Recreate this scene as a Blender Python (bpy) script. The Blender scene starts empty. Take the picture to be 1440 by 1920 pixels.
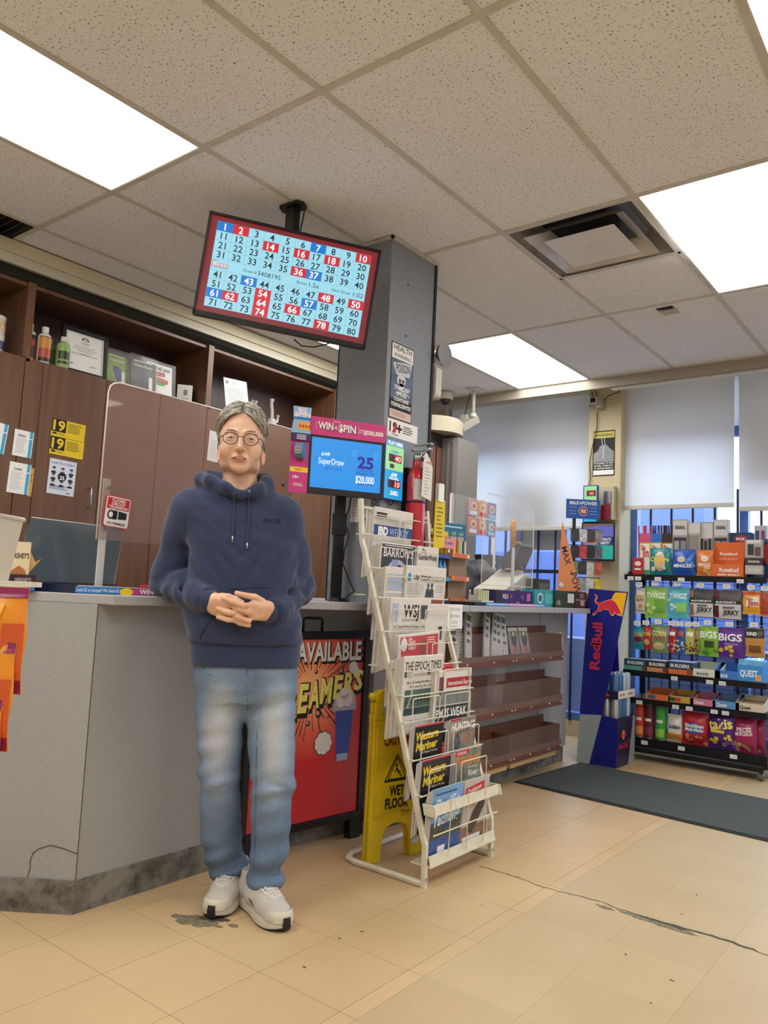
import bpy, math, random
import numpy as np
from mathutils import Vector, Matrix
random.seed(7)
SC = bpy.context.scene
COL = SC.collection
R = math.radians
# ---- camera
FPX, YAW, PITCH, ROLL, CAMH = 1454.245, .66447, .10019, .04704, 1.0953
_cy, _sy, _cp, _sp = math.cos(YAW), math.sin(YAW), math.cos(PITCH), math.sin(PITCH)
_D = Vector((-_sy*_cp, _cy*_cp, _sp)); _r = Vector((_cy, _sy, 0)); _u = _r.cross(_D)
_RR = _r*math.cos(ROLL) + _u*math.sin(ROLL); _UU = _u*math.cos(ROLL) - _r*math.sin(ROLL)
cam_data = bpy.data.cameras.new('camera'); cam_data.sensor_fit = 'VERTICAL'
cam_data.sensor_height = 36.0; cam_data.lens = 36.0*FPX/1920.0; cam_data.clip_start = .05
cam = bpy.data.objects.new('camera', cam_data); COL.objects.link(cam)
_m = Matrix((_RR, _UU, -_D)).transposed().to_4x4(); _m.translation = (0, 0, CAMH); cam.matrix_world = _m
SC.camera = cam
# ---- world and exposure
SC.view_settings.view_transform = 'Standard'; SC.view_settings.look = 'None'
SC.view_settings.gamma = 1.0; SC.view_settings.use_curve_mapping = False
SC.view_settings.exposure = .06
wd = bpy.data.worlds.new('sky'); SC.world = wd; wd.use_nodes = True
_bg = wd.node_tree.nodes['Background']; _bg.inputs[0].default_value = (.62, .78, 1.0, 1); _bg.inputs[1].default_value = 6.0
PANEL = 9.0          # strength of the ceiling light panels
# ---- helpers
def lin(c):
 if isinstance(c, str):
  c = c.lstrip('#'); c = [int(c[i:i+2], 16) for i in (0, 2, 4)]
 return tuple((v/255/12.92 if v/255 <= .04045 else ((v/255+.055)/1.055)**2.4) for v in c[:3]) + (1,)
MATS = {}
def mat(name, col, rough=.6, metal=0., emit=0., noise=0., nscale=8., bump=0., bscale=60., trans=0., alpha=1., ior=1.45, coat=0., spec=.5):
 if name in MATS: return MATS[name]
 m = bpy.data.materials.new(name); m.use_nodes = True; nt = m.node_tree; b = nt.nodes['Principled BSDF']
 c = lin(col); b.inputs['Base Color'].default_value = c
 b.inputs['Roughness'].default_value = rough; b.inputs['Metallic'].default_value = metal
 b.inputs['IOR'].default_value = ior; b.inputs['Specular IOR Level'].default_value = spec
 if trans: b.inputs['Transmission Weight'].default_value = trans
 if alpha < 1: b.inputs['Alpha'].default_value = alpha
 if coat: b.inputs['Coat Weight'].default_value = coat
 if emit: b.inputs['Emission Color'].default_value = c; b.inputs['Emission Strength'].default_value = emit
 if noise or bump:
  tc = nt.nodes.new('ShaderNodeTexCoord')
  if noise:
   n = nt.nodes.new('ShaderNodeTexNoise'); n.inputs['Scale'].default_value = nscale; n.inputs['Detail'].default_value = 4
   nt.links.new(tc.outputs['Object'], n.inputs['Vector'])
   mr = nt.nodes.new('ShaderNodeMapRange'); mr.inputs[1].default_value = .3; mr.inputs[2].default_value = .7
   mr.inputs[3].default_value = 1-noise; mr.inputs[4].default_value = 1+noise
   nt.links.new(n.outputs[0], mr.inputs[0])
   mx = nt.nodes.new('ShaderNodeVectorMath'); mx.operation = 'SCALE'; mx.inputs[0].default_value = c[:3]
   nt.links.new(mr.outputs[0], mx.inputs['Scale']); nt.links.new(mx.outputs[0], b.inputs['Base Color'])
  if bump:
   n2 = nt.nodes.new('ShaderNodeTexNoise'); n2.inputs['Scale'].default_value = bscale; n2.inputs['Detail'].default_value = 3
   nt.links.new(tc.outputs['Object'], n2.inputs['Vector'])
   bp = nt.nodes.new('ShaderNodeBump'); bp.inputs['Strength'].default_value = bump; bp.inputs['Distance'].default_value = .01
   nt.links.new(n2.outputs[0], bp.inputs['Height']); nt.links.new(bp.outputs[0], b.inputs['Normal'])
 MATS[name] = m; return m
def hexm(h, rough=.5, **k): return mat('paint_%s_%d' % (h.lstrip('#'), int(rough*100)), h, rough, **k)
def px(ax, val, x, y):
 d = _D + _RR*((x-720)/FPX) - _UU*((y-960)/FPX); i = 'xyz'.index(ax); o = Vector((0, 0, CAMH))
 return o + d*((val-o[i])/d[i])
_tc = {}
def glyphs(s, bold=0., shear=0.):
 k = (s, bold, shear)
 if k not in _tc:
  c = bpy.data.curves.new('t', 'FONT'); c.body = s; c.resolution_u = 2; c.offset = bold; c.shear = shear
  o = bpy.data.objects.new('t', c); m = bpy.data.meshes.new_from_object(o)
  v = np.array([tuple(p.co) for p in m.vertices]).reshape(-1, 3); f = [list(p.vertices) for p in m.polygons]
  bpy.data.objects.remove(o); bpy.data.curves.remove(c); bpy.data.meshes.remove(m); _tc[k] = (v, f)
 return _tc[k]
class MB:
 """collects shapes and links them as one mesh object"""
 def __init__(s): s.v = []; s.f = []; s.mi = []; s.m = 0
 def raw(s, v, f):
  n = len(s.v); s.v += [tuple(p) for p in v]; s.f += [tuple(n+i for i in q) for q in f]; s.mi += [s.m]*len(f); return s
 def mat(s, i): s.m = i; return s
 def xf(s, M, start=0):
  s.v[start:] = [tuple(M @ Vector(p)) for p in s.v[start:]]; return s
 def box(s, a, b, M=None):
  (x0, y0, z0), (x1, y1, z1) = a, b
  v = [Vector(p) for p in ((x0,y0,z0),(x1,y0,z0),(x1,y1,z0),(x0,y1,z0),(x0,y0,z1),(x1,y0,z1),(x1,y1,z1),(x0,y1,z1))]
  if M is not None: v = [M @ p for p in v]
  return s.raw(v, [(0,3,2,1),(4,5,6,7),(0,1,5,4),(1,2,6,5),(2,3,7,6),(3,0,4,7)])
 def hexa(s, v): return s.raw(v, [(0,3,2,1),(4,5,6,7),(0,1,5,4),(1,2,6,5),(2,3,7,6),(3,0,4,7)])
 def cbox(s, c, d, rot=None):
  M = Matrix.Translation(c) @ (rot.to_4x4() if rot is not None else Matrix())
  return s.box((-d[0]/2,-d[1]/2,-d[2]/2), (d[0]/2,d[1]/2,d[2]/2), M)
 def rbox(s, a, b, r=.01, k=3, axis=1):
  """box with the four edges along one axis rounded"""
  ax = [i for i in range(3) if i != axis]; P = []
  lo = [a[ax[0]], a[ax[1]]]; hi = [b[ax[0]], b[ax[1]]]
  for cx, cy, a0 in ((hi[0]-r, hi[1]-r, 0), (lo[0]+r, hi[1]-r, 90), (lo[0]+r, lo[1]+r, 180), (hi[0]-r, lo[1]+r, 270)):
   for i in range(k+1): t = R(a0+90*i/k); P.append((cx+r*math.cos(t), cy+r*math.sin(t)))
  return s.prism(P, a[axis], b[axis], axis)
 def prism(s, P, h0, h1, axis=2):
  def q(p, h):
   l = [0, 0, 0]; ax = [i for i in range(3) if i != axis]; l[ax[0]] = p[0]; l[ax[1]] = p[1]; l[axis] = h; return tuple(l)
  A = 0
  for i in range(len(P)): A += P[i-1][0]*P[i][1]-P[i][0]*P[i-1][1]
  P = list(P) if (A > 0) != (axis == 1) else list(P)[::-1]
  n = len(P); v = [q(p, h0) for p in P]+[q(p, h1) for p in P]
  return s.raw(v, [tuple(range(n))[::-1], tuple(range(n, 2*n))]+[(i, (i+1) % n, n+(i+1) % n, n+i) for i in range(n)])
 def cyl(s, p0, p1, r0, r1=None, n=12, caps=True):
  return s.loft([(p0, r0), (p1, r0 if r1 is None else r1)], n, caps)
 def loft(s, st, n=12, caps=True):
  """stations (point, radius) along a path"""
  pts = [Vector(p) for p, _ in st]; N = len(pts); rings = []; up = None
  for i in range(N):
   t = (pts[min(i+1, N-1)]-pts[max(i-1, 0)])
   t = t.normalized() if t.length > 1e-9 else Vector((0, 0, 1))
   if up is None: up = t.orthogonal().normalized()
   up = (up-t*up.dot(t)); up = up.normalized() if up.length > 1e-6 else t.orthogonal().normalized()
   w = t.cross(up); r = st[i][1]
   rings.append([pts[i]+(up*math.cos(2*math.pi*k/n)+w*math.sin(2*math.pi*k/n))*r for k in range(n)])
  v = [p for g in rings for p in g]
  f = [(a*n+k, a*n+(k+1) % n, (a+1)*n+(k+1) % n, (a+1)*n+k) for a in range(N-1) for k in range(n)]
  if caps: f += [tuple(range(n))[::-1], tuple(range((N-1)*n, N*n))]
  return s.raw(v, f)
 def tube(s, P, r, n=6, closed=False):
  P = list(P)
  if closed: P = P+[P[0], P[1]]
  return s.loft([(p, r) for p in P], n, not closed)
 def lathe(s, prof, c=(0, 0, 0), n=16, axis=2, caps=True):
  st = []
  v = []; N = len(prof)
  for r, h in prof:
   for k in range(n):
    a = 2*math.pi*k/n; p = [r*math.cos(a), r*math.sin(a), h]
    if axis == 1: p = [p[0], -p[2], p[1]]
    if axis == 0: p = [p[2], p[0], p[1]]
    v.append((c[0]+p[0], c[1]+p[1], c[2]+p[2]))
  f = [(a*n+k, a*n+(k+1) % n, (a+1)*n+(k+1) % n, (a+1)*n+k) for a in range(N-1) for k in range(n)]
  if caps: f += [tuple(range(n))[::-1], tuple(range((N-1)*n, N*n))]
  return s.raw(v, f)
 def grid(s, fn, nu, nv):
  v = [fn(i/nu, j/nv) for j in range(nv+1) for i in range(nu+1)]; w = nu+1
  return s.raw(v, [(j*w+i, j*w+i+1, (j+1)*w+i+1, (j+1)*w+i) for j in range(nv) for i in range(nu)])
 def rect(s, x0, z0, x1, z1, y): return s.raw([(x0,y,z0),(x1,y,z0),(x1,y,z1),(x0,y,z1)], [(0,1,2,3)])
 def poly(s, P, y): return s.raw([(p[0], y, p[1]) for p in P], [tuple(range(len(P)))])
 def disc(s, x, z, r, y, n=20, rz=None, a0=0, a1=360):
  rz = rz or r; P = [(x+r*math.cos(R(a0+(a1-a0)*k/n)), z+rz*math.sin(R(a0+(a1-a0)*k/n))) for k in range(n if a1-a0 == 360 else n+1)]
  return s.poly(P, y)
 def text(s, t, x, z, h, y, w=None, bold=0., shear=0., align='c', rot=0., valign='c', squash=None):
  v, f = glyphs(t, bold, shear)
  if not len(v): return s
  x0, x1 = v[:, 0].min(), v[:, 0].max(); z0, z1 = v[:, 1].min(), v[:, 1].max()
  k = h/.73; kx = k if w is None else w/(x1-x0)
  X = (v[:, 0]-(x0+x1)/2)*kx
  if align == 'l': X = (v[:, 0]-x0)*kx
  if align == 'r': X = (v[:, 0]-x1)*kx
  Z = (v[:, 1]-.35)*k
  c, sn = math.cos(R(rot)), math.sin(R(rot))
  return s.raw([(x+a*c-b*sn, y, z+a*sn+b*c) for a, b in zip(X, Z)], f)
 def lines(s, x0, x1, z0, z1, n, h, y, rag=.25):
  for i in range(n):
   z = z1-(z1-z0)*(i+.5)/n; w = (x1-x0)*(1-rag*random.random()); s.rect(x0, z-h/2, x0+w, z+h/2, y)
  return s
 def mesh(s, name):
  me = bpy.data.meshes.new(name); me.from_pydata(s.v, [], s.f); return me
 def build(s, name, mats, parent=None, loc=None, rot=None, smooth=False, bevel=0, weld=False, kind=None):
  me = s.mesh(name)
  for m in (mats if isinstance(mats, (list, tuple)) else [mats]): me.materials.append(m)
  if len(set(s.mi)) > 1 or (s.mi and s.mi[0]): me.polygons.foreach_set('material_index', s.mi)
  if smooth: me.polygons.foreach_set('use_smooth', [True]*len(me.polygons))
  me.update()
  o = bpy.data.objects.new(name, me); COL.objects.link(o)
  if parent is not None: o.parent = parent
  if loc is not None: o.location = loc
  if rot is not None: o.rotation_euler = rot
  if bevel:
   b = o.modifiers.new('bevel', 'BEVEL'); b.width = bevel; b.segments = 2; b.limit_method = 'ANGLE'
  if kind: o['kind'] = kind
  return o
def tag(o, label, cat, group=None, kind=None):
 o['label'] = label; o['category'] = cat
 if group: o['group'] = group
 if kind: o['kind'] = kind
 return o
def thing(name, label, cat, loc=(0, 0, 0), rotz=0., group=None, rot=None):
 o = bpy.data.objects.new(name, None); COL.objects.link(o); o.empty_display_size = .05
 o.location = loc; o.rotation_euler = rot if rot is not None else (0, 0, rotz); return tag(o, label, cat, group)
def struct(o):
 o['kind'] = 'structure'; return o
def shadesmooth(o, ang=40):
 me = o.data; me.polygons.foreach_set('use_smooth', [True]*len(me.polygons))
 try: me.set_sharp_from_angle(angle=R(ang))
 except Exception: pass
 return o
def copy_tree(o, parent=None):
 c = o.copy(); COL.objects.link(c); c.parent = parent
 for ch in list(o.children): copy_tree(ch, c)
 return c
def nodes(name):
 m = bpy.data.materials.new(name); m.use_nodes = True; MATS[name] = m
 return m, m.node_tree.nodes, m.node_tree.links, m.node_tree.nodes['Principled BSDF']
M_WHITE = mat('white_paper', '#efede8', .7); M_INK = mat('black_ink', '#17171a', .6); M_BLACK = mat('black_plastic', '#141417', .4)
M_CHROME = mat('brushed_steel', '#b9b9bb', .28, 1.); M_GREY = mat('mid_grey_ink', '#8b8b8e', .7)
M_LGREY = mat('light_grey_ink', '#b9b9b9', .7); M_RED = mat('red_ink', '#c8202f', .5); M_YEL = mat('yellow_ink', '#f2cf2a', .5)
M_ACRYL = mat('clear_acrylic', '#ffffff', .04, trans=0., alpha=.12, spec=.6)
# ---- signed-distance modelling, surface-net meshing
class SDF:
 def __init__(s, X, Y, Z):
  s.X, s.Y, s.Z = [np.asarray(a, np.float32) for a in (X, Y, Z)]
  s.d = np.full((len(s.X), len(s.Y), len(s.Z)), .5, np.float32)
 def sub(s, lo, hi):
  sl = []
  for a, l, h in zip((s.X, s.Y, s.Z), lo, hi):
   i0 = int(np.searchsorted(a, l)); i1 = int(np.searchsorted(a, h)); sl.append(slice(max(0, i0-1), min(len(a), i1+1)))
  return tuple(sl), s.X[sl[0]][:, None, None], s.Y[sl[1]][None, :, None], s.Z[sl[2]][None, None, :]
 def put(s, sl, v, k, op):
  a = s.d[sl]
  if op == 'sub': a = -a
  if k > 0:
   h = np.clip(.5+.5*(v-a)/k, 0, 1); r = v*(1-h)+a*h-k*h*(1-h)
  else: r = np.minimum(a, v)
  s.d[sl] = -r if op == 'sub' else r
 def cone(s, a, b, ra, rb, k=.0, op='add', sq=(1, 1, 1), fold=None):
  a = np.array(a, float); b = np.array(b, float); m = max(ra, rb)*max(1, 1/min(sq))+k+.012
  sl, X, Y, Z = s.sub(np.minimum(a, b)-m, np.maximum(a, b)+m)
  q = np.array(sq, float); ab = (b-a)*q; L2 = (ab**2).sum()+1e-12
  x, y, z = (X-a[0])*q[0], (Y-a[1])*q[1], (Z-a[2])*q[2]
  t = np.clip((x*ab[0]+y*ab[1]+z*ab[2])/L2, 0, 1)
  d = np.sqrt((x-ab[0]*t)**2+(y-ab[1]*t)**2+(z-ab[2]*t)**2)-(ra+(rb-ra)*t)
  if fold: d = d+fold(t, X, Y, Z)
  s.put(sl, d.astype(np.float32), k, op)
 def chain(s, P, Rr, k=.004, kk=None, op='add', sq=(1, 1, 1), fold=None):
  for i in range(len(P)-1): s.cone(P[i], P[i+1], Rr[i], Rr[i+1], k if i == 0 or kk is None else kk, op, sq, fold)
 def ell(s, c, r, k=0., op='add', rotx=0., roty=0., rotz=0.):
  r = np.array(r, float); m = r.max()+k+.012; c = np.array(c, float)
  sl, X, Y, Z = s.sub(c-m, c+m); x, y, z = X-c[0], Y-c[1], Z-c[2]
  if rotx: ca, sa = math.cos(rotx), math.sin(rotx); y, z = y*ca+z*sa, -y*sa+z*ca
  if roty: ca, sa = math.cos(roty), math.sin(roty); x, z = x*ca-z*sa, x*sa+z*ca
  if rotz: ca, sa = math.cos(rotz), math.sin(rotz); x, y = x*ca+y*sa, -x*sa+y*ca
  p = np.sqrt((x/r[0])**2+(y/r[1])**2+(z/r[2])**2); g = np.sqrt((x/r[0]**2)**2+(y/r[1]**2)**2+(z/r[2]**2)**2)+1e-9
  d = p*(p-1)/g
  s.put(sl, d.astype(np.float32), k, op)
 def loft(s, st, k=0., op='add', e=2.3):
  """stations z, cx, rx, cy, ry"""
  st = np.array(st, float); m = .06
  lo = ((st[:, 1]-st[:, 2]).min()-m, (st[:, 3]-st[:, 4]).min()-m, st[:, 0].min()-m); hi = ((st[:, 1]+st[:, 2]).max()+m, (st[:, 3]+st[:, 4]).max()+m, st[:, 0].max()+m)
  sl, X, Y, Z = s.sub(lo, hi); z = Z.ravel()
  cx, rx, cy, ry = [np.interp(z, st[:, 0], st[:, i])[None, None, :] for i in (1, 2, 3, 4)]
  q = (np.abs((X-cx)/rx)**e+np.abs((Y-cy)/ry)**e)**(1/e)
  d = (q-1)*np.minimum(rx, ry); d = np.maximum(d, np.maximum(st[0, 0]-Z, Z-st[-1, 0]))
  s.put(sl, d.astype(np.float32), k, op)
 def warp(s, fn):
  s.d += fn(s.X[:, None, None], s.Y[None, :, None], s.Z[None, None, :]).astype(np.float32)
 def mesh(s, relax=2):
  D = s.d; n = D.shape; I = (D < 0)
  c = np.zeros((n[0]-1, n[1]-1, n[2]-1), np.int8)
  for i in (0, 1):
   for j in (0, 1):
    for k in (0, 1): c += I[i:n[0]-1+i, j:n[1]-1+j, k:n[2]-1+k]
  act = (c > 0) & (c < 8); cid = -np.ones(act.shape, np.int64); idx = np.argwhere(act); cid[act] = np.arange(len(idx))
  acc = np.zeros((len(idx), 3)); cnt = np.zeros(len(idx)); ax = (s.X, s.Y, s.Z)
  cor = [(i, j, k) for i in (0, 1) for j in (0, 1) for k in (0, 1)]
  for p in cor:
   for a in range(3):
    if p[a]: continue
    q = list(p); q[a] = 1
    A = idx+np.array(p); B = idx+np.array(q); da = D[A[:, 0], A[:, 1], A[:, 2]]; db = D[B[:, 0], B[:, 1], B[:, 2]]
    m = (da < 0) != (db < 0); t = np.where(m, da/(da-db+1e-20), 0)
    PA = np.stack([ax[i][A[:, i]] for i in range(3)], 1); PB = np.stack([ax[i][B[:, i]] for i in range(3)], 1)
    acc += np.where(m[:, None], PA+(PB-PA)*t[:, None], 0); cnt += m
  V = acc/np.maximum(cnt, 1)[:, None]; F = []
  for a in range(3):
   b, c_ = (a+1) % 3, (a+2) % 3
   sl0 = [slice(0, n[0]), slice(0, n[1]), slice(0, n[2])]; sl1 = list(sl0); sl0[a] = slice(0, n[a]-1); sl1[a] = slice(1, n[a])
   A = I[tuple(sl0)]; B = I[tuple(sl1)]; E = np.argwhere(A != B)
   E = E[(E[:, b] > 0) & (E[:, c_] > 0) & (E[:, b] < n[b]-1) & (E[:, c_] < n[c_]-1)]
   fl_ = A[E[:, 0], E[:, 1], E[:, 2]]
   q = []
   for db, dc in ((0, 0), (1, 0), (1, 1), (0, 1)):
    T = E.copy(); T[:, b] -= db; T[:, c_] -= dc; q.append(cid[T[:, 0], T[:, 1], T[:, 2]])
   Q = np.stack(q, 1); Q[~fl_] = Q[~fl_][:, ::-1]; F.append(Q)
  F = np.concatenate(F); F = F[(F >= 0).all(1)]
  for _ in range(relax):
   S = np.zeros_like(V); C = np.zeros(len(V))
   for i in range(4):
    for j in ((i+1) % 4, (i+3) % 4): np.add.at(S, F[:, i], V[F[:, j]]); np.add.at(C, F[:, i], 1)
   V = V*.45+.55*S/np.maximum(C, 1)[:, None]
  return V, F
 def obj(s, name, mats, parent=None, relax=2):
  V, F = s.mesh(relax); me = bpy.data.meshes.new(name)
  me.vertices.add(len(V)); me.vertices.foreach_set('co', V.astype(np.float32).ravel())
  me.loops.add(F.size); me.loops.foreach_set('vertex_index', F.ravel().astype(np.int32))
  me.polygons.add(len(F)); me.polygons.foreach_set('loop_start', np.arange(0, F.size, 4, dtype=np.int32)); me.polygons.foreach_set('loop_total', np.full(len(F), 4, np.int32))
  me.update(calc_edges=True); me.validate(); me.polygons.foreach_set('use_smooth', [True]*len(me.polygons))
  for m in (mats if isinstance(mats, list) else [mats]): me.materials.append(m)
  o = bpy.data.objects.new(name, me); COL.objects.link(o)
  if parent is not None: o.parent = parent
  return o
def axis(*segs):
 a = [segs[0]]
 for end, st in zip(segs[1::2], segs[2::2]):
  n = max(1, round((end-a[-1])/st)); a += list(np.linspace(a[-1], end, n+1)[1:])
 return a
def sines(seed, n, f0, f1, amp, stretch=(1, 1, 1)):
 rn = np.random.RandomState(seed); W = rn.normal(size=(n, 3)); W /= np.linalg.norm(W, axis=1)[:, None]; W = W*rn.uniform(f0, f1, (n, 1))*np.array(stretch); ph = rn.uniform(0, 6.28, n); A = amp/np.sqrt(n)
 def fn(X, Y, Z):
  w = .02*np.sin(17*X+9*Z)+.02*np.sin(13*Y-11*Z+1); r = 0
  for (a, b, c), p in zip(W, ph): r = r+A*np.sin(a*(X+w)+b*(Y+w)+c*Z+p)
  return r
 return fn
# ---- room shell
CEIL, WALLX, BACKY = 2.74, -4.2, 6.0
GX = lambda k: -1.107+.6096*k
GY = lambda j: 1.750+1.2192*j
def floor_mat(name, base, base2, speck):
 m, N, Lk, b = nodes(name)
 tc = N.new('ShaderNodeTexCoord'); oi = N.new('ShaderNodeObjectInfo')
 geo = N.new('ShaderNodeNewGeometry')
 n1 = N.new('ShaderNodeTexNoise'); n1.inputs['Scale'].default_value = 1.3; n1.inputs['Detail'].default_value = 5
 Lk.new(geo.outputs['Position'], n1.inputs['Vector'])
 mp = N.new('ShaderNodeMapping'); mp.inputs['Scale'].default_value = (60, 6, 1); mp.inputs['Rotation'].default_value = (0, 0, .5)
 Lk.new(geo.outputs['Position'], mp.inputs['Vector'])
 n2 = N.new('ShaderNodeTexNoise'); n2.inputs['Scale'].default_value = 1.; n2.inputs['Detail'].default_value = 3
 Lk.new(mp.outputs[0], n2.inputs['Vector'])
 r = N.new('ShaderNodeValToRGB'); r.color_ramp.elements[0].position = .3; r.color_ramp.elements[1].position = .75
 r.color_ramp.elements[0].color = lin(base2); r.color_ramp.elements[1].color = lin(base)
 ad = N.new('ShaderNodeMath'); ad.operation = 'MULTIPLY_ADD'; ad.inputs[1].default_value = .16
 Lk.new(n2.outputs[0], ad.inputs[0]);
 md = N.new('ShaderNodeMath'); md.operation = 'MULTIPLY_ADD'; md.inputs[1].default_value = .14; Lk.new(oi.outputs['Random'], md.inputs[0]);
 m2 = N.new('ShaderNodeMath'); m2.operation = 'MULTIPLY'; m2.inputs[1].default_value = .80; Lk.new(n1.outputs[0], m2.inputs[0])
 Lk.new(m2.outputs[0], ad.inputs[2]); Lk.new(ad.outputs[0], md.inputs[2]); Lk.new(md.outputs[0], r.inputs[0])
 n3 = N.new('ShaderNodeTexNoise'); n3.inputs['Scale'].default_value = 160; n3.inputs['Detail'].default_value = 1
 Lk.new(geo.outputs['Position'], n3.inputs['Vector'])
 mr = N.new('ShaderNodeMapRange'); mr.inputs[1].default_value = .62; mr.inputs[2].default_value = .72; mr.inputs[3].default_value = 1; mr.inputs[4].default_value = 1-speck
 Lk.new(n3.outputs[0], mr.inputs[0])
 sc = N.new('ShaderNodeVectorMath'); sc.operation = 'SCALE'; Lk.new(r.outputs[0], sc.inputs[0]); Lk.new(mr.outputs[0], sc.inputs['Scale'])
 Lk.new(sc.outputs[0], b.inputs['Base Color'])
 b.inputs['Roughness'].default_value = .42; b.inputs['Specular IOR Level'].default_value = .35
 return m
M_TILE = floor_mat('vinyl_tile', '#caae85', '#b89b74', .05)
M_TILE2 = floor_mat('vinyl_tile_worn', '#bfa984', '#ae9873', .10)
M_SEAM = mat('tile_seam', '#8e7a55', .9)
fl = struct(MB().box((-4.4, -3.2, -.1), (3.2, 6.3, -.0045)).build('floor', M_TILE))
MB().box((-2.9, .7, -.0044), (.85, 6.1, -.004)).build('tile_bed', M_SEAM, fl)
TS = .3048; tile_me = {}
xs = [-1.970+TS*m for m in range(-3, 3)]
edges = [(x, x+TS, 0) for x in xs[:-1]]+[(-1.3604, -1.305, 0)]+[(-1.305+TS*i, -1.305+TS*(i+1), 1) for i in range(7)]
for (x0, x1, kd) in edges:
 for n in range(-2, 16):
  y0 = 1.344+TS*n; key = (round(x1-x0, 3), kd); g = .0008 if kd == 0 else .00025
  if key not in tile_me:
   w = (x1-x0)/2; me = MB().box((-w+g, -TS/2+g, -.004), (w-g, TS/2-g, 0)).mesh('floor_tile'); me.materials.append(M_TILE2 if kd else M_TILE); tile_me[key] = me
  o = bpy.data.objects.new('floor_tile', tile_me[key]); COL.objects.link(o); o.parent = fl
  o.location = ((x0+x1)/2, y0+TS/2, 0)
M_CRACK = mat('crack_dirt', '#4a4438', .95, noise=.3, nscale=90); M_PATCH = mat('exposed_grey_backing', '#77705a', .95, noise=.45, nscale=70)
def strip_mesh(P, W):
 v = []; f = []
 for i, (p, w) in enumerate(zip(P, W)):
  a = Vector(P[min(i+1, len(P)-1)])-Vector(P[max(i-1, 0)]); n = Vector((-a.y, a.x)).normalized()
  v += [(p[0]+n.x*w, p[1]+n.y*w, .0006), (p[0]-n.x*w, p[1]-n.y*w, .0006)]
  if i: f.append((2*i-2, 2*i-1, 2*i+1, 2*i))
 return MB().raw(v, f)
cp = []; cw = []
for i in range(70):
 t = i/69; x = -1.66+1.45*t; cp.append((x, 2.853-.02*t+.010*math.sin(t*23)+random.uniform(-.006, .006))); cw.append(.0016+.0022*random.random()+(.004 if .5 < t < .72 else 0))
strip_mesh(cp, cw).build('floor_crack', M_CRACK, fl)
def blob(cx, cy, rx, ry, rot, n=34, seed=1, jag=.25):
 rn = random.Random(seed); P = []
 for k in range(n):
  a = 2*math.pi*k/n; r = 1+rn.uniform(-jag, jag); x, y = rx*r*math.cos(a), ry*r*math.sin(a)
  P.append((cx+x*math.cos(rot)-y*math.sin(rot), cy+x*math.sin(rot)+y*math.cos(rot)))
 return P
def patch(P, m, z=.0007, nm='floor_patch'): return MB().raw([(p[0], p[1], z) for p in P], [tuple(range(len(P)))]).build(nm, m, fl)
patch(blob(-1.118, 2.818, .032, .013, -.1, seed=2), M_PATCH); patch(blob(-.93, 2.822, .13, .019, -.05, seed=3), M_PATCH)
patch(blob(-.93, 2.835, .085, .008, -.06, seed=5), M_CRACK, .0011)
patch(blob(-2.055, 1.745, .085, .04, .35, seed=4), M_PATCH); patch(blob(-2.03, 1.79, .05, .022, .5, seed=6), M_CRACK, .001); patch(blob(-1.945, 1.80, .018, .012, .2, seed=8, jag=.12), M_PATCH)
for i in range(16):
 patch(blob(random.uniform(-2.1, -.7), random.uniform(1.5, 3.6), random.uniform(.003, .009), .003, random.random()*3, 8, i), M_CRACK)
def ceil_mat():
 m, N, Lk, b = nodes('fissured_ceiling_tile')
 geo = N.new('ShaderNodeNewGeometry')
 vo = N.new('ShaderNodeTexNoise'); vo.inputs['Scale'].default_value = 125; vo.inputs['Detail'].default_value = 1.2; vo.inputs['Roughness'].default_value = .5
 Lk.new(geo.outputs['Position'], vo.inputs['Vector'])
 r = N.new('ShaderNodeValToRGB'); e = r.color_ramp.elements
 e[0].position = .315; e[0].color = (.26, .25, .24, 1); e[1].position = .36; e[1].color = (1, 1, 1, 1)
 Lk.new(vo.outputs[0], r.inputs[0])
 n1 = N.new('ShaderNodeTexNoise'); n1.inputs['Scale'].default_value = 2.2; n1.inputs['Detail'].default_value = 4; Lk.new(geo.outputs['Position'], n1.inputs['Vector'])
 r2 = N.new('ShaderNodeValToRGB'); r2.color_ramp.elements[0].color = lin('#e3e3e2'); r2.color_ramp.elements[1].color = lin('#eeeef0'); Lk.new(n1.outputs[0], r2.inputs[0])
 mx = N.new('ShaderNodeMixRGB'); mx.blend_type = 'MULTIPLY'; mx.inputs[0].default_value = 1
 Lk.new(r2.outputs[0], mx.inputs[1]); Lk.new(r.outputs[0], mx.inputs[2]); Lk.new(mx.outputs[0], b.inputs['Base Color'])
 b.inputs['Roughness'].default_value = .95; b.inputs['Specular IOR Level'].default_value = .1
 bp = N.new('ShaderNodeBump'); bp.inputs['Strength'].default_value = .5; bp.inputs['Distance'].default_value = .004
 Lk.new(r.outputs[0], bp.inputs['Height']); Lk.new(bp.outputs[0], b.inputs['Normal'])
 return m
M_CT = ceil_mat(); M_TBAR = mat('ceiling_grid_paint', '#c6c1b6', .55, noise=.08, nscale=12); M_DARK = mat('dark_void', '#1b1b1e', .9)
ce = struct(MB().box((-4.4, -3.2, 2.86), (3.2, 5.41, 2.95)).build('ceiling', mat('plenum_board', '#8d8880', .95)))
LIGHTS = {(-3, -1), (-4, 1), (-3, 2), (0, 1), (1, 0), (-3, -3), (1, -2), (4, -1), (4, 1), (4, -3), (-2, -2) }
VENTS = {(-1, 1), (-5, -1)}
tme = {}
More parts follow.
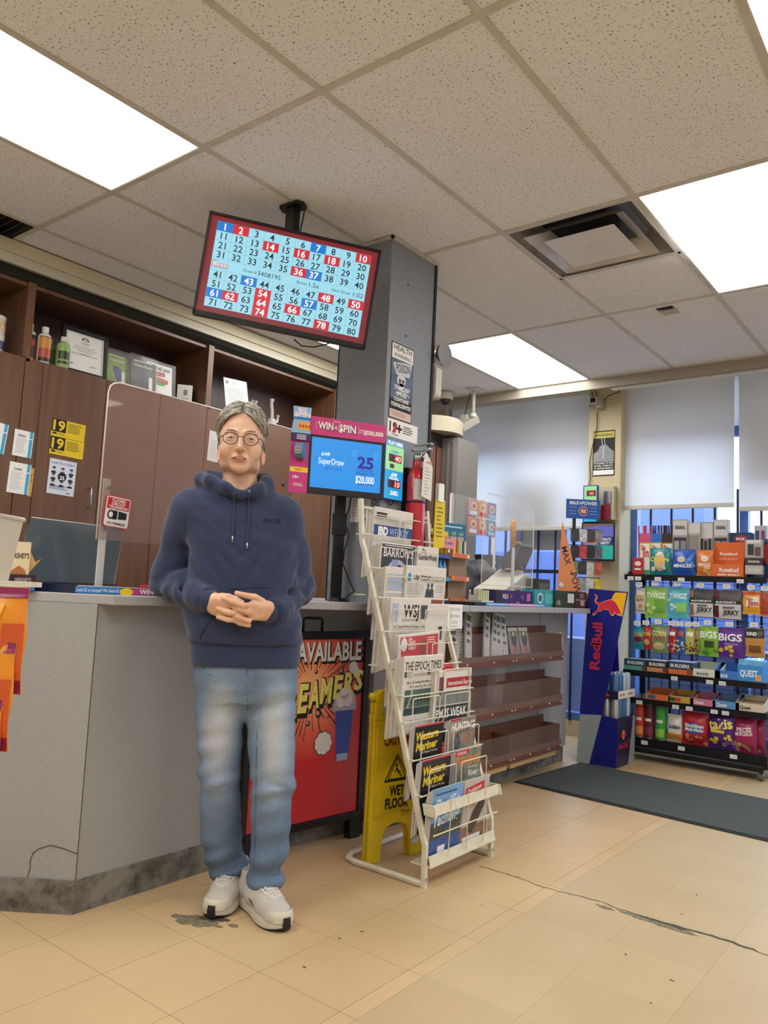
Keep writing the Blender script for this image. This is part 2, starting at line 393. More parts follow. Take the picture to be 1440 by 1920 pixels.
def ceil_tile(x0, y0, x1, y1):
 k = (round(x1-x0, 3), round(y1-y0, 3))
 if k not in tme:
  me = MB().box((-k[0]/2+.004, -k[1]/2+.004, 0), (k[0]/2-.004, k[1]/2-.004, .015)).mesh('ceiling_tile'); me.materials.append(M_CT); tme[k] = me
 o = bpy.data.objects.new('ceiling_tile', tme[k]); COL.objects.link(o); o.parent = ce
 o.location = ((x0+x1)/2, (y0+y1)/2, CEIL+.004)
for k in range(-5, 7):
 for j in range(-4, 3):
  if (k, j) in LIGHTS or (k, j) in VENTS: continue
  if (k, j) == (-2, 0) or (k, j) == (-2, 1):
   pass
  ceil_tile(GX(k), GY(j), GX(k+1), GY(j+1))
ceil_tile(GX(-1), GY(1)+.6096, GX(0), GY(2))
for k in range(-5, 8): MB().box((GX(k)-.012, -3.1, CEIL-.001), (GX(k)+.012, 5.408, CEIL+.004)).build('grid_bar', M_TBAR, ce)
for j in range(-3, 4): MB().box((-4.2, GY(j)-.012, CEIL-.0015), (3.1, GY(j)+.012, CEIL+.004)).build('grid_bar', M_TBAR, ce)
MB().box((GX(-1), GY(1)+.6096-.012, CEIL-.001), (GX(0), GY(1)+.6096+.012, CEIL+.004)).build('grid_bar', M_TBAR, ce)
def lens_mat():
 m, N, Lk, b = nodes('prismatic_lens_lit')
 geo = N.new('ShaderNodeNewGeometry'); w = N.new('ShaderNodeTexNoise'); w.inputs['Scale'].default_value = 3
 Lk.new(geo.outputs['Position'], w.inputs['Vector'])
 mr = N.new('ShaderNodeMapRange'); mr.inputs[3].default_value = PANEL*.92; mr.inputs[4].default_value = PANEL*1.08; Lk.new(w.outputs[0], mr.inputs[0])
 b.inputs['Base Color'].default_value = lin('#e8e6da'); b.inputs['Emission Color'].default_value = (1.0, .99, .97, 1); Lk.new(mr.outputs[0], b.inputs['Emission Strength'])
 b.inputs['Roughness'].default_value = .4
 return m
M_LENS = lens_mat()
lbl = {(-3, -1): 'long lit ceiling light panel at the upper left above the cabinets', (-3, 2): 'lit ceiling light panel nearest the window blinds', (0, 1): 'lit ceiling light panel with a warped lens beside the air diffuser',
       (1, 0): 'lit ceiling light panel cut by the upper right corner of the picture', (-4, 1): 'lit ceiling light panel mostly hidden behind the hanging screen'}
for (k, j) in sorted(LIGHTS):
 t = thing('ceiling_light', lbl.get((k, j), 'lit ceiling light panel out of view, '+{(-3, -3): 'over the far left cabinets', (1, -2): 'just behind the viewer', (4, -1): 'right of the viewer', (4, 1): 'near the right wall by the windows', (4, -3): 'in the rear right corner'}.get((k, j), 'left behind the viewer')), 'ceiling light', (GX(k)+.3048, GY(j)+.6096, CEIL), 0, 'lit ceiling light panels')
 w, d = .3048-.016, .6096-.016
 def sag(u, v, kk=(k, j)):
  x, y = -w+2*w*u, -d+2*d*v; z = .006
  if kk == (0, 1):
   e = min(u, 1-u, v, 1-v); z -= .045*math.exp(-(((u-.12)/.16)**2+((v-.42)/.2)**2))*min(1, e*10)+.014*math.sin(v*5)*min(1, e*8)
  return (x, y, z)
 o = (MB().grid(sag, 24, 32) if (k, j) == (0, 1) else MB().grid(sag, 1, 1)).build('lens', M_LENS, t, smooth=True)
 f = MB()
 for a, b_ in (((-w-.006, -d-.006, 0), (-w, d+.006, .012)), ((w, -d-.006, 0), (w+.006, d+.006, .012)), ((-w, -d-.006, 0), (w, -d, .012)), ((-w, d, 0), (w, d+.006, .012))): f.box(a, b_)
 f.build('frame', M_TBAR, t)
 MB().box((-w-.006, -d-.006, .07), (w+.006, d+.006, .1)).build('housing', M_WHITE, t)
M_WALL = mat('cream_wall_paint', '#cbbd9c', .8, noise=.06, nscale=3, bump=.08, bscale=90)
M_WALLW = mat('off_white_wall_paint', '#e4e0d8', .85, noise=.05, nscale=2)
struct(MB().box((-4.4, -3.2, 0), (WALLX, 6.3, 2.95)).build('wall_left', M_WALLW))
struct(MB().box((3.0, -3.2, 0), (3.2, 6.3, 2.95)).build('wall_right', M_WALLW))
struct(MB().box((-4.2, -3.2, 0), (3.0, -3.0, 2.95)).build('wall_front', M_WALLW))
M_TRIM = mat('wall_angle_trim', '#9f9787', .6)
struct(MB().box((-2.50, 5.80, 0), (-2.235, 6.15, 2.95)).build('wall_back', M_WALL))
for n, (a, b_) in enumerate((((-4.2, 5.95, 0), (-3.98, 6.15, 2.95)), ((-3.98, 6.02, 0), (-2.5, 6.15, .12)), ((-2.235, 6.02, 0), (3.0, 6.15, .12)), ((-3.98, 6.0, 2.84), (-2.5, 6.15, 2.95)), ((-2.235, 6.0, 2.84), (3.0, 6.15, 2.95)))):
 struct(MB().box(a, b_).build('wall_back', M_WALL))
struct(MB().box((-4.2, 5.41, 2.84), (3.0, 6.0, 2.9)).build('trim_1', M_WALLW))
struct(MB().box((-4.2, 5.41, 2.665), (3.0, 5.425, 2.85)).build('trim_2', M_TRIM))
M_FRAME = mat('blue_window_frame', '#5a7bc0', .4); M_BAR = mat('dark_blue_bar', '#1d2740', .5)
M_GLASS = mat('window_glass', '#cfe0ff', .02, alpha=.10)
def window(n, x0, x1, mull):
 w = struct(bpy.data.objects.new('window_%d' % n, None)); COL.objects.link(w)
 f = MB()
 for a, b_ in (((x0, 6.04, .12), (x0+.05, 6.12, 2.84)), ((x1-.05, 6.04, .12), (x1, 6.12, 2.84)), ((x0, 6.04, .12), (x1, 6.12, .18)), ((x0, 6.04, 2.36), (x1, 6.12, 2.43))): f.box(a, b_)
 for x in mull: f.box((x-.03, 6.04, .12), (x+.03, 6.12, 2.84))
 f.build('window_frame', M_FRAME, w)
 xs_ = [x0]+list(mull)+[x1]
 for a, b_ in zip(xs_[:-1], xs_[1:]): MB().box((a+.03, 6.075, .18), (b_-.03, 6.083, 2.36)).build('pane', M_GLASS, w)
 x = x0+.17
 while x < x1-.1:
  MB().box((x-.008, 6.0, .12), (x+.008, 6.014, 1.95)).build('security_bar', M_BAR, w); x += .158
 MB().box((x0, 5.998, 1.30), (x1, 6.016, 1.33)).build('security_bar', M_BAR, w)
 return w
window(1, -3.98, -2.5, [-3.24]); window(2, -2.235, 1.6, [-1.40, .1])
struct(MB().box((1.6, 6.0, 0), (3.0, 6.15, 2.95)).build('wall_back', M_WALL))
def blind_mat():
 m, N, Lk, b = nodes('translucent_blind_cloth')
 out = N['Material Output']; df = N.new('ShaderNodeBsdfDiffuse'); tr = N.new('ShaderNodeBsdfTranslucent'); mx = N.new('ShaderNodeMixShader'); mx.inputs[0].default_value = .42
 geo = N.new('ShaderNodeNewGeometry'); mp = N.new('ShaderNodeMapping'); mp.inputs['Scale'].default_value = (900, 1, 900); Lk.new(geo.outputs['Position'], mp.inputs['Vector'])
 nz = N.new('ShaderNodeTexNoise'); nz.inputs['Scale'].default_value = 1.0; Lk.new(mp.outputs[0], nz.inputs['Vector'])
 r = N.new('ShaderNodeValToRGB'); r.color_ramp.elements[0].color = lin('#e0ddd8'); r.color_ramp.elements[1].color = lin('#f0eeea'); Lk.new(nz.outputs[0], r.inputs[0])
 Lk.new(r.outputs[0], df.inputs[0]); Lk.new(r.outputs[0], tr.inputs[0]); Lk.new(df.outputs[0], mx.inputs[1]); Lk.new(tr.outputs[0], mx.inputs[2]); Lk.new(mx.outputs[0], out.inputs[0])
 return m
M_BLIND = blind_mat(); M_HEM = mat('blind_hem_bar', '#cfccc4', .5)
def blind(x0, x1, zb, y, label):
 t = thing('roller_blind', label, 'blind', ((x0+x1)/2, y, zb), 0, 'roller blinds on the windows')
 w = (x1-x0)/2
 MB().grid(lambda u, v: (-w+2*w*u, .004*math.sin(u*9), .03+(2.80-zb-.03)*v), 16, 8).build('cloth', M_BLIND, t, smooth=True)
 MB().rbox((-w, -.008, 0), (w, .008, .034), .006, 3, 0).build('hem_bar', M_HEM, t)
 MB().cyl((-w, 0, 2.80-zb), (w, 0, 2.80-zb), .022, n=12).build('roller', M_HEM, t)
blind(-3.90, -2.52, 1.655, 5.93, 'wide roller blind on the left window behind the cash register')
blind(-2.245, -1.432, 1.805, 5.90, 'roller blind above the snack rack, right of the cream pillar')
blind(-1.405, -.55, 1.775, 5.92, 'roller blind at the right edge of the picture')
struct(MB().box((-4.2, 6.09, 2.43), (3.0, 6.094, 2.84)).build('window_dimming_panel', M_BLIND))  # unseen panel added behind the blinds to dim daylight on their tops
tag(MB().box((-3.33, 6.086, 1.50), (-2.80, 6.092, 2.13)).build('window_poster', mat('poster_back', '#a59d92', .8)), 'square poster stuck to the left window, showing through the blind', 'poster')
struct(MB().box((-1.40, 6.086, 2.02), (-.3, 6.092, 2.42)).build('window_dimming_panel', mat('dimming_panel_grey', '#9a9488', .8)))  # unseen grey board, darkens a band of the right blind
struct(MB().box((-12, 6.3, -.25), (12, 30, -.2)).build('ground_outside', mat('asphalt', '#555b68', .9, noise=.2, nscale=3)))
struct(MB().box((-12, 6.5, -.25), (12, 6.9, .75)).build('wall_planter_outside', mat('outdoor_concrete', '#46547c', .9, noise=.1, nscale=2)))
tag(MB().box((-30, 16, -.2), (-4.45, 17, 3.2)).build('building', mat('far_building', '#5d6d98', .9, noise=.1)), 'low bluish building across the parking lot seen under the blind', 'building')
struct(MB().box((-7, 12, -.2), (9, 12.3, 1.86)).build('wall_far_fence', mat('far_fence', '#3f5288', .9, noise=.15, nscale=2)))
# ---- column
M_COL = mat('grey_column_laminate', '#878c93', .45, noise=.05, nscale=30)
M_COLE = mat('dark_edge_moulding', '#24252b', .5)
col_ = struct(MB().box((-2.46, 2.725, 1.035), (-2.16, 3.086, 2.745)).build('wall_column', M_COL))
MB().box((-2.166, 3.078, 1.035), (-2.152, 3.094, 2.745)).build('edge_moulding', M_COLE, col_)
MB().box((-2.46, 2.7235, 1.035), (-2.452, 2.73, 2.745)).build('edge_moulding', M_COLE, col_)
for a, b_ in (((-2.47, 2.712, 2.728), (-2.148, 2.725, 2.7395)), ((-2.16, 2.712, 2.728), (-2.148, 3.098, 2.7395))): MB().box(a, b_).build('ceiling_angle', M_TBAR, col_)
for z in (2.55, 2.3): MB().cyl((-2.16, 2.86, z), (-2.157, 2.86, z), .004, n=8).build('bolt', M_DARK, col_)
# ---- counter
def lam_mat(name, c, sp):
 m, N, Lk, b = nodes(name); tc = N.new('ShaderNodeTexCoord')
 n = N.new('ShaderNodeTexNoise'); n.inputs['Scale'].default_value = 260; n.inputs['Detail'].default_value = 2; Lk.new(tc.outputs['Object'], n.inputs['Vector'])
 r = N.new('ShaderNodeValToRGB'); r.color_ramp.elements[0].position = .36; r.color_ramp.elements[1].position = .62
 r.color_ramp.elements[0].color = lin([v-sp for v in c]); r.color_ramp.elements[1].color = lin([v+sp for v in c]); Lk.new(n.outputs[0], r.inputs[0]); Lk.new(r.outputs[0], b.inputs['Base Color'])
 b.inputs['Roughness'].default_value = .5; return m
M_LAM = lam_mat('speckled_grey_laminate', (156, 157, 158), 7); M_LAMT = lam_mat('grey_worktop_laminate', (164, 165, 168), 6)
def kick_mat():
 m, N, Lk, b = nodes('scuffed_kick_board'); tc = N.new('ShaderNodeTexCoord')
 n = N.new('ShaderNodeTexNoise'); n.inputs['Scale'].default_value = 9; n.inputs['Detail'].default_value = 8; n.inputs['Roughness'].default_value = .7; Lk.new(tc.outputs['Object'], n.inputs['Vector'])
 r = N.new('ShaderNodeValToRGB'); r.color_ramp.elements[0].position = .36; r.color_ramp.elements[1].position = .58
 r.color_ramp.elements[0].color = lin('#423d36'); r.color_ramp.elements[1].color = lin('#82807c'); Lk.new(n.outputs[0], r.inputs[0]); Lk.new(r.outputs[0], b.inputs['Base Color'])
 b.inputs['Roughness'].default_value = .75; return m
M_KICK = kick_mat(); M_JOINT = mat('panel_joint', '#55534f', .9)
CZ0, CZ1 = 1.003, 1.035
ct = thing('service_counter', 'grey laminate service counter running along the aisle behind the man', 'counter', (-2.38, 1.495, 0))
ox, oy = 2.38, -1.495
def cpoly(P): return [(p[0]+ox, p[1]+oy) for p in P]
da = Vector((-.80, -.60))       # the angled end runs off to the left
e0 = Vector((-2.38, 1.495)); e1 = e0+da*1.5
inn = Vector((.60, -.80))
body = [(-2.38, 1.495), (-2.38, 2.40), (-2.30, 2.83), (-2.23, 2.83), (-2.23, 3.086), (-2.30, 3.086), (-2.30, 5.05), (-2.86, 5.05), (-2.86, 1.75), (e1.x-.25, e1.y+.25), (e1.x, e1.y)]
MB().prism(cpoly(body), .106, CZ0, 2).build('front_panel', M_LAM, ct)
k2 = [(-2.375, 1.490), (-2.378, 2.40), (-2.305, 2.825), (-2.235, 2.825), (-2.235, 3.086), (-2.315, 3.09), (-2.315, 5.05), (-2.85, 5.05), (-2.85, 1.75), (e1.x-.2, e1.y+.2), (e1.x, e1.y-.006)]
MB().prism(cpoly(k2), 0, .106, 2).build('kick_board', M_KICK, ct)
top = [(-2.30, 1.50), (-2.285, 2.10), (-2.14, 2.46), (-2.14, 5.05), (-2.26, 5.05), (-2.26, 5.32), (-2.92, 5.32), (-2.92, 1.75), (e1.x-.30, e1.y+.30), (e1.x, e1.y), (-2.3805, 1.4945), (-2.365, 1.50)]
MB().prism(cpoly(top), CZ0, CZ1, 2).build('worktop', M_LAMT, ct, bevel=.003)
for y in (1.497, 2.12): MB().box((ox-2.3805, oy+y-.0015, .106), (ox-2.379, oy+y+.0015, CZ0)).build('joint', M_JOINT, ct)
MB().box((ox-2.3005, oy+4.62, .106), (ox-2.2988, oy+4.624, CZ0)).build('joint', M_JOINT, ct)
for y in (3.5, 4.5): MB().box((ox-2.1405, oy+y-.001, CZ0), (ox-2.139, oy+y+.001, CZ1)).build('joint', M_JOINT, ct)
cr = MB(); Pk = []
for u, z in ((.0, .190), (.05, .205), (.09, .212), (.125, .20), (.145, .185), (.152, .16), (.150, .135), (.156, .108)):
 q = e0+da*u+inn*.0008; Pk.append((q.x+ox, q.y+oy, z))
cr.tube(Pk, .0014, 5); cr.build('crack', M_CRACK, ct)
# ---- wall cabinets
def wood_mat(name, a, b_, sc=(30, 30, 1.6)):
 m, N, Lk, b = nodes(name); tc = N.new('ShaderNodeTexCoord'); mp = N.new('ShaderNodeMapping'); mp.inputs['Scale'].default_value = sc
 Lk.new(tc.outputs['Object'], mp.inputs['Vector'])
 n = N.new('ShaderNodeTexNoise'); n.inputs['Scale'].default_value = 1.; n.inputs['Detail'].default_value = 5; Lk.new(mp.outputs[0], n.inputs['Vector'])
 r = N.new('ShaderNodeValToRGB'); r.color_ramp.elements[0].position = .3; r.color_ramp.elements[1].position = .7
 r.color_ramp.elements[0].color = lin(a); r.color_ramp.elements[1].color = lin(b_); Lk.new(n.outputs[0], r.inputs[0]); Lk.new(r.outputs[0], b.inputs['Base Color'])
 b.inputs['Roughness'].default_value = .38; return m
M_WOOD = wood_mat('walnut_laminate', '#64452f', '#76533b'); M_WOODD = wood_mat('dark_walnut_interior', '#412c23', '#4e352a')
CX = -3.80; DZ = 2.178; NZ = 2.545
units = [(.93, 1.872, [1.245, 1.60], 'leftmost walnut cabinet with jars in its open top'), (1.872, 3.03, [1.967, 2.331, 2.684], 'walnut cabinet with yellow age stickers and a framed certificate on top'), (3.03, 4.22, [3.42, 3.80], 'walnut cabinet behind the man with glass pipes on top')]
for (y0, y1, joints, lab) in units:
 t = thing('wall_cabinet', lab, 'cabinet', (CX, y0, 0), 0, 'walnut cabinets along the wall')
 b = MB(); W = y1-y0; D = -.38
 b.box((D, .0, .02), (-.02, .018, NZ+.02)); b.box((D, W-.018, .02), (-.02, W, NZ+.02))
 b.box((D, .018, DZ-.02), (-.02, W-.018, DZ)); b.box((D, .018, .02), (-.02, W-.018, .04)); b.box((D, .018, NZ), (-.02, W-.018, NZ+.02))
 b.build('carcass', M_WOOD, t)
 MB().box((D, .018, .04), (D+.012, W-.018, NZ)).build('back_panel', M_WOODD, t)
 MB().box((-.02, .0, DZ-.02), (0, .02, NZ+.02)).build('face_strip', M_WOOD, t); MB().box((-.02, W-.02, DZ), (0, W, NZ+.02)).build('face_strip', M_WOOD, t)
 ys = [0]+[q-y0 for q in joints]+[W]
 for a, c in zip(ys[:-1], ys[1:]):
  g = .0025 if c < W else .004
  d = MB().box((-.018, a+.0015, .10), (0, c-g, DZ-.003)).build('door', M_WOOD, t, bevel=.0015)
  if abs(c+y0-2.331) < .01:
   hy = c-.055; h = MB()
   h.tube([(0, hy, 1.46), (.022, hy, 1.463), (.03, hy, 1.472), (.03, hy, 1.555), (.022, hy, 1.564), (0, hy, 1.567)], .005, 8); shadesmooth(h.build('handle', M_CHROME, d))
vt = thing('light_valance', 'long cream light valance running under the ceiling above the cabinets', 'valance', (CX, .7, NZ+.02))
VL = 3.53; M_CREAM = mat('cream_enamel', '#cfc4a4', .45); M_OLIVE = mat('dark_trough_metal', '#35352f', .35, .6)
MB().box((-.03, 0, .105), (.03, VL, .170)).build('cream_strip', M_CREAM, vt, bevel=.003)
MB().box((-.04, 0, .055), (.018, VL, .104)).build('cream_strip', mat('cream_enamel_lower', '#c6bfa8', .4), vt)
MB().prism([(-.36, .0), (-.01, .0), (.012, .022), (.0, .05), (-.36, .05)], 0, VL, 1).build('lamp_trough', M_OLIVE, vt)
MB().box((-.3, 0, .0), (-.03, VL, .005)).build('reflector', M_BLACK, vt)
# ---- hanging number screen
def em(h, s=1.0):
 m = mat('lit_%s_%d' % (h.lstrip('#'), int(s*100)), h, .3, emit=s); m.node_tree.nodes['Principled BSDF'].inputs['Base Color'].default_value = (.02, .02, .02, 1); return m
tvM = Matrix.Rotation(.853, 3, 'Z') @ Matrix.Rotation(.095, 3, 'X') @ Matrix.Rotation(.10, 3, 'Y')
tv = thing('hanging_screen', 'black framed screen of lottery numbers hanging from the ceiling', 'screen', (-2.315, 2.226, 2.377), rot=tvM.to_euler())
W2, H2 = .3675, .2175
MB().rbox((-W2, .0, -H2), (W2, .028, H2), .006).build('case', M_BLACK, tv)
MB().rbox((-.20, .028, -.15), (.20, .055, .12), .02).build('rear_housing', M_BLACK, tv)
bz = MB()
for a, b in (((-W2, -.012, -H2), (-W2+.011, .0, H2)), ((W2-.011, -.012, -H2), (W2, 0, H2)), ((-W2, -.012, H2-.011), (W2, 0, H2)), ((-W2, -.012, -H2), (W2, 0, -H2+.019))): bz.box(a, b)
bz.build('bezel', M_BLACK, tv)
MB().box((-.02, -.0125, -H2-.008), (.02, -.002, -H2)).build('maker_tab', M_BLACK, tv)
sw, s0, s1 = W2-.011, -H2+.019, H2-.011
pan = MB().rect(-sw, s0, sw, s1, -.003).build('display_panel', em('#84202a', .85), tv)
gx0, gx1, gz1 = -.328, .330, .186; rh, bh = .0392, .0455; cw_ = (gx1-gx0)/10; gz0 = gz1-8*rh-bh
MB().rect(gx0, gz0, gx1, gz1, -.0034).build('number_field', em('#9fdcee', .95), pan)
reds = {2, 10, 14, 16, 18, 36, 48, 50, 54, 62, 64, 66, 74, 78}; blues = {1, 7, 37, 43, 57, 61}
rr, bb, wt, dk, gl_ = MB(), MB(), MB(), MB(), MB()
for n in range(80):
 r, c = divmod(n, 10); z1 = gz1-r*rh-(bh if r > 3 else 0); x0 = gx0+c*cw_; N_ = n+1
 if N_ in reds: rr.rect(x0, z1-rh, x0+cw_, z1, -.0038)
 if N_ in blues: bb.rect(x0, z1-rh, x0+cw_, z1, -.0038)
 hi = N_ in reds or N_ in blues
 (wt if hi else dk).text(str(N_), x0+cw_/2, z1-rh/2, .029 if hi else .0285, -.0042, bold=.02 if hi else .012)
for c in range(11):
 for (a, b) in ((gz1-4*rh, gz1), (gz0, gz0+4*rh)): gl_.rect(gx0+c*cw_-.0006, a, gx0+c*cw_+.0006, b, -.0036)
for r in range(10):
 z = gz1-r*rh if r < 5 else gz1-(r-1)*rh-bh; gl_.rect(gx0, z-.0006, gx1, z+.0006, -.0036)
zb = gz1-4*rh-bh/2; dk.text('Draw #', -.165, zb, .013, -.0042); dk.text('3408195', -.085, zb, .021, -.0042); dk.text('Bonus', .055, zb, .013, -.0042); dk.text('1.5x', .108, zb, .021, -.0042); dk.text('Next Draw', .225, zb, .013, -.0042); dk.text('1:02', .300, zb, .021, -.0042)
rr.build('red_cell', em('#d22636', .95), pan, kind='stuff'); bb.build('blue_cell', em('#1279cf', .95), pan, kind='stuff'); gl_.build('grid_line', em('#79bfd8', .8), pan, kind='stuff')
wt.build('white_number', em('#f4f8ff', 1.), pan, kind='stuff'); dk.build('dark_number', em('#1b2c44', .5), pan, kind='stuff')
kn = MB().text('Keno', -.290, zb+.002, .027, -.0046, w=.066, bold=.05).build('logo_shadow', em('#b5182a', .8), pan); MB().text('Keno', -.290, zb+.002, .024, -.0050, w=.060, bold=.01).build('logo', em('#f6eef0', 1.), pan)
mt = thing('ceiling_mount', 'black ceiling pole and plate that carries the hanging screen', 'mount', (-2.352, 2.262, 2.74))
MB().prism([(-.05, -.035), (.05, -.035), (.065, 0), (.05, .035), (-.05, .035), (-.065, 0)], -.014, 0, 2).build('ceiling_plate', M_BLACK, mt)
MB().box((-.024, -.02, -.36), (.024, .02, -.014)).build('pole', M_BLACK, mt)
MB().tube([(.05, .02, -.02), (.045, .015, -.08), (.03, .0, -.2), (.02, -.02, -.3)], .003, 6).build('cable', M_BLACK, mt)
MB().tube([(-.05, .10, -.56), (-.03, .13, -.585), (.02, .16, -.59), (.08, .19, -.575), (.1, .2, -.55)], .003, 6).build('cable', M_BLACK, mt)
# ---- lottery display on a pole
M_PINK = mat('pink_card', '#c8377f', .5); E_BLUE = em('#1791e6', .95); E_WH = em('#f2f8ff', 1.); E_NAVY = em('#2a1fa8', .7)
lt = thing('lottery_display', 'blue lottery screen in a pink card frame on a black pole', 'display', (-2.218, 2.55, 1.664), 1.06)
hx, hz = .177, .1675; zs = .0875
MB().box((-hx, .0, -hz), (hx, .03, zs)).build('screen_case', M_BLACK, lt)
sc_ = MB().rect(-hx+.012, -hz+.026, hx-.014, zs-.010, -.001).build('screen', E_BLUE, lt)
t = MB(); t.text('SuperDraw', -.072, -.022, .028, -.0015, w=.118, bold=.006); t.text('6/49', -.100, .008, .016, -.0015, shear=.2, bold=.02); t.text('$20,000', .088, -.088, .034, -.0015, w=.088, bold=.02)
t.build('white_lettering', E_WH, sc_)
t = MB(); t.text('25', .088, -.012, .052, -.0015, w=.078, bold=.04); t.text('GUARANTEED', .088, -.048, .009, -.0015, w=.084); t.text('PRIZES OF', .088, -.062, .0115, -.0015, w=.084, bold=.01); t.text('MARCH 21 & 28', -.062, -.052, .008, -.0015, w=.075); t.rect(-.105, -.0605, -.02, -.0600, -.0015); t.rect(.048, -.110, .128, -.107, -.0015)
t.build('navy_lettering', E_NAVY, sc_)
t = MB()
for x in (.035, .137):
 for a, b in (((x-.008, .012), (x+.008, .0135)), ((x-.008, .036), (x+.008, .0375)), ((x-.008, .012), (x-.0065, .0375)), ((x+.0065, .012), (x+.008, .0375))): t.rect(a[0], a[1], b[0], b[1], -.0015)
t.build('ticket_icon', em('#8fd0ff', .9), sc_)
hd = MB().prism([(-hx, zs), (hx, zs), (hx, hz), (-hx, hz)], -.004, .001, 1).build('pink_header', M_PINK, lt)
t = MB().text('WIN', -.105, .130, .034, -.0046, w=.074, bold=.05); t.text('A', -.058, .126, .018, -.0046, bold=.04); t.text('$PIN', -.005, .128, .036, -.0046, w=.086, bold=.05); t.build('shadow_lettering', mat('plum_ink', '#5d1646', .5), hd)
t = MB().text('WIN', -.107, .132, .032, -.0050, w=.070, bold=.03); t.text('A', -.060, .128, .016, -.0050, bold=.02); t.text('$PIN', -.007, .130, .034, -.0050, w=.082, bold=.03); t.text('WIN', .062, .131, .009, -.0050); t.text('UP TO', .062, .120, .008, -.0050); t.text('$500,000', .118, .124, .020, -.0050, w=.094, bold=.03); t.text('INSTANT', -.055, .155, .006, -.005)
t.build('lettering', M_WHITE, hd)
for sx, x in ((-1, -.150), (1, .046)): MB().tube([(x+sx*-.004, -.005, .146), (x+sx*.004, -.005, .13), (x+sx*-.004, -.005, .114)], .0015, 5).build('bracket_mark', mat('pink_line', '#f3a8cb', .5), hd)
wg = MB().box((-hx-.080, -.002, -hz-.004), (-hx, .003, hz-.035)).build('side_wing', M_PINK, lt); cx_ = -hx-.040
MB().rect(cx_-.04, -.083, cx_+.04, -.062, -.0026).build('yellow_strip', M_YEL, wg)
t = MB().text('NEW', cx_, -.0725, .011, -.003, bold=.03).build('lettering', mat('orange_ink', '#d8702c', .5), wg)
t = MB(); t.text('19+', cx_-.012, -.105, .013, -.003, bold=.04); t.lines(cx_-.022, cx_+.025, -.145, -.130, 3, .0016, -.003); t.build('lettering', M_WHITE, wg)
pouch = MB().prism([(cx_-.044, .085), (cx_+.040, .085), (cx_+.036, .14), (cx_+.040, .200), (cx_-.040, .200), (cx_-.036, .14)], -.010, -.002, 1).build('ticket_pouch_print', mat('silver_blue_foil', '#86b4d4', .35), wg)
t = MB(); t.text('BIG', cx_, .186, .018, -.0106, bold=.04); t.text('$PIN', cx_, .166, .020, -.0106, w=.074, bold=.04); t.build('lettering', mat('pale_pink_ink', '#f4dfe9', .5), pouch)
MB().rect(cx_-.036, .143, cx_+.036, .154, -.0106).build('blue_strip', hexm('#1f6fb5'), pouch); MB().rect(cx_-.018, .10, cx_+.036, .135, -.0106).build('ticket_window', hexm('#e8a23c'), pouch)
t = MB()
for q in range(4): t.text('8', cx_-.008+.014*q, .116, .013, -.011, bold=.04)
t.build('lettering', M_RED, pouch)
MB().box((cx_-.044, -.010, .052), (cx_+.042, -.003, .084)).build('purple_ticket', hexm('#3b2454'), wg)
t = MB();
for z in (.076, .068, .060): t.rect(cx_-.020, z-.0022, cx_+.022, z+.0022, -.0106)
t.build('ticket_print', hexm('#cfc3dd'), wg)
wh = MB(); wh.lathe([(.001, -.018), (.036, -.018), (.036, .018), (.001, .018)], (0, 0, 0), 24, 0); wo = wh.build('prize_wheel', [hexm('#3f7fb0')], wg, (cx_-.002, -.016, .006), (0, 0, -.55))
for q in range(12):
 a = 2*math.pi*q/12; MB().raw([(-.014, .0365*math.cos(a), .0365*math.sin(a)), (.014, .0365*math.cos(a), .0365*math.sin(a)), (.014, .0365*math.cos(a+.44), .0365*math.sin(a+.44)), (-.014, .0365*math.cos(a+.44), .0365*math.sin(a+.44))], [(0, 1, 2, 3)]).build('wheel_panel', [hexm('#d8b24a'), hexm('#5a8f6a'), hexm('#b7533f')][q % 3], wo)
 MB().raw([(-.0186, 0, 0), (-.0186, .034*math.cos(a+.44), .034*math.sin(a+.44)), (-.0186, .034*math.cos(a), .034*math.sin(a))], [(0, 1, 2)]).build('wheel_panel', [hexm('#2c3b8c'), hexm('#e0c14e'), hexm('#b03a5e')][q % 3], wo)
MB().box((-hx-.10, .031, -hz+.02), (-hx-.09, .036, -hz+.03)).build('clip', M_BLACK, lt)
pl = Matrix.Rotation(-1.06, 3, 'Z') @ Vector((-2.335+2.218, 2.655-2.55, 0))
MB().box((pl.x-.022, pl.y-.014, -.629), (pl.x+.022, pl.y+.014, -.05)).build('pole', M_BLACK, lt); MB().box((pl.x-.028, pl.y-.02, -.33), (pl.x+.028, pl.y+.02, -.23)).build('pole_sleeve', M_BLACK, lt)
MB().hexa([(pl.x-.02, .03, -.10), (pl.x+.02, .03, -.10), (pl.x+.02, pl.y+.01, -.10), (pl.x-.02, pl.y+.01, -.10), (pl.x-.02, .03, -.06), (pl.x+.02, .03, -.06), (pl.x+.02, pl.y+.01, -.06), (pl.x-.02, pl.y+.01, -.06)]).build('arm', M_BLACK, lt)
MB().cyl((pl.x, pl.y-.05, -.629), (pl.x, pl.y-.05, -.612), .05, .03, 16).build('foot', M_BLACK, lt)
MB().tube([(pl.x+.03, pl.y, -.07), (pl.x+.052, pl.y, -.14), (pl.x+.045, pl.y, -.20), (pl.x+.024, pl.y, -.26), (pl.x+.05, pl.y, -.33), (pl.x+.03, pl.y, -.40), (pl.x+.02, pl.y-.02, -.46), (pl.x+.05, pl.y-.02, -.52), (pl.x+.08, pl.y-.02, -.58), (pl.x+.03, pl.y-.03, -.62)], .003, 6).build('cable', M_BLACK, lt)
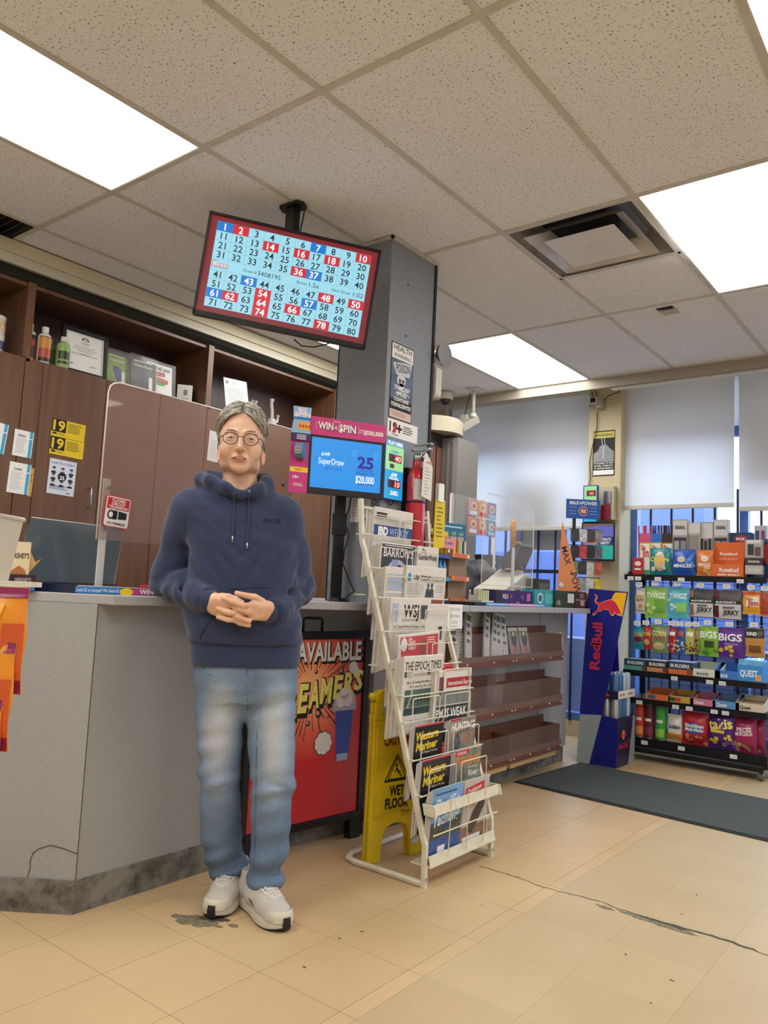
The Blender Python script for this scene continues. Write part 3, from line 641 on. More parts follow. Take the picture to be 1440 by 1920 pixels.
# ---- lit jackpot sign on the column
jk = thing('jackpot_sign', 'tall lit sign with red digits forty and ten beside the lottery screen', 'sign', (-2.135, 2.785, 1.642), R(90))
w, h = .068, .138
MB().rbox((-w-.006, 0, -h), (w+.006, .022, h), .008).build('case', mat('blue_case', '#1c3f8f', .4), jk)
MB().rect(-w, -.002, w, h-.004, -.0015).build('green_panel', em('#a5e39a', .95), jk); MB().rect(-w, -h+.004, w, -.002, -.0015).build('blue_panel', em('#0e9fd8', .95), jk); MB().rect(-w, h-.030, w, h-.002, -.002).build('top_strip', em('#6fa7c6', .8), jk)
t = MB().text('PLAY HERE', 0, h-.016, .016, -.0026, w=.110, bold=.04); t.text('6/49', 0, -.022, .018, -.0026, bold=.04, shear=.2); t.text('GOLD BALL', 0, -.039, .010, -.0026, w=.070, bold=.05); t.text('CLASSIC', .004, -.102, .012, -.0026, w=.055, bold=.05); t.rect(-.025, -.115, .035, -.1105, -.0026); t.build('lettering', E_WH, jk)
MB().text('Lotto', 0, .086, .018, -.0026, bold=.04).build('logo', em('#3c9fd0', .9), jk)
MB().rect(-.046, .036, .050, .072, -.003).build('digit_window', em('#4a1518', .5), jk); MB().rect(-.046, -.083, .050, -.047, -.003).build('digit_window', em('#4a1030', .5), jk); MB().rect(-.036, -.001+.008, -.004, .026, -.003).build('digit_window', em('#51504a', .4), jk)
t = MB().text('40', .022, .054, .026, -.0036, w=.044, bold=.01, shear=.1); t.text('10', .024, -.065, .026, -.0036, w=.036, bold=.01, shear=.1); t.build('digits', em('#ffd9cf', 1.2), jk)
MB().rect(-.004, .038, .048, .070, -.0032).build('digit_glow', em('#c01c22', .8), jk); MB().rect(.0, -.081, .048, -.049, -.0032).build('digit_glow', em('#c01c22', .8), jk)
MB().text('2222', -.020, .0165, .010, -.0036).build('small_digits', em('#9a5a4a', .5), jk)
MB().tube([(-.02, .01, -h), (-.012, .012, -h-.02), (.0, .012, -h-.024), (.015, .01, -h-.012), (.018, .01, -h)], .0025, 6).build('cable', M_BLACK, jk)
# ---- posters on the column
M_PBLUE = mat('poster_slate_blue', '#5b6a84', .6, noise=.35, nscale=14)
hp = thing('health_poster', 'tall tobacco health warning poster with a skull on the column', 'poster', (-2.158, 2.843, 1.888), R(90))
MB().box((-.087, -.0, 0), (.087, .0018, .36)).build('sheet', M_INK, hp); MB().rect(-.083, .285, .083, .355, -.0005).build('white_band', M_WHITE, hp); MB().rect(-.083, .095, .083, .285, -.0005).build('picture', M_PBLUE, hp); MB().rect(-.083, .004, .083, .043, -.0005).build('note_band', mat('pale_pink_note', '#d9c3b5', .7), hp)
t = MB().text('HEALTH', 0, .338, .026, -.001, w=.140, bold=.01); t.text('WARNING', 0, .303, .021, -.001, w=.136); t.build('lettering', M_INK, hp)
MB().poly([(-.075, .262), (.02, .278), (.078, .285), (.06, .215), (-.045, .210)], -.0009).build('label_print', mat('pale_label', '#c6c9cf', .7), hp)
MB().text('POISON', .006, .248, .040, -.0012, w=.108, bold=.01, rot=7).build('lettering', M_INK, hp)
MB().disc(-.004, .190, .034, -.001, 24, .030).poly([(-.022, .175), (.018, .175), (.014, .150), (-.016, .150)], -.001).build('skull_print', mat('skull_ink', '#c9cbd2', .7), hp)
t = MB().disc(-.015, .186, .008, -.0014).disc(.010, .186, .008, -.0014).poly([(-.004, .176), (.000, .168), (-.008, .168)], -.0014); t.build('skull_eye', M_INK, hp)
t = MB();
for a in (18, -18): c, s_ = math.cos(R(a)), math.sin(R(a)); t.poly([(.012-.06*c-.004*s_, .140-.06*s_+.004*c), (.012-.06*c+.004*s_, .140-.06*s_-.004*c), (.012+.06*c+.004*s_, .140+.06*s_-.004*c), (.012+.06*c-.004*s_, .140+.06*s_+.004*c)], -.0010-.0001*(a > 0))
t.build('crossbones', mat('bone_ink', '#aeb3bf', .7), hp)
t = MB()
for s_, z, hh, ww in (('TOBACCO', .150, .020, .115), ('SMOKE', .122, .020, .078), ('CONTAINS', .095, .018, .115), ('FORMALDEHYDE', .068, .019, .152)): t.text(s_, .002, z, hh, -.0016, w=ww, bold=.03)
t.build('lettering', M_WHITE, hp)
t = MB().lines(-.07, .06, .014, .036, 3, .003, -.001); t.build('note_lines', mat('note_ink', '#a8857a', .7), hp)
ag = thing('age_sign', 'white nineteen plus age limit card under the health poster', 'sign', (-2.158, 2.869, 1.80), R(90))
MB().box((-.118, 0, 0), (.118, .0015, .084)).build('card', M_WHITE, ag); MB().text('19', -.075, .048, .050, -.0006, w=.058, bold=.02).build('lettering', M_INK, ag); MB().poly([(-.084, .022), (-.058, .022), (-.050, .050), (-.066, .074), (-.070, .046)], -.0010).build('red_mark', M_RED, ag)
t = MB().text('+', -.028, .046, .052, -.0006, bold=.04); t.text('YEARS', -.06, .013, .010, -.0006, w=.055); t.lines(-.0, .085, .028, .068, 4, .004, -.0006); t.build('lettering', M_INK, ag)
# ---- fire extinguisher on the column
M_FRED = mat('extinguisher_red', '#b01f2b', .25, coat=.4)
fe = thing('fire_extinguisher', 'red fire extinguisher with a paper tag hung on the column', 'fire extinguisher', (-2.092, 2.905, 1.17), R(90))
shadesmooth(MB().lathe([(.036, 0), (.043, .006), (.046, .02), (.046, .44), (.042, .465), (.032, .49), (.022, .505), (.022, .53)], n=28).build('cylinder', M_FRED, fe), 50)
MB().lathe([(.0465, .33), (.0465, .34)], n=28, caps=False).build('black_band', M_BLACK, fe, smooth=True)
lb = MB().raw([(.0468*math.sin(a), -.0468*math.cos(a), z) for z in (.345, .44) for a in np.linspace(-1.2, 1.2, 13)], [(k, k+1, 14+k, 13+k) for k in range(12)]).build('instruction_label', mat('label_grey', '#b9b7b6', .5, noise=.2, nscale=90), fe, smooth=True)
MB().cyl((0, 0, .53), (0, 0, .565), .020, n=14).build('valve', M_CHROME, fe, smooth=True)
MB().box((-.015, -.075, .575), (.015, .03, .588)).build('handle', M_CHROME, fe, bevel=.004); MB().box((-.013, -.085, .600), (.013, .02, .610)).build('lever', M_CHROME, fe, bevel=.004)
MB().lathe([(.0, 0), (.019, 0), (.019, .012), (.015, .014)], (.022, -.022, .550), 18, 1).build('gauge', M_CHROME, fe, smooth=True); MB().disc(.022, .550, .014, -.037).build('gauge_face', M_WHITE, fe)
MB().tube([(.02, .0, .55), (.055, -.01, .54), (.075, -.005, .50), (.075, 0, .44)], .010, 10).build('hose', M_BLACK, fe, smooth=True)
tgp = MB().prism([(-.038, .36), (.042, .345), (.044, .50), (.015, .545), (-.020, .55), (-.03, .52)], -.058, -.0565, 1).build('inspection_tag', mat('tag_paper', '#d9d4cb', .8), fe)
MB().lines(-.02, .03, .365, .50, 9, .003, -.0585, .5).build('tag_print', M_GREY, tgp); MB().tube([(-.01, -.059, .518), (.008, -.059, .524), (.02, -.059, .514)], .002, 5).build('tag_mark', M_RED, tgp)
MB().box((-.02, .04, .1), (.02, .068, .5)).build('wall_bracket', M_BLACK, fe)
# ---- newspaper rack
M_RACK = mat('cream_rack_enamel', '#d8d2bd', .45, noise=.10, nscale=25); M_NEWS = mat('newsprint', '#d6d1c8', .9, noise=.05, nscale=40); M_NEWSE = mat('newsprint_edge', '#c2bab0', .95, noise=.15, nscale=200)
rk = thing('newspaper_rack', 'cream metal newspaper rack standing in the aisle', 'rack', (-1.69, 2.75, 0), R(90))
YL = lambda xw: -(xw+1.69)
def rp(xw, yw, z): return (yw-2.75, YL(xw), z)
for y in (2.505, 2.995):
 s_ = 1 if y > 2.75 else -1
 P = [rp(-1.69, y, .0), rp(-1.692, y, .155), rp(-1.705, y, .185), rp(-2.055, y, 1.255), rp(-2.072, y, 1.30), rp(-2.09, y, 1.475)]
 MB().loft([(p, .0125) for p in P], 4).build('side_rail', M_RACK, rk)
 MB().cyl(rp(-1.686, y, .03), rp(-1.676, y, .03), .006, n=8).build('bolt', M_CHROME, rk)
base = [rp(-1.70, 2.505, .012), rp(-2.03, 2.505, .012), rp(-2.075, 2.52, .012), rp(-2.10, 2.57, .012), rp(-2.10, 2.93, .012), rp(-2.075, 2.98, .012), rp(-2.03, 2.995, .012), rp(-1.70, 2.995, .012)]
MB().loft([(p, .0125) for p in base], 6).build('base_loop', M_RACK, rk)
for (z, xw) in ((1.44, -2.085), (.16, -1.70)): MB().tube([rp(xw, 2.505, z), rp(xw, 2.995, z)], .007, 6).build('cross_bar', M_RACK, rk)
for z0, z1, xw in ((.262, .300, -1.655), (.078, .112, -1.668)):
 MB().hexa([rp(xw, 2.51, z0), rp(xw, 2.99, z0), rp(xw-.003, 2.99, z0), rp(xw-.003, 2.51, z0), rp(xw-.006, 2.51, z1), rp(xw-.006, 2.99, z1), rp(xw-.012, 2.99, z1), rp(xw-.012, 2.51, z1)]).build('front_lip', M_RACK, rk)
bt = MB(); bt.box(rp(-1.665, 2.51, .072), rp(-1.76, 2.99, .078)); bt.v = bt.v; bt.build('bottom_tray', M_RACK, rk)
for y in (2.505, 2.995): MB().hexa([rp(-1.645, y-.004, .26), rp(-1.645, y+.004, .26), rp(-1.70, y+.004, .26), rp(-1.70, y-.004, .26), rp(-1.655, y-.004, .30), rp(-1.655, y+.004, .30), rp(-1.71, y+.004, .30), rp(-1.71, y-.004, .30)]).build('lip_bracket', M_RACK, rk)
bw = MB()
for y in (2.62, 2.75, 2.88): bw.tube([rp(-1.662, y, .09), rp(-1.655, y, .30)], .0024, 5)
bw.tube([rp(-1.66, 2.51, .19), rp(-1.66, 2.99, .19)], .0028, 5); bw.build('front_wire', M_RACK, rk)
tiers = [(-2.050, 1.440), (-2.002, 1.300), (-1.962, 1.180), (-1.920, 1.045), (-1.877, .905), (-1.812, .800), (-1.803, .700), (-1.755, .565), (-1.712, .440)]
for i, (xf, zt) in enumerate(tiers):
 b = MB(); zl = zt-.115
 b.tube([rp(xf, 2.49, zl), rp(xf, 3.01, zl)], .0030, 6)
 for (a, c) in ((2.545, 2.735), (2.775, 2.975)):
  b.tube([rp(xf-.02, a, zl-.05), rp(xf, a, zl), rp(xf, a, zt-.032), rp(xf, a+.006, zt-.026), rp(xf, c-.006, zt-.026), rp(xf, c, zt-.032), rp(xf, c, zl), rp(xf-.02, c, zl-.05)], .0026, 6)
 for y in (2.505, 2.995): b.tube([rp(xf, y, zl), rp(xf-.055, y, zl)], .003, 6)
 b.build('wire_basket', M_RACK, rk)
for z in (1.07, .79): MB().box(rp(-2.05+.33*(1.07-z), 2.475, z), rp(-2.075+.33*(1.07-z), 2.52, z+.005)).build('rear_hook', M_RACK, rk)
# ---- papers and magazines
def sheet_body(w, h, th, news):
 m = MB()
 if news: m.rbox((-w/2, 0, 0), (w/2, th, h), th*.45, 2, 0)      # folded: rounded bottom and top edge
 else: m.box((-w/2, 0, 0), (w/2, th, h))
 return m
def paper(name, cat, label, xf, y0, y1, zt, h, th, n, news=True, group='newspapers in the rack', cover=None, lean=.045, pages=None, roll=0.):
 w = y1-y0; rot = (lean, roll, R(90)); cl = math.cos(lean)
 def at(i): return (xf-(th+.0012)*i-h*math.sin(lean), (y0+y1)/2-.0025*i*(1 if i % 2 else .4), zt-h*cl-.004*i)
 t = thing(name, label, cat, at(0), group=group, rot=rot)
 bd = sheet_body(w, h, th, news).build('pages', pages or (M_NEWS if news else M_WHITE), t)
 if cover: cover(t, w, h)
 for i in range(1, n):
  s_ = thing(name, ['second', 'third', 'fourth', 'fifth', 'sixth'][i-1]+' copy behind the '+' '.join(label.replace(' of the rack', '').split()[:12]), cat, at(i), group=group, rot=rot)
  c = bd.copy(); COL.objects.link(c); c.parent = s_
 return t
Y_ = -.0006
def body_text(t, x0, x1, z0, z1, n, m=None, h=.0022): MB().lines(x0, x1, z0, z1, n, h, Y_).build('body_text', m or M_GREY, t)
def masthead(t, s_, z, h, w, m=M_INK, x=0, bold=.01, shear=0, y=-.0012, **k): return MB().text(s_, x, z, h, y, w=w, bold=bold, shear=shear, **k).build('masthead', m, t)
M_NAVY = mat('navy_ink', '#2b4a85', .6); M_PIC = mat('photo_grey', '#4a5054', .6, noise=.6, nscale=40); M_PICB = mat('photo_blue', '#6c8aa8', .6, noise=.5, nscale=30); M_DKCOV = mat('charcoal_cover', '#3b3a40', .5, noise=.15, nscale=12)
def c_ibd(t, w, h):
 MB().rect(-w/2, h-.125, w/2, h-.075, Y_).build('navy_band', M_NAVY, t); MB().text('IBD', -.075, h-.100, .036, -.0012, w=.070, bold=.05).build('masthead', M_WHITE, t); MB().text('WEEKLY', .040, h-.100, .034, -.0012, w=.140).build('masthead', mat('pale_blue_ink', '#b9cbe8', .6), t)
 MB().rect(-w/2+.01, h-.040, -.055, h-.022, Y_).build('tag', M_INK, t); body_text(t, -w/2+.01, w/2-.01, h-.072, h-.044, 4)
paper('newspaper', 'newspaper', 'newspaper with a navy masthead band on the top tier of the rack', -2.063, 2.575, 2.852, 1.450, .295, .010, 4, cover=c_ibd)
def c_bar(t, w, h):
 MB().rect(-w/2+.002, 0, w/2-.002, h-.006, Y_).build('cover', M_DKCOV, t); masthead(t, "BARRON'S", h-.042, .036, w-.03, M_WHITE); MB().lines(-w/2+.02, w/2-.02, h-.016, h-.008, 1, .003, -.001).build('strapline', M_WHITE, t)
 MB().disc(-.005, h-.155, .085, -.0009, 24, a0=0, a1=180).build('cover_ring', mat('lavender_print', '#b9b6c9', .6), t); MB().disc(-.005, h-.160, .070, -.0011, 24, a0=0, a1=180).build('cover_ring', M_DKCOV, t); MB().rect(-.045, h-.115, -.002, h-.07, -.0013).build('cover_figure', mat('figure_lilac', '#8f94c4', .6), t)
paper('newspaper', 'newspaper', 'charcoal covered financial weekly on the second tier', -2.016, 2.572, 2.815, 1.298, .295, .009, 5, cover=c_bar)
def c_gua(t, w, h):
 masthead(t, 'The', h-.020, .020, .034, x=-.035); masthead(t, 'GuardianWeekly', h-.048, .026, w-.02); masthead(t, 'THE', h-.105, .014, .030, x=-.06, rot=90); masthead(t, 'STORY', h-.110, .016, .045, x=-.045); MB().rect(-.02, h-.135, .04, h-.12, Y_).build('picture', M_PIC, t)
paper('newspaper', 'newspaper', 'plain white weekly right of the charcoal cover on the second tier', -2.018, 2.835, 3.005, 1.300, .25, .008, 3, cover=c_gua)
def c_wsjb(t, w, h):
 MB().rect(-w/2+.01, h-.10, w/2-.07, h-.03, Y_).build('picture', mat('pale_blue_print', '#a9b4c6', .7), t); masthead(t, 'S', h-.06, .05, .03, x=.02); body_text(t, -w/2+.01, w/2, h-.16, h-.11, 6)
paper('newspaper', 'newspaper', 'partly covered newspaper left of the two portraits on the third tier', -1.985, 2.565, 2.80, 1.195, .295, .009, 5, cover=c_wsjb)
def c_usa(t, w, h):
 MB().disc(-w/2+.026, h-.050, .013, -.001, 18, .018).build('blue_dot', hexm('#2f86c7'), t); masthead(t, 'USA TODAY', h-.050, .021, .130, x=-.030, bold=.02); MB().text('WEEKEND', .092, h-.052, .021, -.0012, w=.108).build('masthead', M_GREY, t)
 body_text(t, -w/2+.01, -.01, h-.125, h-.075, 6); body_text(t, .075, w/2-.01, h-.115, h-.080, 4)
 for x in (.016, .046): MB().disc(x, h-.083, .009, -.001, 14, .012).poly([(x-.020, h-.135), (x+.020, h-.135), (x+.014, h-.1), (x, h-.094), (x-.014, h-.1)], -.001).build('portrait', M_PIC, t)
 MB().rect(-.06, h-.165, w/2-.015, h-.145, Y_).build('red_band', mat('dull_red_band', '#a05a54', .7), t); masthead(t, 'War on a', h-.152, .012, .05, x=-.115)
 MB().rect(.0, h-.20, .05, h-.168, Y_).build('picture', M_PIC, t)
paper('newspaper', 'newspaper', 'wide daily newspaper with two portraits on the third tier', -1.972, 2.695, 3.005, 1.207, .30, .010, 4, cover=c_usa)
def c_wsj(t, w, h):
 MB().rect(-w/2+.012, h-.105, -w/2+.055, h-.025, Y_).build('side_picture', mat('pale_blue_print', '#a9b4c6', .7), t); masthead(t, 'WSJ', h-.055, .056, .110, x=.002); MB().rect(w/2-.075, h-.09, w/2-.025, h-.03, Y_).build('picture', M_PIC, t)
 masthead(t, 'U.S. Sends More Forces to Gulf', h-.120, .013, .235, x=0, bold=0); MB().lines(-.06, .06, h-.100, h-.088, 2, .003, Y_).build('strapline', M_GREY, t); body_text(t, -w/2+.02, w/2-.02, h-.17, h-.13, 5)
paper('newspaper', 'newspaper', 'financial daily with three tall black initials on the fourth tier', -1.934, 2.545, 2.835, 1.068, .295, .010, 6, cover=c_wsj)
paper('newspaper', 'newspaper', 'white newspaper edge showing right of the financial daily', -1.94, 2.80, 2.985, 1.045, .29, .009, 2, cover=lambda t, w, h: MB().rect(.02, h-.16, w/2-.04, h-.1, Y_).build('picture', M_PIC, t))
def c_red(t, w, h):
 MB().rect(-w/2+.012, 0, w/2-.01, h-.012, Y_).build('cover', mat('coral_red_cover', '#c0454a', .5), t); MB().disc(-w/2+.038, h-.042, .022, -.001, 20, .028).build('white_disc', mat('disc_white', '#d9d6dc', .6), t)
 for i, s_ in enumerate(('USA', 'TODAY', 'SPORTS', 'WEEKLY')): MB().text(s_, -w/2+.068, h-.022-.013*i, .0105, -.0012, align='l', bold=.03).build('masthead', M_WHITE, t)
 MB().disc(.030, h-.055, .020, -.001, 20, .026).poly([(-.02, h-.13), (.085, h-.13), (.07, h-.09), (.03, h-.078), (-.005, h-.09)], -.0009).build('portrait', mat('portrait_brown', '#8a5a48', .6, noise=.3, nscale=30), t); MB().lines(.055, w/2-.03, h-.05, h-.02, 3, .003, -.001).build('strapline', M_WHITE, t)
paper('newspaper', 'newspaper', 'red sports weekly tilted on the fifth tier', -1.892, 2.565, 2.862, .925, .28, .010, 5, cover=c_red, roll=-.05)
def c_epo(t, w, h):
 masthead(t, 'THE EPOCH TIMES', h-.040, .036, w-.02, x=0, bold=0); MB().rect(-w/2+.02, h-.205, w/2-.015, h-.135, Y_).build('picture', mat('green_photo', '#4d665c', .6, noise=.4, nscale=25), t)
 MB().rect(-w/2+.02, h-.235, w/2-.015, h-.207, -.0009).build('picture', mat('dark_teal_photo', '#2f4646', .6, noise=.3, nscale=30), t)
 rn_ = random.Random(5)
 for k in range(7): x = -.08+.024*k; MB().rect(x, h-.185, x+.010, h-.155, -.001).build('figure', M_INK, t)
 masthead(t, 'As a Growing Number of', h-.105, .012, .18, x=-.02, bold=0); masthead(t, 'Are Leaving the City', h-.122, .012, .16, x=-.01, bold=0); body_text(t, -w/2+.012, w/2-.012, h-.085, h-.062, 4); masthead(t, 'The Court Closer', h-.262, .012, .14, x=0, bold=0)
 MB().rect(-w/2+.008, h-.085, -w/2+.024, h-.062, Y_).build('picture', M_PIC, t); MB().rect(.03, h-.08, .05, h-.06, Y_).build('picture', M_PIC, t)
paper('newspaper', 'newspaper', 'broadsheet with a row of green figures, left on the sixth tier', -1.830, 2.512, 2.79, .838, .310, .009, 6, cover=c_epo)
def c_exp(t, w, h):
 MB().rect(-.055, h-.075, w/2-.005, h-.034, Y_).build('red_band', mat('deep_red_band', '#a82a34', .5), t); MB().text('International Express', .052, h-.056, .019, -.0012, w=.190, bold=.01, shear=.15).build('masthead', M_WHITE, t)
 f_ = MB().rect(-w/2+.025, h-.085, -w/2+.068, h-.028, Y_).build('flag', M_NAVY, t); q = MB(); X = -w/2+.0465; Z = h-.0565
 q.rect(X-.0215, Z-.004, X+.0215, Z+.004, -.001); q.rect(X-.004, Z-.0285, X+.004, Z+.0285, -.001); q.poly([(X-.0215, Z-.0285), (X-.0165, Z-.0285), (X+.0215, Z+.0285), (X+.0165, Z+.0285)], -.0009); q.poly([(X+.0215, Z-.0285), (X+.0165, Z-.0285), (X-.0215, Z+.0285), (X-.0165, Z+.0285)], -.0009); q.build('flag_cross', mat('flag_red', '#a33a44', .6), t)
 MB().rect(-w/2+.02, h-.145, w/2-.01, h-.090, Y_).build('picture', mat('grey_ad', '#7f8486', .6, noise=.2, nscale=20), t); MB().rect(-w/2+.02, h-.30, w/2-.01, h-.150, Y_).build('story', mat('dark_story', '#33363a', .6, noise=.3, nscale=18), t)
 MB().text('PM IS WEAK', .0, h-.180, .040, -.0013, w=.24, bold=.02).build('headline', M_WHITE, t); MB().text('WEAK', -.06, h-.232, .040, -.0013, w=.10, bold=.02).build('headline', M_WHITE, t)
paper('newspaper', 'newspaper', 'newspaper with a flag and red masthead band, right on the sixth tier', -1.815, 2.715, 3.000, .772, .300, .009, 6, cover=c_exp)
MG = 'magazines in the lower tiers of the rack'
def c_wm(t, w, h):
 MB().rect(-w/2, 0, w/2, h, -.0004).build('cover', mat('black_gloss_cover', '#201c22', .25), t)
 MB().text('Western', -.012, h-.040, .034, -.0010, w=.155, bold=.03, shear=.18, rot=2).text('Mariner', -.012, h-.080, .034, -.0010, w=.150, bold=.03, shear=.18, rot=2).build('title', M_YEL, t); MB().text('The Magazine of The Coast', .01, h-.106, .009, -.0010, w=.11).build('subtitle', M_WHITE, t)
 MB().rect(-.02, .03, .06, .11, -.0008).build('picture', mat('night_photo', '#3d3a44', .4, noise=.5, nscale=30), t); MB().rect(-w/2, h-.006, w/2, h, -.0008).build('red_edge', M_RED, t)
M_MAGP = mat('magazine_pages', '#c9c4bf', .8)
paper('magazine', 'magazine', 'black magazine with yellow italic title, upper left tier of the rack', -1.770, 2.520, 2.722, .575, .275, .004, 4, False, MG, c_wm, .05, M_MAGP)
paper('magazine', 'magazine', 'black magazine with yellow italic title, lower left tier of the rack', -1.727, 2.515, 2.717, .452, .275, .004, 5, False, MG, c_wm, .05, M_MAGP)
def c_hun(t, w, h):
 MB().rect(-w/2, 0, w/2, h, -.0004).build('cover', mat('moor_photo', '#8b8176', .5, noise=.4, nscale=18), t); MB().text('HUNTING', -.0, h-.034, .034, -.001, w=.185, bold=.03).build('title', M_WHITE, t); MB().rect(-w/2, h-.008, -.02, h, -.0008).build('red_tab', M_RED, t)
 MB().disc(-.045, h-.105, .028, -.0008, 18, .04).build('figure', mat('camo_figure', '#5a5a5e', .6, noise=.6, nscale=50), t); MB().text('Muskie', .035, h-.080, .016, -.001, bold=.01).text('in the', .035, h-.1, .014, -.001).build('story_line', hexm('#e07a4a'), t)
 MB().tube([(-.05, -.002, h-.07), (-.01, -.002, h-.055), (.05, -.002, h-.045), (.07, -.002, h-.03)], .003, 5).build('antler', hexm('#6b4a34'), t)
paper('magazine', 'magazine', 'hunting magazine with an antler, upper right tier of the rack', -1.770, 2.775, 2.975, .575, .275, .004, 4, False, MG, c_hun, .05, M_MAGP)
def c_fis(t, w, h):
 MB().rect(-w/2, 0, w/2, h, -.0004).build('cover', mat('river_photo', '#7d8272', .5, noise=.4, nscale=16), t); MB().poly([(-w/2, h-.022), (-.01, h-.018), (.01, h), (-w/2, h)], -.0008).build('red_tab', M_RED, t); MB().text('OUTDOORS', -.055, h-.011, .011, -.0012, w=.07, bold=.02).build('tab_title', M_WHITE, t)
 MB().text('FISHING', .0, h-.045, .036, -.001, w=.19, bold=.03).build('title', hexm('#e3813c'), t); MB().disc(-.042, h-.10, .022, -.0009, 18, .03).poly([(-.08, h-.2), (0, h-.2), (-.01, h-.13), (-.07, h-.13)], -.0009).build('angler', mat('angler_figure', '#6d5f52', .6, noise=.4, nscale=40), t); MB().text('River', .045, h-.100, .026, -.0012, w=.075, bold=.02).text('The Famous', .04, h-.075, .012, -.0012, w=.08).build('story_line', M_WHITE, t)
 MB().lines(-.03, .08, h-.17, h-.125, 6, .004, -.0012).build('story_text', M_LGREY, t)
paper('magazine', 'magazine', 'fishing magazine with an angler, lower right tier of the rack', -1.727, 2.752, 2.955, .455, .275, .004, 5, False, MG, c_fis, .05, M_MAGP)
def c_pac(t, w, h):
 MB().rect(-w/2, 0, w/2, h, -.0004).build('cover', mat('sea_blue_cover', '#6f9cc8', .35, noise=.2, nscale=10), t); MB().rect(-w/2, .085, w/2, .15, -.0006).build('shore_photo', mat('shore_photo', '#4b4d3c', .5, noise=.5, nscale=25), t); MB().rect(-w/2, .0, w/2, .085, -.0006).build('water_photo', mat('water_photo', '#38589a', .4, noise=.3, nscale=20), t)
 MB().text('Pacific', -.0, h-.060, .046, -.001, w=.17, bold=.03, shear=.2, rot=3).text('Yachting', .0, h-.115, .046, -.001, w=.185, bold=.03, shear=.2, rot=3).build('title', mat('title_ice', '#d4e2f2', .5), t); MB().rect(-w/2+.06, .012, -w/2+.11, .055, -.001).build('barcode', M_WHITE, t); MB().lines(-w/2+.02, w/2-.02, h-.03, h-.015, 1, .006, -.001).build('strapline', M_NAVY, t)
 MB().lines(-.03, .06, h-.155, h-.142, 2, .005, -.001).build('subtitle', M_NAVY, t)
paper('magazine', 'magazine', 'blue yachting magazine in the bottom tray of the rack', -1.674, 2.520, 2.735, .352, .275, .004, 5, False, MG, c_pac, .06, M_MAGP)
def c_out(t, w, h):
 MB().rect(-w/2, 0, w/2, h, -.0004).build('cover', mat('pale_cover', '#b9b4ac', .4, noise=.1, nscale=12), t); MB().poly([(-w/2+.012, h-.062), (.055, h-.05), (.06, h-.018), (-w/2+.012, h-.030)], -.0008).build('red_box', M_RED, t); MB().text('Outdoors', -.02, h-.041, .022, -.0012, w=.110, bold=.02, rot=7).build('title', M_WHITE, t)
 MB().poly([(-.06, h-.2), (-.02, h-.13), (.05, h-.08), (.08, h-.07), (.07, h-.12), (.02, h-.18), (-.02, h-.22)], -.0008).build('bird_print', mat('bird_brown', '#4b4139', .6, noise=.4, nscale=40), t); MB().text('WANTED', -.04, h-.105, .018, -.001, w=.075, bold=.02).build('story_line', hexm('#d8a23c'), t); MB().rect(-w/2, 0, w/2, .09, -.0006).build('photo', mat('rust_photo', '#8a6a52', .5, noise=.4, nscale=20), t); MB().rect(-w/2+.01, .0, .05, .05, -.0012).build('barcode', M_WHITE, t)
paper('magazine', 'magazine', 'pale outdoor magazine with a red title box in the bottom tray', -1.676, 2.748, 2.945, .348, .275, .004, 4, False, MG, c_out, .06, M_MAGP)
# ---- folding poster sign against the counter
af = thing('sidewalk_sign', 'black framed sidewalk sign with a red comic style drink poster', 'sign', (-2.288, 2.475, 0), math.atan2(.65, .085))
fw, z0, z1 = .325, .085, .905
MB().box((-fw, .0, z0), (fw, .022, z1)).build('board', M_BLACK, af)
for a, b in (((-fw, -.012, z0), (-fw+.028, 0, z1)), ((fw-.028, -.012, z0), (fw, 0, z1)), ((-fw, -.012, z1-.032), (fw, 0, z1)), ((-fw, -.012, z0), (fw, 0, z0+.03))): MB().box(a, b).build('frame_bar', M_BLACK, af, bevel=.002)
for x in (-fw+.035, fw-.035): MB().box((x-.03, -.008, .0), (x+.03, .03, z0)).build('foot', M_BLACK, af)
MB().tube([(-.052, .01, z1), (-.052, .01, z1+.048), (-.044, .01, z1+.056), (.044, .01, z1+.056), (.052, .01, z1+.048), (.052, .01, z1)], .006, 8).build('handle', M_BLACK, af, smooth=True)
def poster_mat():
 m, N, Lk, b = nodes('comic_poster_red'); tc = N.new('ShaderNodeTexCoord'); mp = N.new('ShaderNodeMapping'); mp.inputs['Location'].default_value = (-.0, 0, -.66); Lk.new(tc.outputs['Object'], mp.inputs[0])
 g = N.new('ShaderNodeVectorMath'); g.operation = 'LENGTH'; Lk.new(mp.outputs[0], g.inputs[0])
 r = N.new('ShaderNodeValToRGB'); e = r.color_ramp.elements; e[0].position = .06; e[0].color = lin('#f0a878'); e[1].position = .30; e[1].color = lin('#c2313b'); q = e.new(.17); q.color = lin('#dd6a52')
 Lk.new(g.outputs['Value'], r.inputs[0]); Lk.new(r.outputs[0], b.inputs['Base Color']); b.inputs['Roughness'].default_value = .3; return m
po = MB().rect(-fw+.03, z0+.032, fw-.03, z1-.034, -.004).build('poster', poster_mat(), af)
t = MB(); rn_ = random.Random(2)
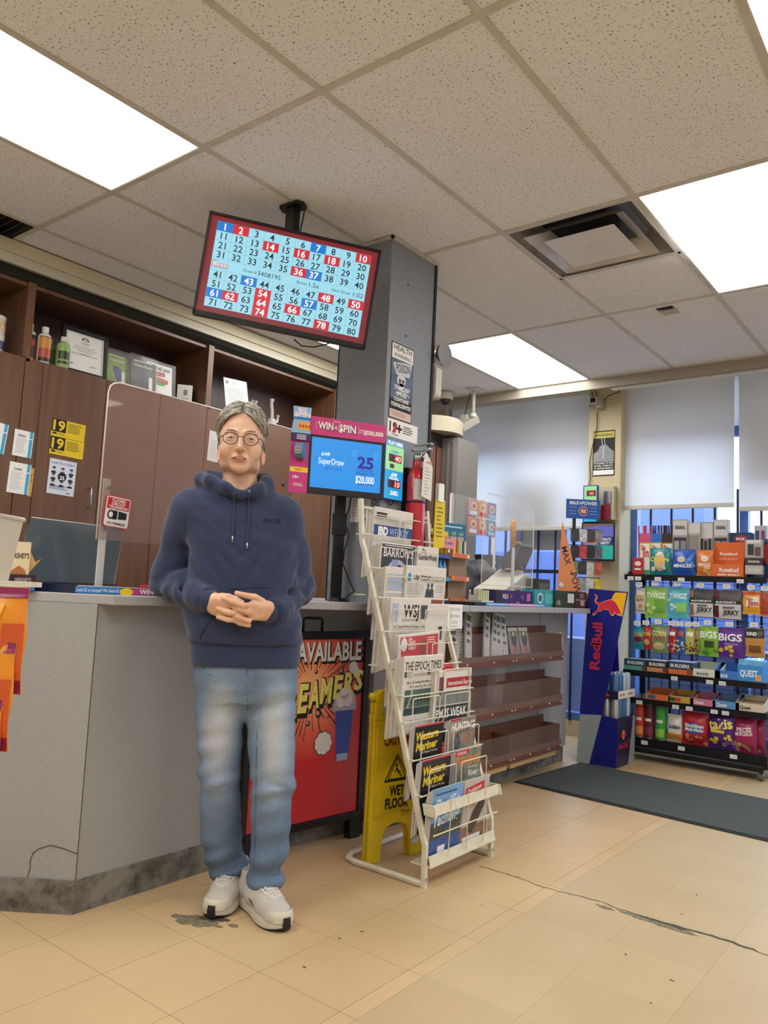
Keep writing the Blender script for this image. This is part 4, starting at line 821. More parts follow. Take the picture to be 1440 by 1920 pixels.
for k in range(46):                                   # burst of black speed lines
 a = 2*math.pi*k/46+rn_.uniform(-.05, .05); r0, r1 = rn_.uniform(.085, .13), rn_.uniform(.17, .30); wd_ = rn_.uniform(.006, .016)
 c, s_ = math.cos(a), math.sin(a); p0 = (.0+c*r0, .66+s_*r0*.75); p1 = (c*r1, .66+s_*r1*.75)
 if p1[1] > .86 or abs(p1[0]) > .29: continue
 t.poly([(p0[0]-s_*wd_*.1, p0[1]+c*wd_*.1), (p0[0]+s_*wd_*.1, p0[1]-c*wd_*.1), (p1[0]+s_*wd_*.25, p1[1]-c*wd_*.25), (p1[0]-s_*wd_*.25, p1[1]+c*wd_*.25)], -.0046)
t.build('speed_line', M_INK, po, kind='stuff')
MB().text('AVAILABLE', .100, .815, .088, -.0050, w=.385, bold=.06).build('shadow_lettering', M_INK, po); MB().text('AVAILABLE', .094, .820, .082, -.0056, w=.370, bold=.03).build('lettering', mat('poster_white', '#dcd8d6', .4), po)
sh = MB(); lt_ = MB(); xs_ = -.255
for k, c in enumerate('SCREAMERS'):
 hh = .135-.006*k; w_ = .060 if c != 'M' else .074; zc = .590+.0125*k
 sh.text(c, xs_+w_/2+.006, zc-.008, hh+.014, -.0052-.00002*k, w=w_*1.10, bold=.07, shear=.12); lt_.text(c, xs_+w_/2, zc, hh, -.0060-.00002*k, w=w_*.96, bold=.04, shear=.12); xs_ += w_
sh.build('shadow_lettering', M_INK, po); lt_.build('lettering', mat('poster_yellow', '#e3d873', .4), po)
def cloud(x, z, r, nm='puff'):
 o = MB(); i = MB()
 for k in range(9): a = 2*math.pi*k/9; o.disc(x+r*.62*math.cos(a), z+r*.62*math.sin(a), r*.40, -.0048-.00003*k, 14); i.disc(x+r*.60*math.cos(a), z+r*.60*math.sin(a), r*.35, -.0056-.00003*k, 14)
 i.disc(x, z, r*.6, -.0056, 16); o.build(nm+'_outline', M_INK, po); i.build(nm, mat('puff_white', '#d9d2d0', .4), po)
cloud(.235, .745, .030); cloud(.258, .720, .024); cloud(.080, .430, .052)
for x, z, r in ((.02, .735, .010), (.165, .730, .015), (.045, .555, .016), (-.01, .52, .012), (.09, .60, .008), (.10, .54, .007)): MB().disc(x, z, r, -.0049).build('debris', M_INK, po); MB().disc(x-r*.25, z+r*.25, r*.6, -.0054).build('debris_light', mat('debris_grey', '#b98a86', .5), po)
MB().poly([(.158, .345), (.228, .345), (.248, .560), (.140, .560)], -.0052).build('cup', mat('cup_blue', '#3a4fa6', .35, noise=.12, nscale=18), po)
MB().poly([(.163, .345), (.223, .345), (.226, .375), (.160, .375)], -.0056).build('cup_foot', mat('cup_foot_ice', '#9db0dd', .4), po)
MB().disc(.194, .585, .066, -.0054, 28, .075, 0, 180).build('dome_lid', mat('dome_grey', '#b9aeb8', .4), po); MB().rect(.126, .560, .262, .588, -.0058).build('lid_rim', mat('rim_lilac', '#a8a3bd', .4), po)
t = MB();
for x, z, r in ((.17, .60, .026), (.21, .605, .028), (.19, .635, .026), (.215, .63, .014)): t.disc(x, z, r, -.0062-.0001*r)
t.build('cream', mat('cream_white', '#ddd6d8', .5), po)
# ---- wet floor sign
M_WY = mat('yellow_sign_plastic', '#d9bd1c', .4, noise=.14, nscale=7); M_WYD = mat('yellow_sign_groove', '#8f7a1c', .7)
ws = thing('wet_floor_sign', 'folded yellow wet floor sign standing behind the newspaper rack', 'sign', (-1.955, 2.680, 0), R(76), rot=(R(-2.2), 0, R(76)))
def panel(y0, y1, nm):
 P = [(-.145, 0), (-.078, 0), (-.070, .10), (-.052, .128), (-.02, .140), (.02, .140), (.052, .128), (.070, .10), (.078, 0), (.145, 0), (.132, .30), (.122, .53), (.124, .56), (.114, .60), (.112, .665), (.085, .682), (-.085, .682), (-.112, .665), (-.114, .60), (-.124, .56), (-.122, .53), (-.132, .30)]
 H_ = [(-.080, .585), (-.070, .585), (-.060, .575), (.060, .575), (.070, .585), (.080, .585), (.080, .63), (-.080, .63)]
 m = MB()
 m.prism([p for p in P if p[1] <= .56]+[], y0, y1, 1)
 m.box((-.124, y0, .56), (.124, y1, .585)); m.box((-.118, y0, .585), (-.080, y1, .632)); m.box((.080, y0, .585), (.118, y1, .632)); m.prism([(-.113, .632), (.113, .632), (.112, .665), (.085, .682), (-.085, .682), (-.112, .665)], y0, y1, 1)
 return m.build(nm, M_WY, ws, bevel=.003)
panel(0, .018, 'front_leaf'); panel(.024, .042, 'rear_leaf')
rim = [(-.106, .53), (.106, .53), (.118, .17), (.06, .19), (0, .198), (-.06, .19), (-.118, .17)]
MB().tube([(x, -.001, z) for x, z in rim], .003, 6, closed=True).build('raised_rim', M_WY, ws, smooth=True)
for x in (-.115, .115): MB().cyl((x-.018, .02, .655), (x+.018, .02, .655), .016, n=14).build('hinge_knuckle', M_WY, ws, smooth=True)
MB().text('CAUTION', .0, .478, .046, -.0012, w=.145, bold=.03).build('lettering', mat('dark_red_ink', '#8e1f27', .5), ws)
t = MB().text('WET', 0, .272, .040, -.0012, w=.078, bold=.04); t.text('FLOOR', 0, .222, .040, -.0012, w=.122, bold=.04); t.build('lettering', M_INK, ws)
for s_, r in ((1., .004), (.72, .0028)):
 P = [];
 for (x, z) in ((-.066*s_, .312+(1-s_)*.022), (.066*s_, .312+(1-s_)*.022), (0, .415-(1-s_)*.05)): P.append((x, -.0006, z))
 MB().tube([P[0], P[1], P[2]], r, 5, closed=True).build('warning_triangle', M_INK, ws)
t = MB().disc(-.002, .372, .0065, -.0012); t.poly([(-.006, .362), (.002, .363), (.010, .345), (.004, .340)], -.0012); t.poly([(.004, .346), (.010, .345), (.026, .325), (.020, .324)], -.0012); t.poly([(-.006, .360), (-.016, .345), (-.012, .344), (-.004, .355)], -.0012); t.poly([(.010, .350), (.022, .345), (.020, .341), (.009, .345)], -.0012); t.build('slipping_figure', M_INK, ws)
MB().tube([(.050+.024*math.cos(2*math.pi*k/20), -.0008, .185+.009*math.sin(2*math.pi*k/20)) for k in range(20)], .001, 4, closed=True).build('maker_oval', mat('dark_red_ink', '#8e1f27', .5), ws)
MB().text('Rubbermaid', .050, .185, .009, -.0012, w=.040).text('Commercial Products', .050, .168, .006, -.0012, w=.045).build('maker_lettering', mat('dark_red_ink', '#8e1f27', .5), ws)
MB().rect(.082, .045, .125, .095, -.0012).build('sticker', mat('sticker_white', '#cfcabb', .6), ws)
# ---- door mat
def mat_rug():
 m, N, Lk, b = nodes('charcoal_carpet_mat'); tc = N.new('ShaderNodeTexCoord'); n = N.new('ShaderNodeTexNoise'); n.inputs['Scale'].default_value = 240; n.inputs['Detail'].default_value = 2; Lk.new(tc.outputs['Object'], n.inputs['Vector'])
 r = N.new('ShaderNodeValToRGB'); r.color_ramp.elements[0].position = .35; r.color_ramp.elements[1].position = .68; r.color_ramp.elements[0].color = lin('#2c302f'); r.color_ramp.elements[1].color = lin('#555b58'); Lk.new(n.outputs[0], r.inputs[0]); Lk.new(r.outputs[0], b.inputs['Base Color']); b.inputs['Roughness'].default_value = 1
 bp = N.new('ShaderNodeBump'); bp.inputs['Strength'].default_value = .7; bp.inputs['Distance'].default_value = .004; Lk.new(n.outputs[0], bp.inputs['Height']); Lk.new(bp.outputs[0], b.inputs['Normal']); return m
mm = thing('door_mat', 'dark grey carpet mat lying on the tan floor', 'mat', (-1.3, 4.6, 0))
q = lambda x, y: (x+1.3, y-4.6)
A_, B_, C_, D_ = (-2.25, 4.235), (.35, 4.05), (.35, 4.93), (-2.20, 5.08)
MB().prism([q(*A_), q(*B_), q(*C_), q(*D_)], .0006, .005, 2).build('rubber_edge', mat('mat_rubber', '#202223', .8), mm)
MB().prism([q(-2.225, 4.26), q(.33, 4.075), q(.33, 4.905), q(-2.178, 5.05)], .005, .009, 2).build('carpet_pile', mat_rug(), mm)
# ---- magazine racks on the counter front
M_RWOOD = wood_mat('chestnut_laminate', '#5a3527', '#6d4330', (3, 20, 30)); M_ACR2 = mat("scratched_acrylic", "#e9e4e0", .12, alpha=.04, spec=.5)
for i, (zs0, zs1, za) in enumerate(((.705, .763, .885), (.425, .490, .605), (.152, .212, .318))):
 t = thing('literature_rack', ['top', 'middle', 'lowest'][i]+' brown literature rack with an acrylic front on the counter', 'rack', (-2.30, 3.40, zs0), R(90), 'literature racks on the counter front')
 W = 1.285; H = za-zs0; y = -.128
 MB().box((0, -.014, 0), (W, -.001, H+.03)).build('back_board', M_RWOOD, t); MB().box((0, y, .02), (W, -.014, .032)).build('shelf_board', M_RWOOD, t); MB().box((0, y-.012, 0), (W, y, zs1-zs0)).build('front_strip', M_RWOOD, t)
 for x in (0, W-.012): MB().box((x, y, 0), (x+.012, -.014, H*.92)).build('end_board', M_RWOOD, t)
 if i == 2: MB().box((W*.5-.012, y, 0), (W*.5, -.014, H*.95)).build('divider', M_RWOOD, t)
 for a, b in ((.0, W/2-.003), (W/2+.003, W)): MB().box((a, y-.016, .03), (b, y-.013, H)).build('acrylic_front', M_ACR2, t)
 for x in (.12, .40, .62, .66, .86, 1.10, W-.015): MB().cyl((x, y-.012, .022), (x, y-.0155, .022), .0042, n=8).build('screw_cap', M_WHITE, t)
 for a, b in (((.02, .0), (W*.5-.02, 0)), ((W*.5+.02, 0), (W-.03, 0))):
  if i == 2: MB().box((a[0], y+.01, -.035), (b[0], -.02, -.0)).build('shelf_support', mat('raw_pine', '#c9a874', .8), t)
M_NEWP = mat('inked_newsprint', '#bdbcb8', .9, noise=.2, nscale=120)
def flat_paper(y, z, w, h, rl, label, xo=-2.262, ln=-4):
 t = thing('folded_newspaper', label, 'newspaper', (xo, y, z), group='folded newspapers in the top literature rack', rot=(R(ln), R(rl), R(90)))
 MB().rbox((-w/2, 0, 0), (w/2, .012, h), .005, 2, 0).build('pages', M_NEWP, t)
 m = MB(); m.rect(-w/2+.006, h-.055, w/2-.006, h-.02, -.0008)
 for k in range(3): m.rect(-w/2+.006, h-.09-.045*k, -w/2+.006+w*.55, h-.07-.045*k, -.0008)
 m.build('picture', M_PIC, t); MB().lines(-w/2+.008, w/2-.006, .02, h-.1, 9, .004, -.0007).build('body_text', M_GREY, t)
flat_paper(3.56, .742, .17, .27, 0, 'upright folded newspaper with a dark photo at the left end of the top literature rack')
for k, (y, rl, hh) in enumerate(((3.64, 16, .27), (3.83, 20, .30), (3.91, 24, .28), (3.98, 12, .26), (4.05, 7, .25))):
 flat_paper(y-.02, .745, .06, hh, rl, ['slanted folded newspaper beside the upright one', 'curled folded newspaper in the middle of the top literature rack', 'most slanted folded newspaper in the top literature rack', 'folded newspaper third from the two booklets', 'folded newspaper next to the two booklets'][k], -2.21, -12)
for k, y in enumerate((4.16, 4.29)):
 t = thing('booklet', ['left', 'right'][k]+' booklet of the pair with a green arch in the top literature rack', 'booklet', (-2.215, y, .742), rot=(R(-12), 0, R(90)), group='pair of booklets')
 MB().box((-.058, 0, 0), (.058, .006, .17)).build('pages', mat('booklet_mauve', '#8d7a7c', .5, noise=.35, nscale=35), t)
 MB().rect(-.058, .150, .058, .17, -.0005).build('top_band', mat('booklet_cream', '#c9c2b4', .6), t); MB().disc(0, .10, .045, -.0008, 22, .05, 0, 180).build('green_arch', hexm('#5d7048'), t); MB().disc(0, .095, .032, -.0012, 22, .036).build('face_dark', hexm('#35313c'), t); MB().rect(-.006, .12, .006, .145, -.0014).build('flame', M_WHITE, t); MB().rect(-.024, .02, .024, .06, -.0008).build('red_lantern', hexm('#a0574a'), t)
for z, y in ((.455, 3.93), (.61, 3.95)):
 t = thing('leaflet_holder', ['clear empty leaflet holder standing in the middle literature rack', 'clear leaflet flap above the middle literature rack'][z > .5], 'holder', (-2.20, y, z), R(90))
 MB().box((-.055, 0, 0), (.055, .002, .14)).build('front_sheet', M_ACR2, t); MB().box((-.055, .04, .0), (.055, .042, .19)).build('back_sheet', M_ACR2, t); MB().box((-.055, 0, 0), (.055, .042, .002)).build('base', M_ACR2, t)
pc = thing('price_card', 'white soft drink price card hanging from the worktop edge', 'card', (-2.137, 3.345, .918), R(90))
MB().prism([(-.065, 0), (.075, 0), (.072, .122), (-.082, .122)], -.001, .001, 1).build('card', M_WHITE, pc)
MB().text('COCA-COLA', -.005, .098, .016, -.0016, w=.115).text('MINI CAN', .0, .064, .014, -.0016, w=.085).text('$5.95', .002, .032, .014, -.0016, w=.045).lines(-.025, .03, .010, .014, 1, .003, -.0016).build('lettering', M_GREY, pc)
hc_ = thing('handwritten_card', 'handwritten price card fixed to the counter end by the blue drink stand', 'card', (-2.294, 4.90, .79), rot=(R(-6), R(-14), R(90)))
MB().box((-.065, -.001, 0), (.065, .001, .145)).build('card', M_WHITE, hc_); MB().text('$4.99', -.015, .105, .02, -.0016).text('Two Drinks', .0, .055, .014, -.0016, shear=.2).text('plus tax', .0, .028, .014, -.0016, shear=.2).build('handwriting', M_INK, hc_)
cc = thing('soda_carton_stack', 'tall stack of red soda cartons behind the newspaper rack', 'cartons', (-2.05, 3.16, 0), R(90))
for k in range(6):
 c = MB().box((-.065, 0, .126*k+.002), (.065, .1, .126*k+.124)).build('carton', mat('soda_red', '#c31f28', .4), cc, bevel=.006); MB().text('Coca-Cola', .01, .126*k+.075, .026, -.001, w=.115, shear=.25, bold=.01).text('mini', .035, .126*k+.030, .014, -.001).build('lettering', M_WHITE, c)
# ---- blue energy drink stand
M_EBLUE = mat('energy_blue_card', '#1b1f7c', .35); M_ESIL = mat('energy_silver_card', '#9aa4a4', .4); M_ERED = mat('energy_red_ink', '#d02c47', .4); M_EYEL = mat('energy_yellow_ink', '#f4b51c', .4)
eb = thing('drink_stand', 'tall blue and silver energy drink display stand with stacked cans', 'display stand', (-2.10, 5.10, 0))
sd = [(-.075, 1.172), (.200, 1.158), (.033, .332), (-.122, .318)]
for y, nm in ((0, 'side_panel'), (.335, 'side_panel')):
 s_ = MB().prism(sd if y == 0 else [(-.075, 1.10), (-.01, 1.05), (.033, .332), (-.122, .318)], y, y+.008, 1).build(nm, M_EBLUE, eb)
 MB().prism([(-.138, 0), (-.048, 0), (.033, .332), (-.122, .318)], y, y+.008, 1).build('silver_wedge', M_ESIL, eb); MB().prism([(-.048, 0), (.137, 0), (.142, .318), (.033, .332)], y, y+.008, 1).build('blue_base_side', M_EBLUE, eb)
 if y == 0: front = s_
MB().hexa([(-.122, .008, .318), (-.110, .008, .318), (-.110, .335, .318), (-.122, .335, .318), (-.075, .008, 1.165), (-.063, .008, 1.165), (-.063, .335, 1.165), (-.075, .335, 1.165)]).build('back_panel', M_EBLUE, eb)
bf = MB().box((.130, .008, .0), (.137, .335, .318)).build('base_front', mat('energy_dark_blue', '#22204f', .3), eb)
MB().raw([(.1375, .215, 0), (.1375, .335, 0), (.1375, .335, .318), (.1375, .30, .318)], [(0, 1, 2, 3)]).build('silver_wedge', M_ESIL, eb); MB().box((-.12, .008, .30), (.130, .335, .306)).build('bin_floor', M_EBLUE, eb)
ZB = 1.065
sun = []
for k in range(31):
 a = R(70+200*k/30); sun.append((.165+.078*math.cos(a)*1.0, ZB+.02+.090*math.sin(a)))
MB().poly([(min(x, .197-(1.158-z)*.2022), min(z, 1.152)) for x, z in sun], -.0008).build('sun_emblem', M_EYEL, front)
bull = [(-.040, 1.002), (-.022, 1.022), (-.006, 1.030), (.000, 1.046), (.004, 1.062), (-.012, 1.068), (-.024, 1.082), (-.020, 1.100), (-.014, 1.116), (-.026, 1.122), (-.022, 1.128), (-.006, 1.118), (-.010, 1.102), (-.016, 1.088), (-.004, 1.078), (.016, 1.078), (.050, 1.092), (.082, 1.102), (.104, 1.096), (.124, 1.076), (.138, 1.050), (.150, 1.026), (.162, .998), (.150, 1.012), (.138, 1.014), (.132, 1.006), (.118, 1.008), (.124, 1.018), (.112, 1.020), (.100, 1.002), (.080, 1.004), (.088, 1.012), (.072, 1.018), (.076, 1.030), (.058, 1.036), (.030, 1.036), (.020, 1.026), (.004, 1.024), (-.010, 1.010), (-.030, .996)]
MB().poly([(.06+(x-.06)*1.07, ZB+(z-ZB)*1.10+.0) for x, z in bull], -.0012).build('bull_outline', mat('bull_gold_line', '#f0c85a', .4), front); MB().poly(bull, -.0018).build('bull_emblem', M_ERED, front)
MB().text('Red', -.022, .715, .070, -.0012, w=.175, bold=.03, rot=88).text('Bull', -.010, .868, .070, -.0012, w=.150, bold=.03, rot=88).build('lettering', M_ERED, front)
def on_face(fn, nm, m):
 q_ = MB(); fn(q_); q_.v = [(.1382-(y+.0), .008+x, z) for x, y, z in q_.v]; q_.build(nm, m, bf)
on_face(lambda q_: q_.disc(.115, .205, .024, 0, 20, .030), 'sun_emblem', M_EYEL); on_face(lambda q_: q_.poly([(.06, .198), (.085, .225), (.105, .22), (.112, .195), (.10, .185), (.08, .195)], -.0006).poly([(.17, .198), (.145, .225), (.125, .22), (.118, .195), (.13, .185), (.15, .195)], -.0006), 'bull_emblem', M_ERED); on_face(lambda q_: q_.text('Red Bull', .115, .135, .036, -.0006, w=.16, bold=.03), 'lettering', M_ERED)
M_AL = mat('can_aluminium', '#c3c6cb', .25, .9)
def can(x, y, z, kind, label):
 c = thing('drink_can', label, 'can', (x, y, z), group='slim cans in the energy drink stand')
 shadesmooth(MB().lathe([(.020, 0), (.026, .006), (.0265, .012), (.0265, .120), (.023, .131), (.0225, .134)], n=18, caps=True).build('body', [mat('can_blue_silver', '#4a78a8', .3, .5), mat('can_pale', '#b9c8d6', .3, .4), mat('can_silver', '#b4b8bd', .3, .7)][kind], c), 50)
 MB().lathe([(.0001, .134), (.022, .1335), (.0228, .136), (.0225, .134)], n=18, caps=False).build('lid', M_AL, c, smooth=True)
 b_ = MB().raw([(.0268*math.sin(a), -.0268*math.cos(a), .014+.104*(.15+.3*(k % 2))) for k, a in enumerate((0, .5))]+[(.0268*math.sin(.9), -.0268*math.cos(.9), .118), (.0268*math.sin(.2), -.0268*math.cos(.2), .118)], [(0, 1, 2, 3)]); b_.build('flash', [M_ERED, M_ERED, mat('can_navy', '#27408c', .3)][kind], c)
pos = ['front left', 'front right', 'second left', 'second right', 'third left', 'third right', 'rear left', 'rear right']
for tier, z in enumerate((.306+.001, .472)):
 for r in range(4):
  for c in range(2): can(-2.10+.045+.058*c, 5.10+.055+.068*r, z, (0 if r < 2 else 1) if tier else (2 if r < 1 else 0 if r < 3 else 1), 'slim can, '+pos[r*2+c]+' in the '+['lower', 'upper'][tier]+' tier of the drink stand')
tr = thing('can_tray', 'navy card tray between the two tiers of drink cans', 'tray', (-2.10, 5.10, .445))
MB().box((.010, .018, .0), (.136, .322, .006)).build('tray_floor', M_EBLUE, tr)
f1 = MB().box((.008, .016, 0), (.138, .019, .052)).build('tray_side', mat('tray_navy', '#26203f', .4), tr); f2 = MB().box((.135, .016, 0), (.138, .322, .052)).build('tray_front', M_WHITE, tr)
MB().disc(.055, .026, .014, .0152).build('sun_emblem', M_EYEL, f1); MB().poly([(.025, .015), (.045, .035), (.055, .024), (.065, .035), (.085, .015), (.06, .018)], .0148).build('bull_emblem', M_ERED, f1)
for y in (.09, .24): q_ = MB().text('Red Bull', 0, .026, .018, 0, w=.085, bold=.02); q_.v = [(.1388, y+x, z) for x, _, z in q_.v]; q_.build('lettering', M_ERED, f2)
# ---- snack rack by the window
M_RBLK = mat('black_rack_metal', '#17181c', .4, .3); M_TAG = mat('price_tag', '#dcdcd8', .6)
SX0, SX1, SYF, SYB = -2.075, -1.135, 5.50, 5.87
sr = thing('snack_rack', 'black wire snack rack on casters in front of the window', 'rack', (SX0, SYF, 0))
SW = SX1-SX0; SD = SYB-SYF
shelves = [1.290, .615, .425, .155]
for x in (.0, SW-.03):
 MB().box((x, SD-.03, .07), (x+.03, SD, 1.56)).build('upright', M_RBLK, sr); MB().box((x, .02, .07), (x+.028, SD, .135)).build('base_arm', M_RBLK, sr)
MB().box((0, .0, .075), (SW, .03, .15)).build('base_front', M_RBLK, sr); MB().rbox((.02, -.02, .055), (SW-.02, .02, .10), .015, 3, 0).build('base_bumper', M_RBLK, sr)
for z in shelves:
 s_ = MB().box((.0, .0, z-.012), (SW, SD-.03, z)).build('shelf', M_RBLK, sr); MB().box((0, -.006, z-.038), (SW, .0, z+.002)).build('shelf_lip', M_RBLK, s_)
 for x in (.004, SW-.008): MB().prism([(SD-.03, z-.06), (SD-.03, z), (0, z), (0, z-.02)], x, x+.004, 0).build('shelf_bracket', M_RBLK, s_)
wb = MB()
for k in range(27): z = .17+.043*k; wb.box((.02, SD-.012, z-.0018), (SW-.02, SD-.008, z+.0018))
for k in range(8): x = .03+(SW-.06)*k/7; wb.box((x-.0025, SD-.016, .15), (x+.0025, SD-.011, 1.54))
wb.build('wire_back', M_RBLK, sr, kind='stuff')
for x, y in ((.03, .02), (SW-.04, .02), (.03, SD-.03), (SW-.04, SD-.03)):
 c = MB().cyl((x-.012, y, .028), (x+.012, y, .028), .027, n=16).build('caster_wheel', mat('caster_grey', '#56585c', .4), sr, smooth=False); MB().box((x-.016, y-.012, .03), (x+.016, y+.02, .07)).build('caster_fork', M_CHROME, c)
for k, z in enumerate((1.29, .615, .425, .155)):
 for x in ((.045, .10, .24, .40, .78), (.36, .59, .67), (.12, .37, .46, .62, .69), (.16, .41, .74))[k]:
  tg_ = MB().box((x-.022, -.0085, z-.040), (x+.022, -.0065, z-.014)).build('price_tag', M_TAG, sr); MB().lines(x-.012, x+.012, z-.034, z-.024, 1, .003, -.0092, 0).build('tag_print', M_GREY, tg_)
def bag_mesh(w, h, d, crimp=.012, nu=10, nv=12):
 v = []; f = []
 for s_ in (-1, 1):
  for j in range(nv+1):
   for i in range(nu+1):
    u, t = i/nu, j/nv; e = min(1, max(0, (min(t, 1-t)*h-crimp)/(h*.28))); e = math.sin(e*math.pi/2) if e > 0 else 0
    b = math.sin(math.pi*u)**.55*e; wv = 1-.05*e*(1-abs(2*u-1))
    v.append(((u-.5)*w*(1-.045*e)+.003*math.sin(9*t+3*u), s_*(-1)*-1*(.0008+d/2*b)*(1+.10*math.sin(7*u+5*t)), t*h))
 n = (nu+1)*(nv+1)
 for j in range(nv):
  for i in range(nu):
   a = j*(nu+1)+i; f.append((a, a+1, a+nu+2, a+nu+1)); f.append((n+a, n+a+nu+1, n+a+nu+2, n+a+1))
 for i in range(nu):
  f.append((i, n+i, n+i+1, i+1)); a = nv*(nu+1)+i; f.append((a, a+1, n+a+1, n+a))
 for j in range(nv):
  a = j*(nu+1); f.append((a, a+nu+1, n+a+nu+1, n+a)); a += nu; f.append((a, n+a, n+a+nu+1, a+nu+1))
 return MB().raw(v, f)
def front_y(w, h, d, x, z, crimp=.012):
 u = x/w+.5; t = min(1, max(0, z/h)); u = min(1, max(0, u)); e = min(1, max(0, (min(t, 1-t)*h-crimp)/(h*.28))); e = math.sin(e*math.pi/2) if e > 0 else 0
 return -(.0008+d/2*math.sin(math.pi*u)**.55*e)*(1+.10*math.sin(7*u+5*t))
def wrap(m, w, h, d, lift=.0016):
 m.v = [(x, front_y(w, h, d, x, z)-lift+y, z) for x, y, z in m.v]; return m
def sub_rect(m, x0, z0, x1, z1, y=0, n=6):
 for i in range(n):
  for j in range(n): m.rect(x0+(x1-x0)*i/n, z0+(z1-z0)*j/n, x0+(x1-x0)*(i+1)/n, z0+(z1-z0)*(j+1)/n, y)
 return m
def place(yf, a, b): return px('y', yf, *a), px('y', yf, *b)
def bag(name, label, cat, q, yf, d, base, prints, group, rough=.32, z=None, rx=0., hang=False):
 """q: left, top, right, bottom in picture units; prints: list of (kind, colour, args in fractions)"""
 A, Bq = place(yf, (q[0], (q[1]+q[3])/2), (q[2], (q[1]+q[3])/2)); T, Bt = place(yf, ((q[0]+q[2])/2, q[1]), ((q[0]+q[2])/2, q[3]))
 w = Bq.x-A.x; h = T.z-Bt.z; zb = Bt.z if z is None else z
 if z is not None: h = T.z-z
 t = thing(name, label, cat, ((A.x+Bq.x)/2, yf+d/2, zb), group=group, rot=(rx, 0, random.uniform(-.06, .06)))
 shadesmooth(bag_mesh(w, h, d).build('pouch', hexm(base, rough, bump=.25, bscale=35), t), 70)
 if hang:
  pass
 for k, p in enumerate(prints):
  m = MB(); kd, c = p[0], p[1]; L_ = -.0003*k
  if kd == 'band': sub_rect(m, -w*.46, h*p[2], w*.46, h*p[3], L_)
  elif kd == 'box': sub_rect(m, w*(p[2]-.5), h*p[3], w*(p[4]-.5), h*p[5], L_)
  elif kd == 'disc':
   X, Z, r, rz = w*(p[2]-.5), h*p[3], w*p[4], h*p[5]
   for ri in range(3):
    for s_ in range(16):
     a0, a1 = 2*math.pi*s_/16, 2*math.pi*(s_+1)/16; f0, f1 = ri/3, (ri+1)/3
     m.raw([(X+r*f0*math.cos(a0), L_, Z+rz*f0*math.sin(a0)), (X+r*f1*math.cos(a0), L_, Z+rz*f1*math.sin(a0)), (X+r*f1*math.cos(a1), L_, Z+rz*f1*math.sin(a1)), (X+r*f0*math.cos(a1), L_, Z+rz*f0*math.sin(a1))], [(0, 1, 2, 3)])
  elif kd == 'text': m.text(p[2], w*(p[3]-.5), h*p[4], h*p[5], L_-.0004, w=w*p[6], bold=.03, rot=p[7] if len(p) > 7 else 0)
  elif kd == 'bits':
   rn_ = random.Random(int(q[0]*3+k));
   for _ in range(p[6]): x = w*(rn_.uniform(p[2], p[4])-.5); zz = h*rn_.uniform(p[3], p[5]); a = rn_.uniform(0, 3); r = w*p[7]*rn_.uniform(.6, 1.2); m.poly([(x+r*math.cos(a+i*2*math.pi/7)*(1 if i % 2 else .7), zz+r*.8*math.sin(a+i*2*math.pi/7)) for i in range(7)], L_-.0002*rn_.random())
  wrap(m, w, h, d).build('lettering' if kd == 'text' else 'printed_panel', hexm(c, rough), t)
 return t
def carton(name, label, cat, q, yf, dep, base, prints, group, open_top=False, z=None, lip=1.0, rz=0.):
 A, Bq = place(yf, (q[0], (q[1]+q[3])/2), (q[2], (q[1]+q[3])/2)); T, Bt = place(yf, ((q[0]+q[2])/2, q[1]), ((q[0]+q[2])/2, q[3])); w = Bq.x-A.x; zb = Bt.z if z is None else z; h = T.z-zb
 t = thing(name, label, cat, ((A.x+Bq.x)/2, yf, zb), rz, group)
 if open_top:
  hf = h*lip; b = MB(); b.box((-w/2, 0, 0), (w/2, .002, hf)); b.box((-w/2, dep-.002, 0), (w/2, dep, h)); b.box((-w/2, .002, 0), (w/2, dep-.002, .003));
  for x in (-w/2, w/2-.002): b.hexa([(x, .002, .003), (x+.002, .002, .003), (x+.002, dep-.002, .003), (x, dep-.002, .003), (x, .002, hf), (x+.002, .002, hf), (x+.002, dep-.002, h), (x, dep-.002, h)])
  b.build('carton', hexm(base, .5), t); hh = hf
 else: MB().box((-w/2, 0, 0), (w/2, dep, h)).build('carton', hexm(base, .5), t, bevel=.0015); hh = h
 for k, p in enumerate(prints):
  m = MB(); kd, c = p[0], p[1]; L_ = -.0006-.0003*k
  if kd == 'box': m.rect(w*(p[2]-.5), hh*p[3], w*(p[4]-.5), hh*p[5], L_)
  elif kd == 'text': m.text(p[2], w*(p[3]-.5), hh*p[4], hh*p[5], L_-.0004, w=w*p[6], bold=.03)
  elif kd == 'disc': m.disc(w*(p[2]-.5), hh*p[3], w*p[4], L_, 18, hh*p[5])
  elif kd == 'inside': MB().box((-w/2+.004, .004, .004), (w/2-.004, dep-.004, h*p[2])).build('contents', hexm(c, .6, noise=.25, nscale=40), t); continue
  m.build('lettering' if kd == 'text' else 'printed_panel', hexm(c, .5), t)
 return t
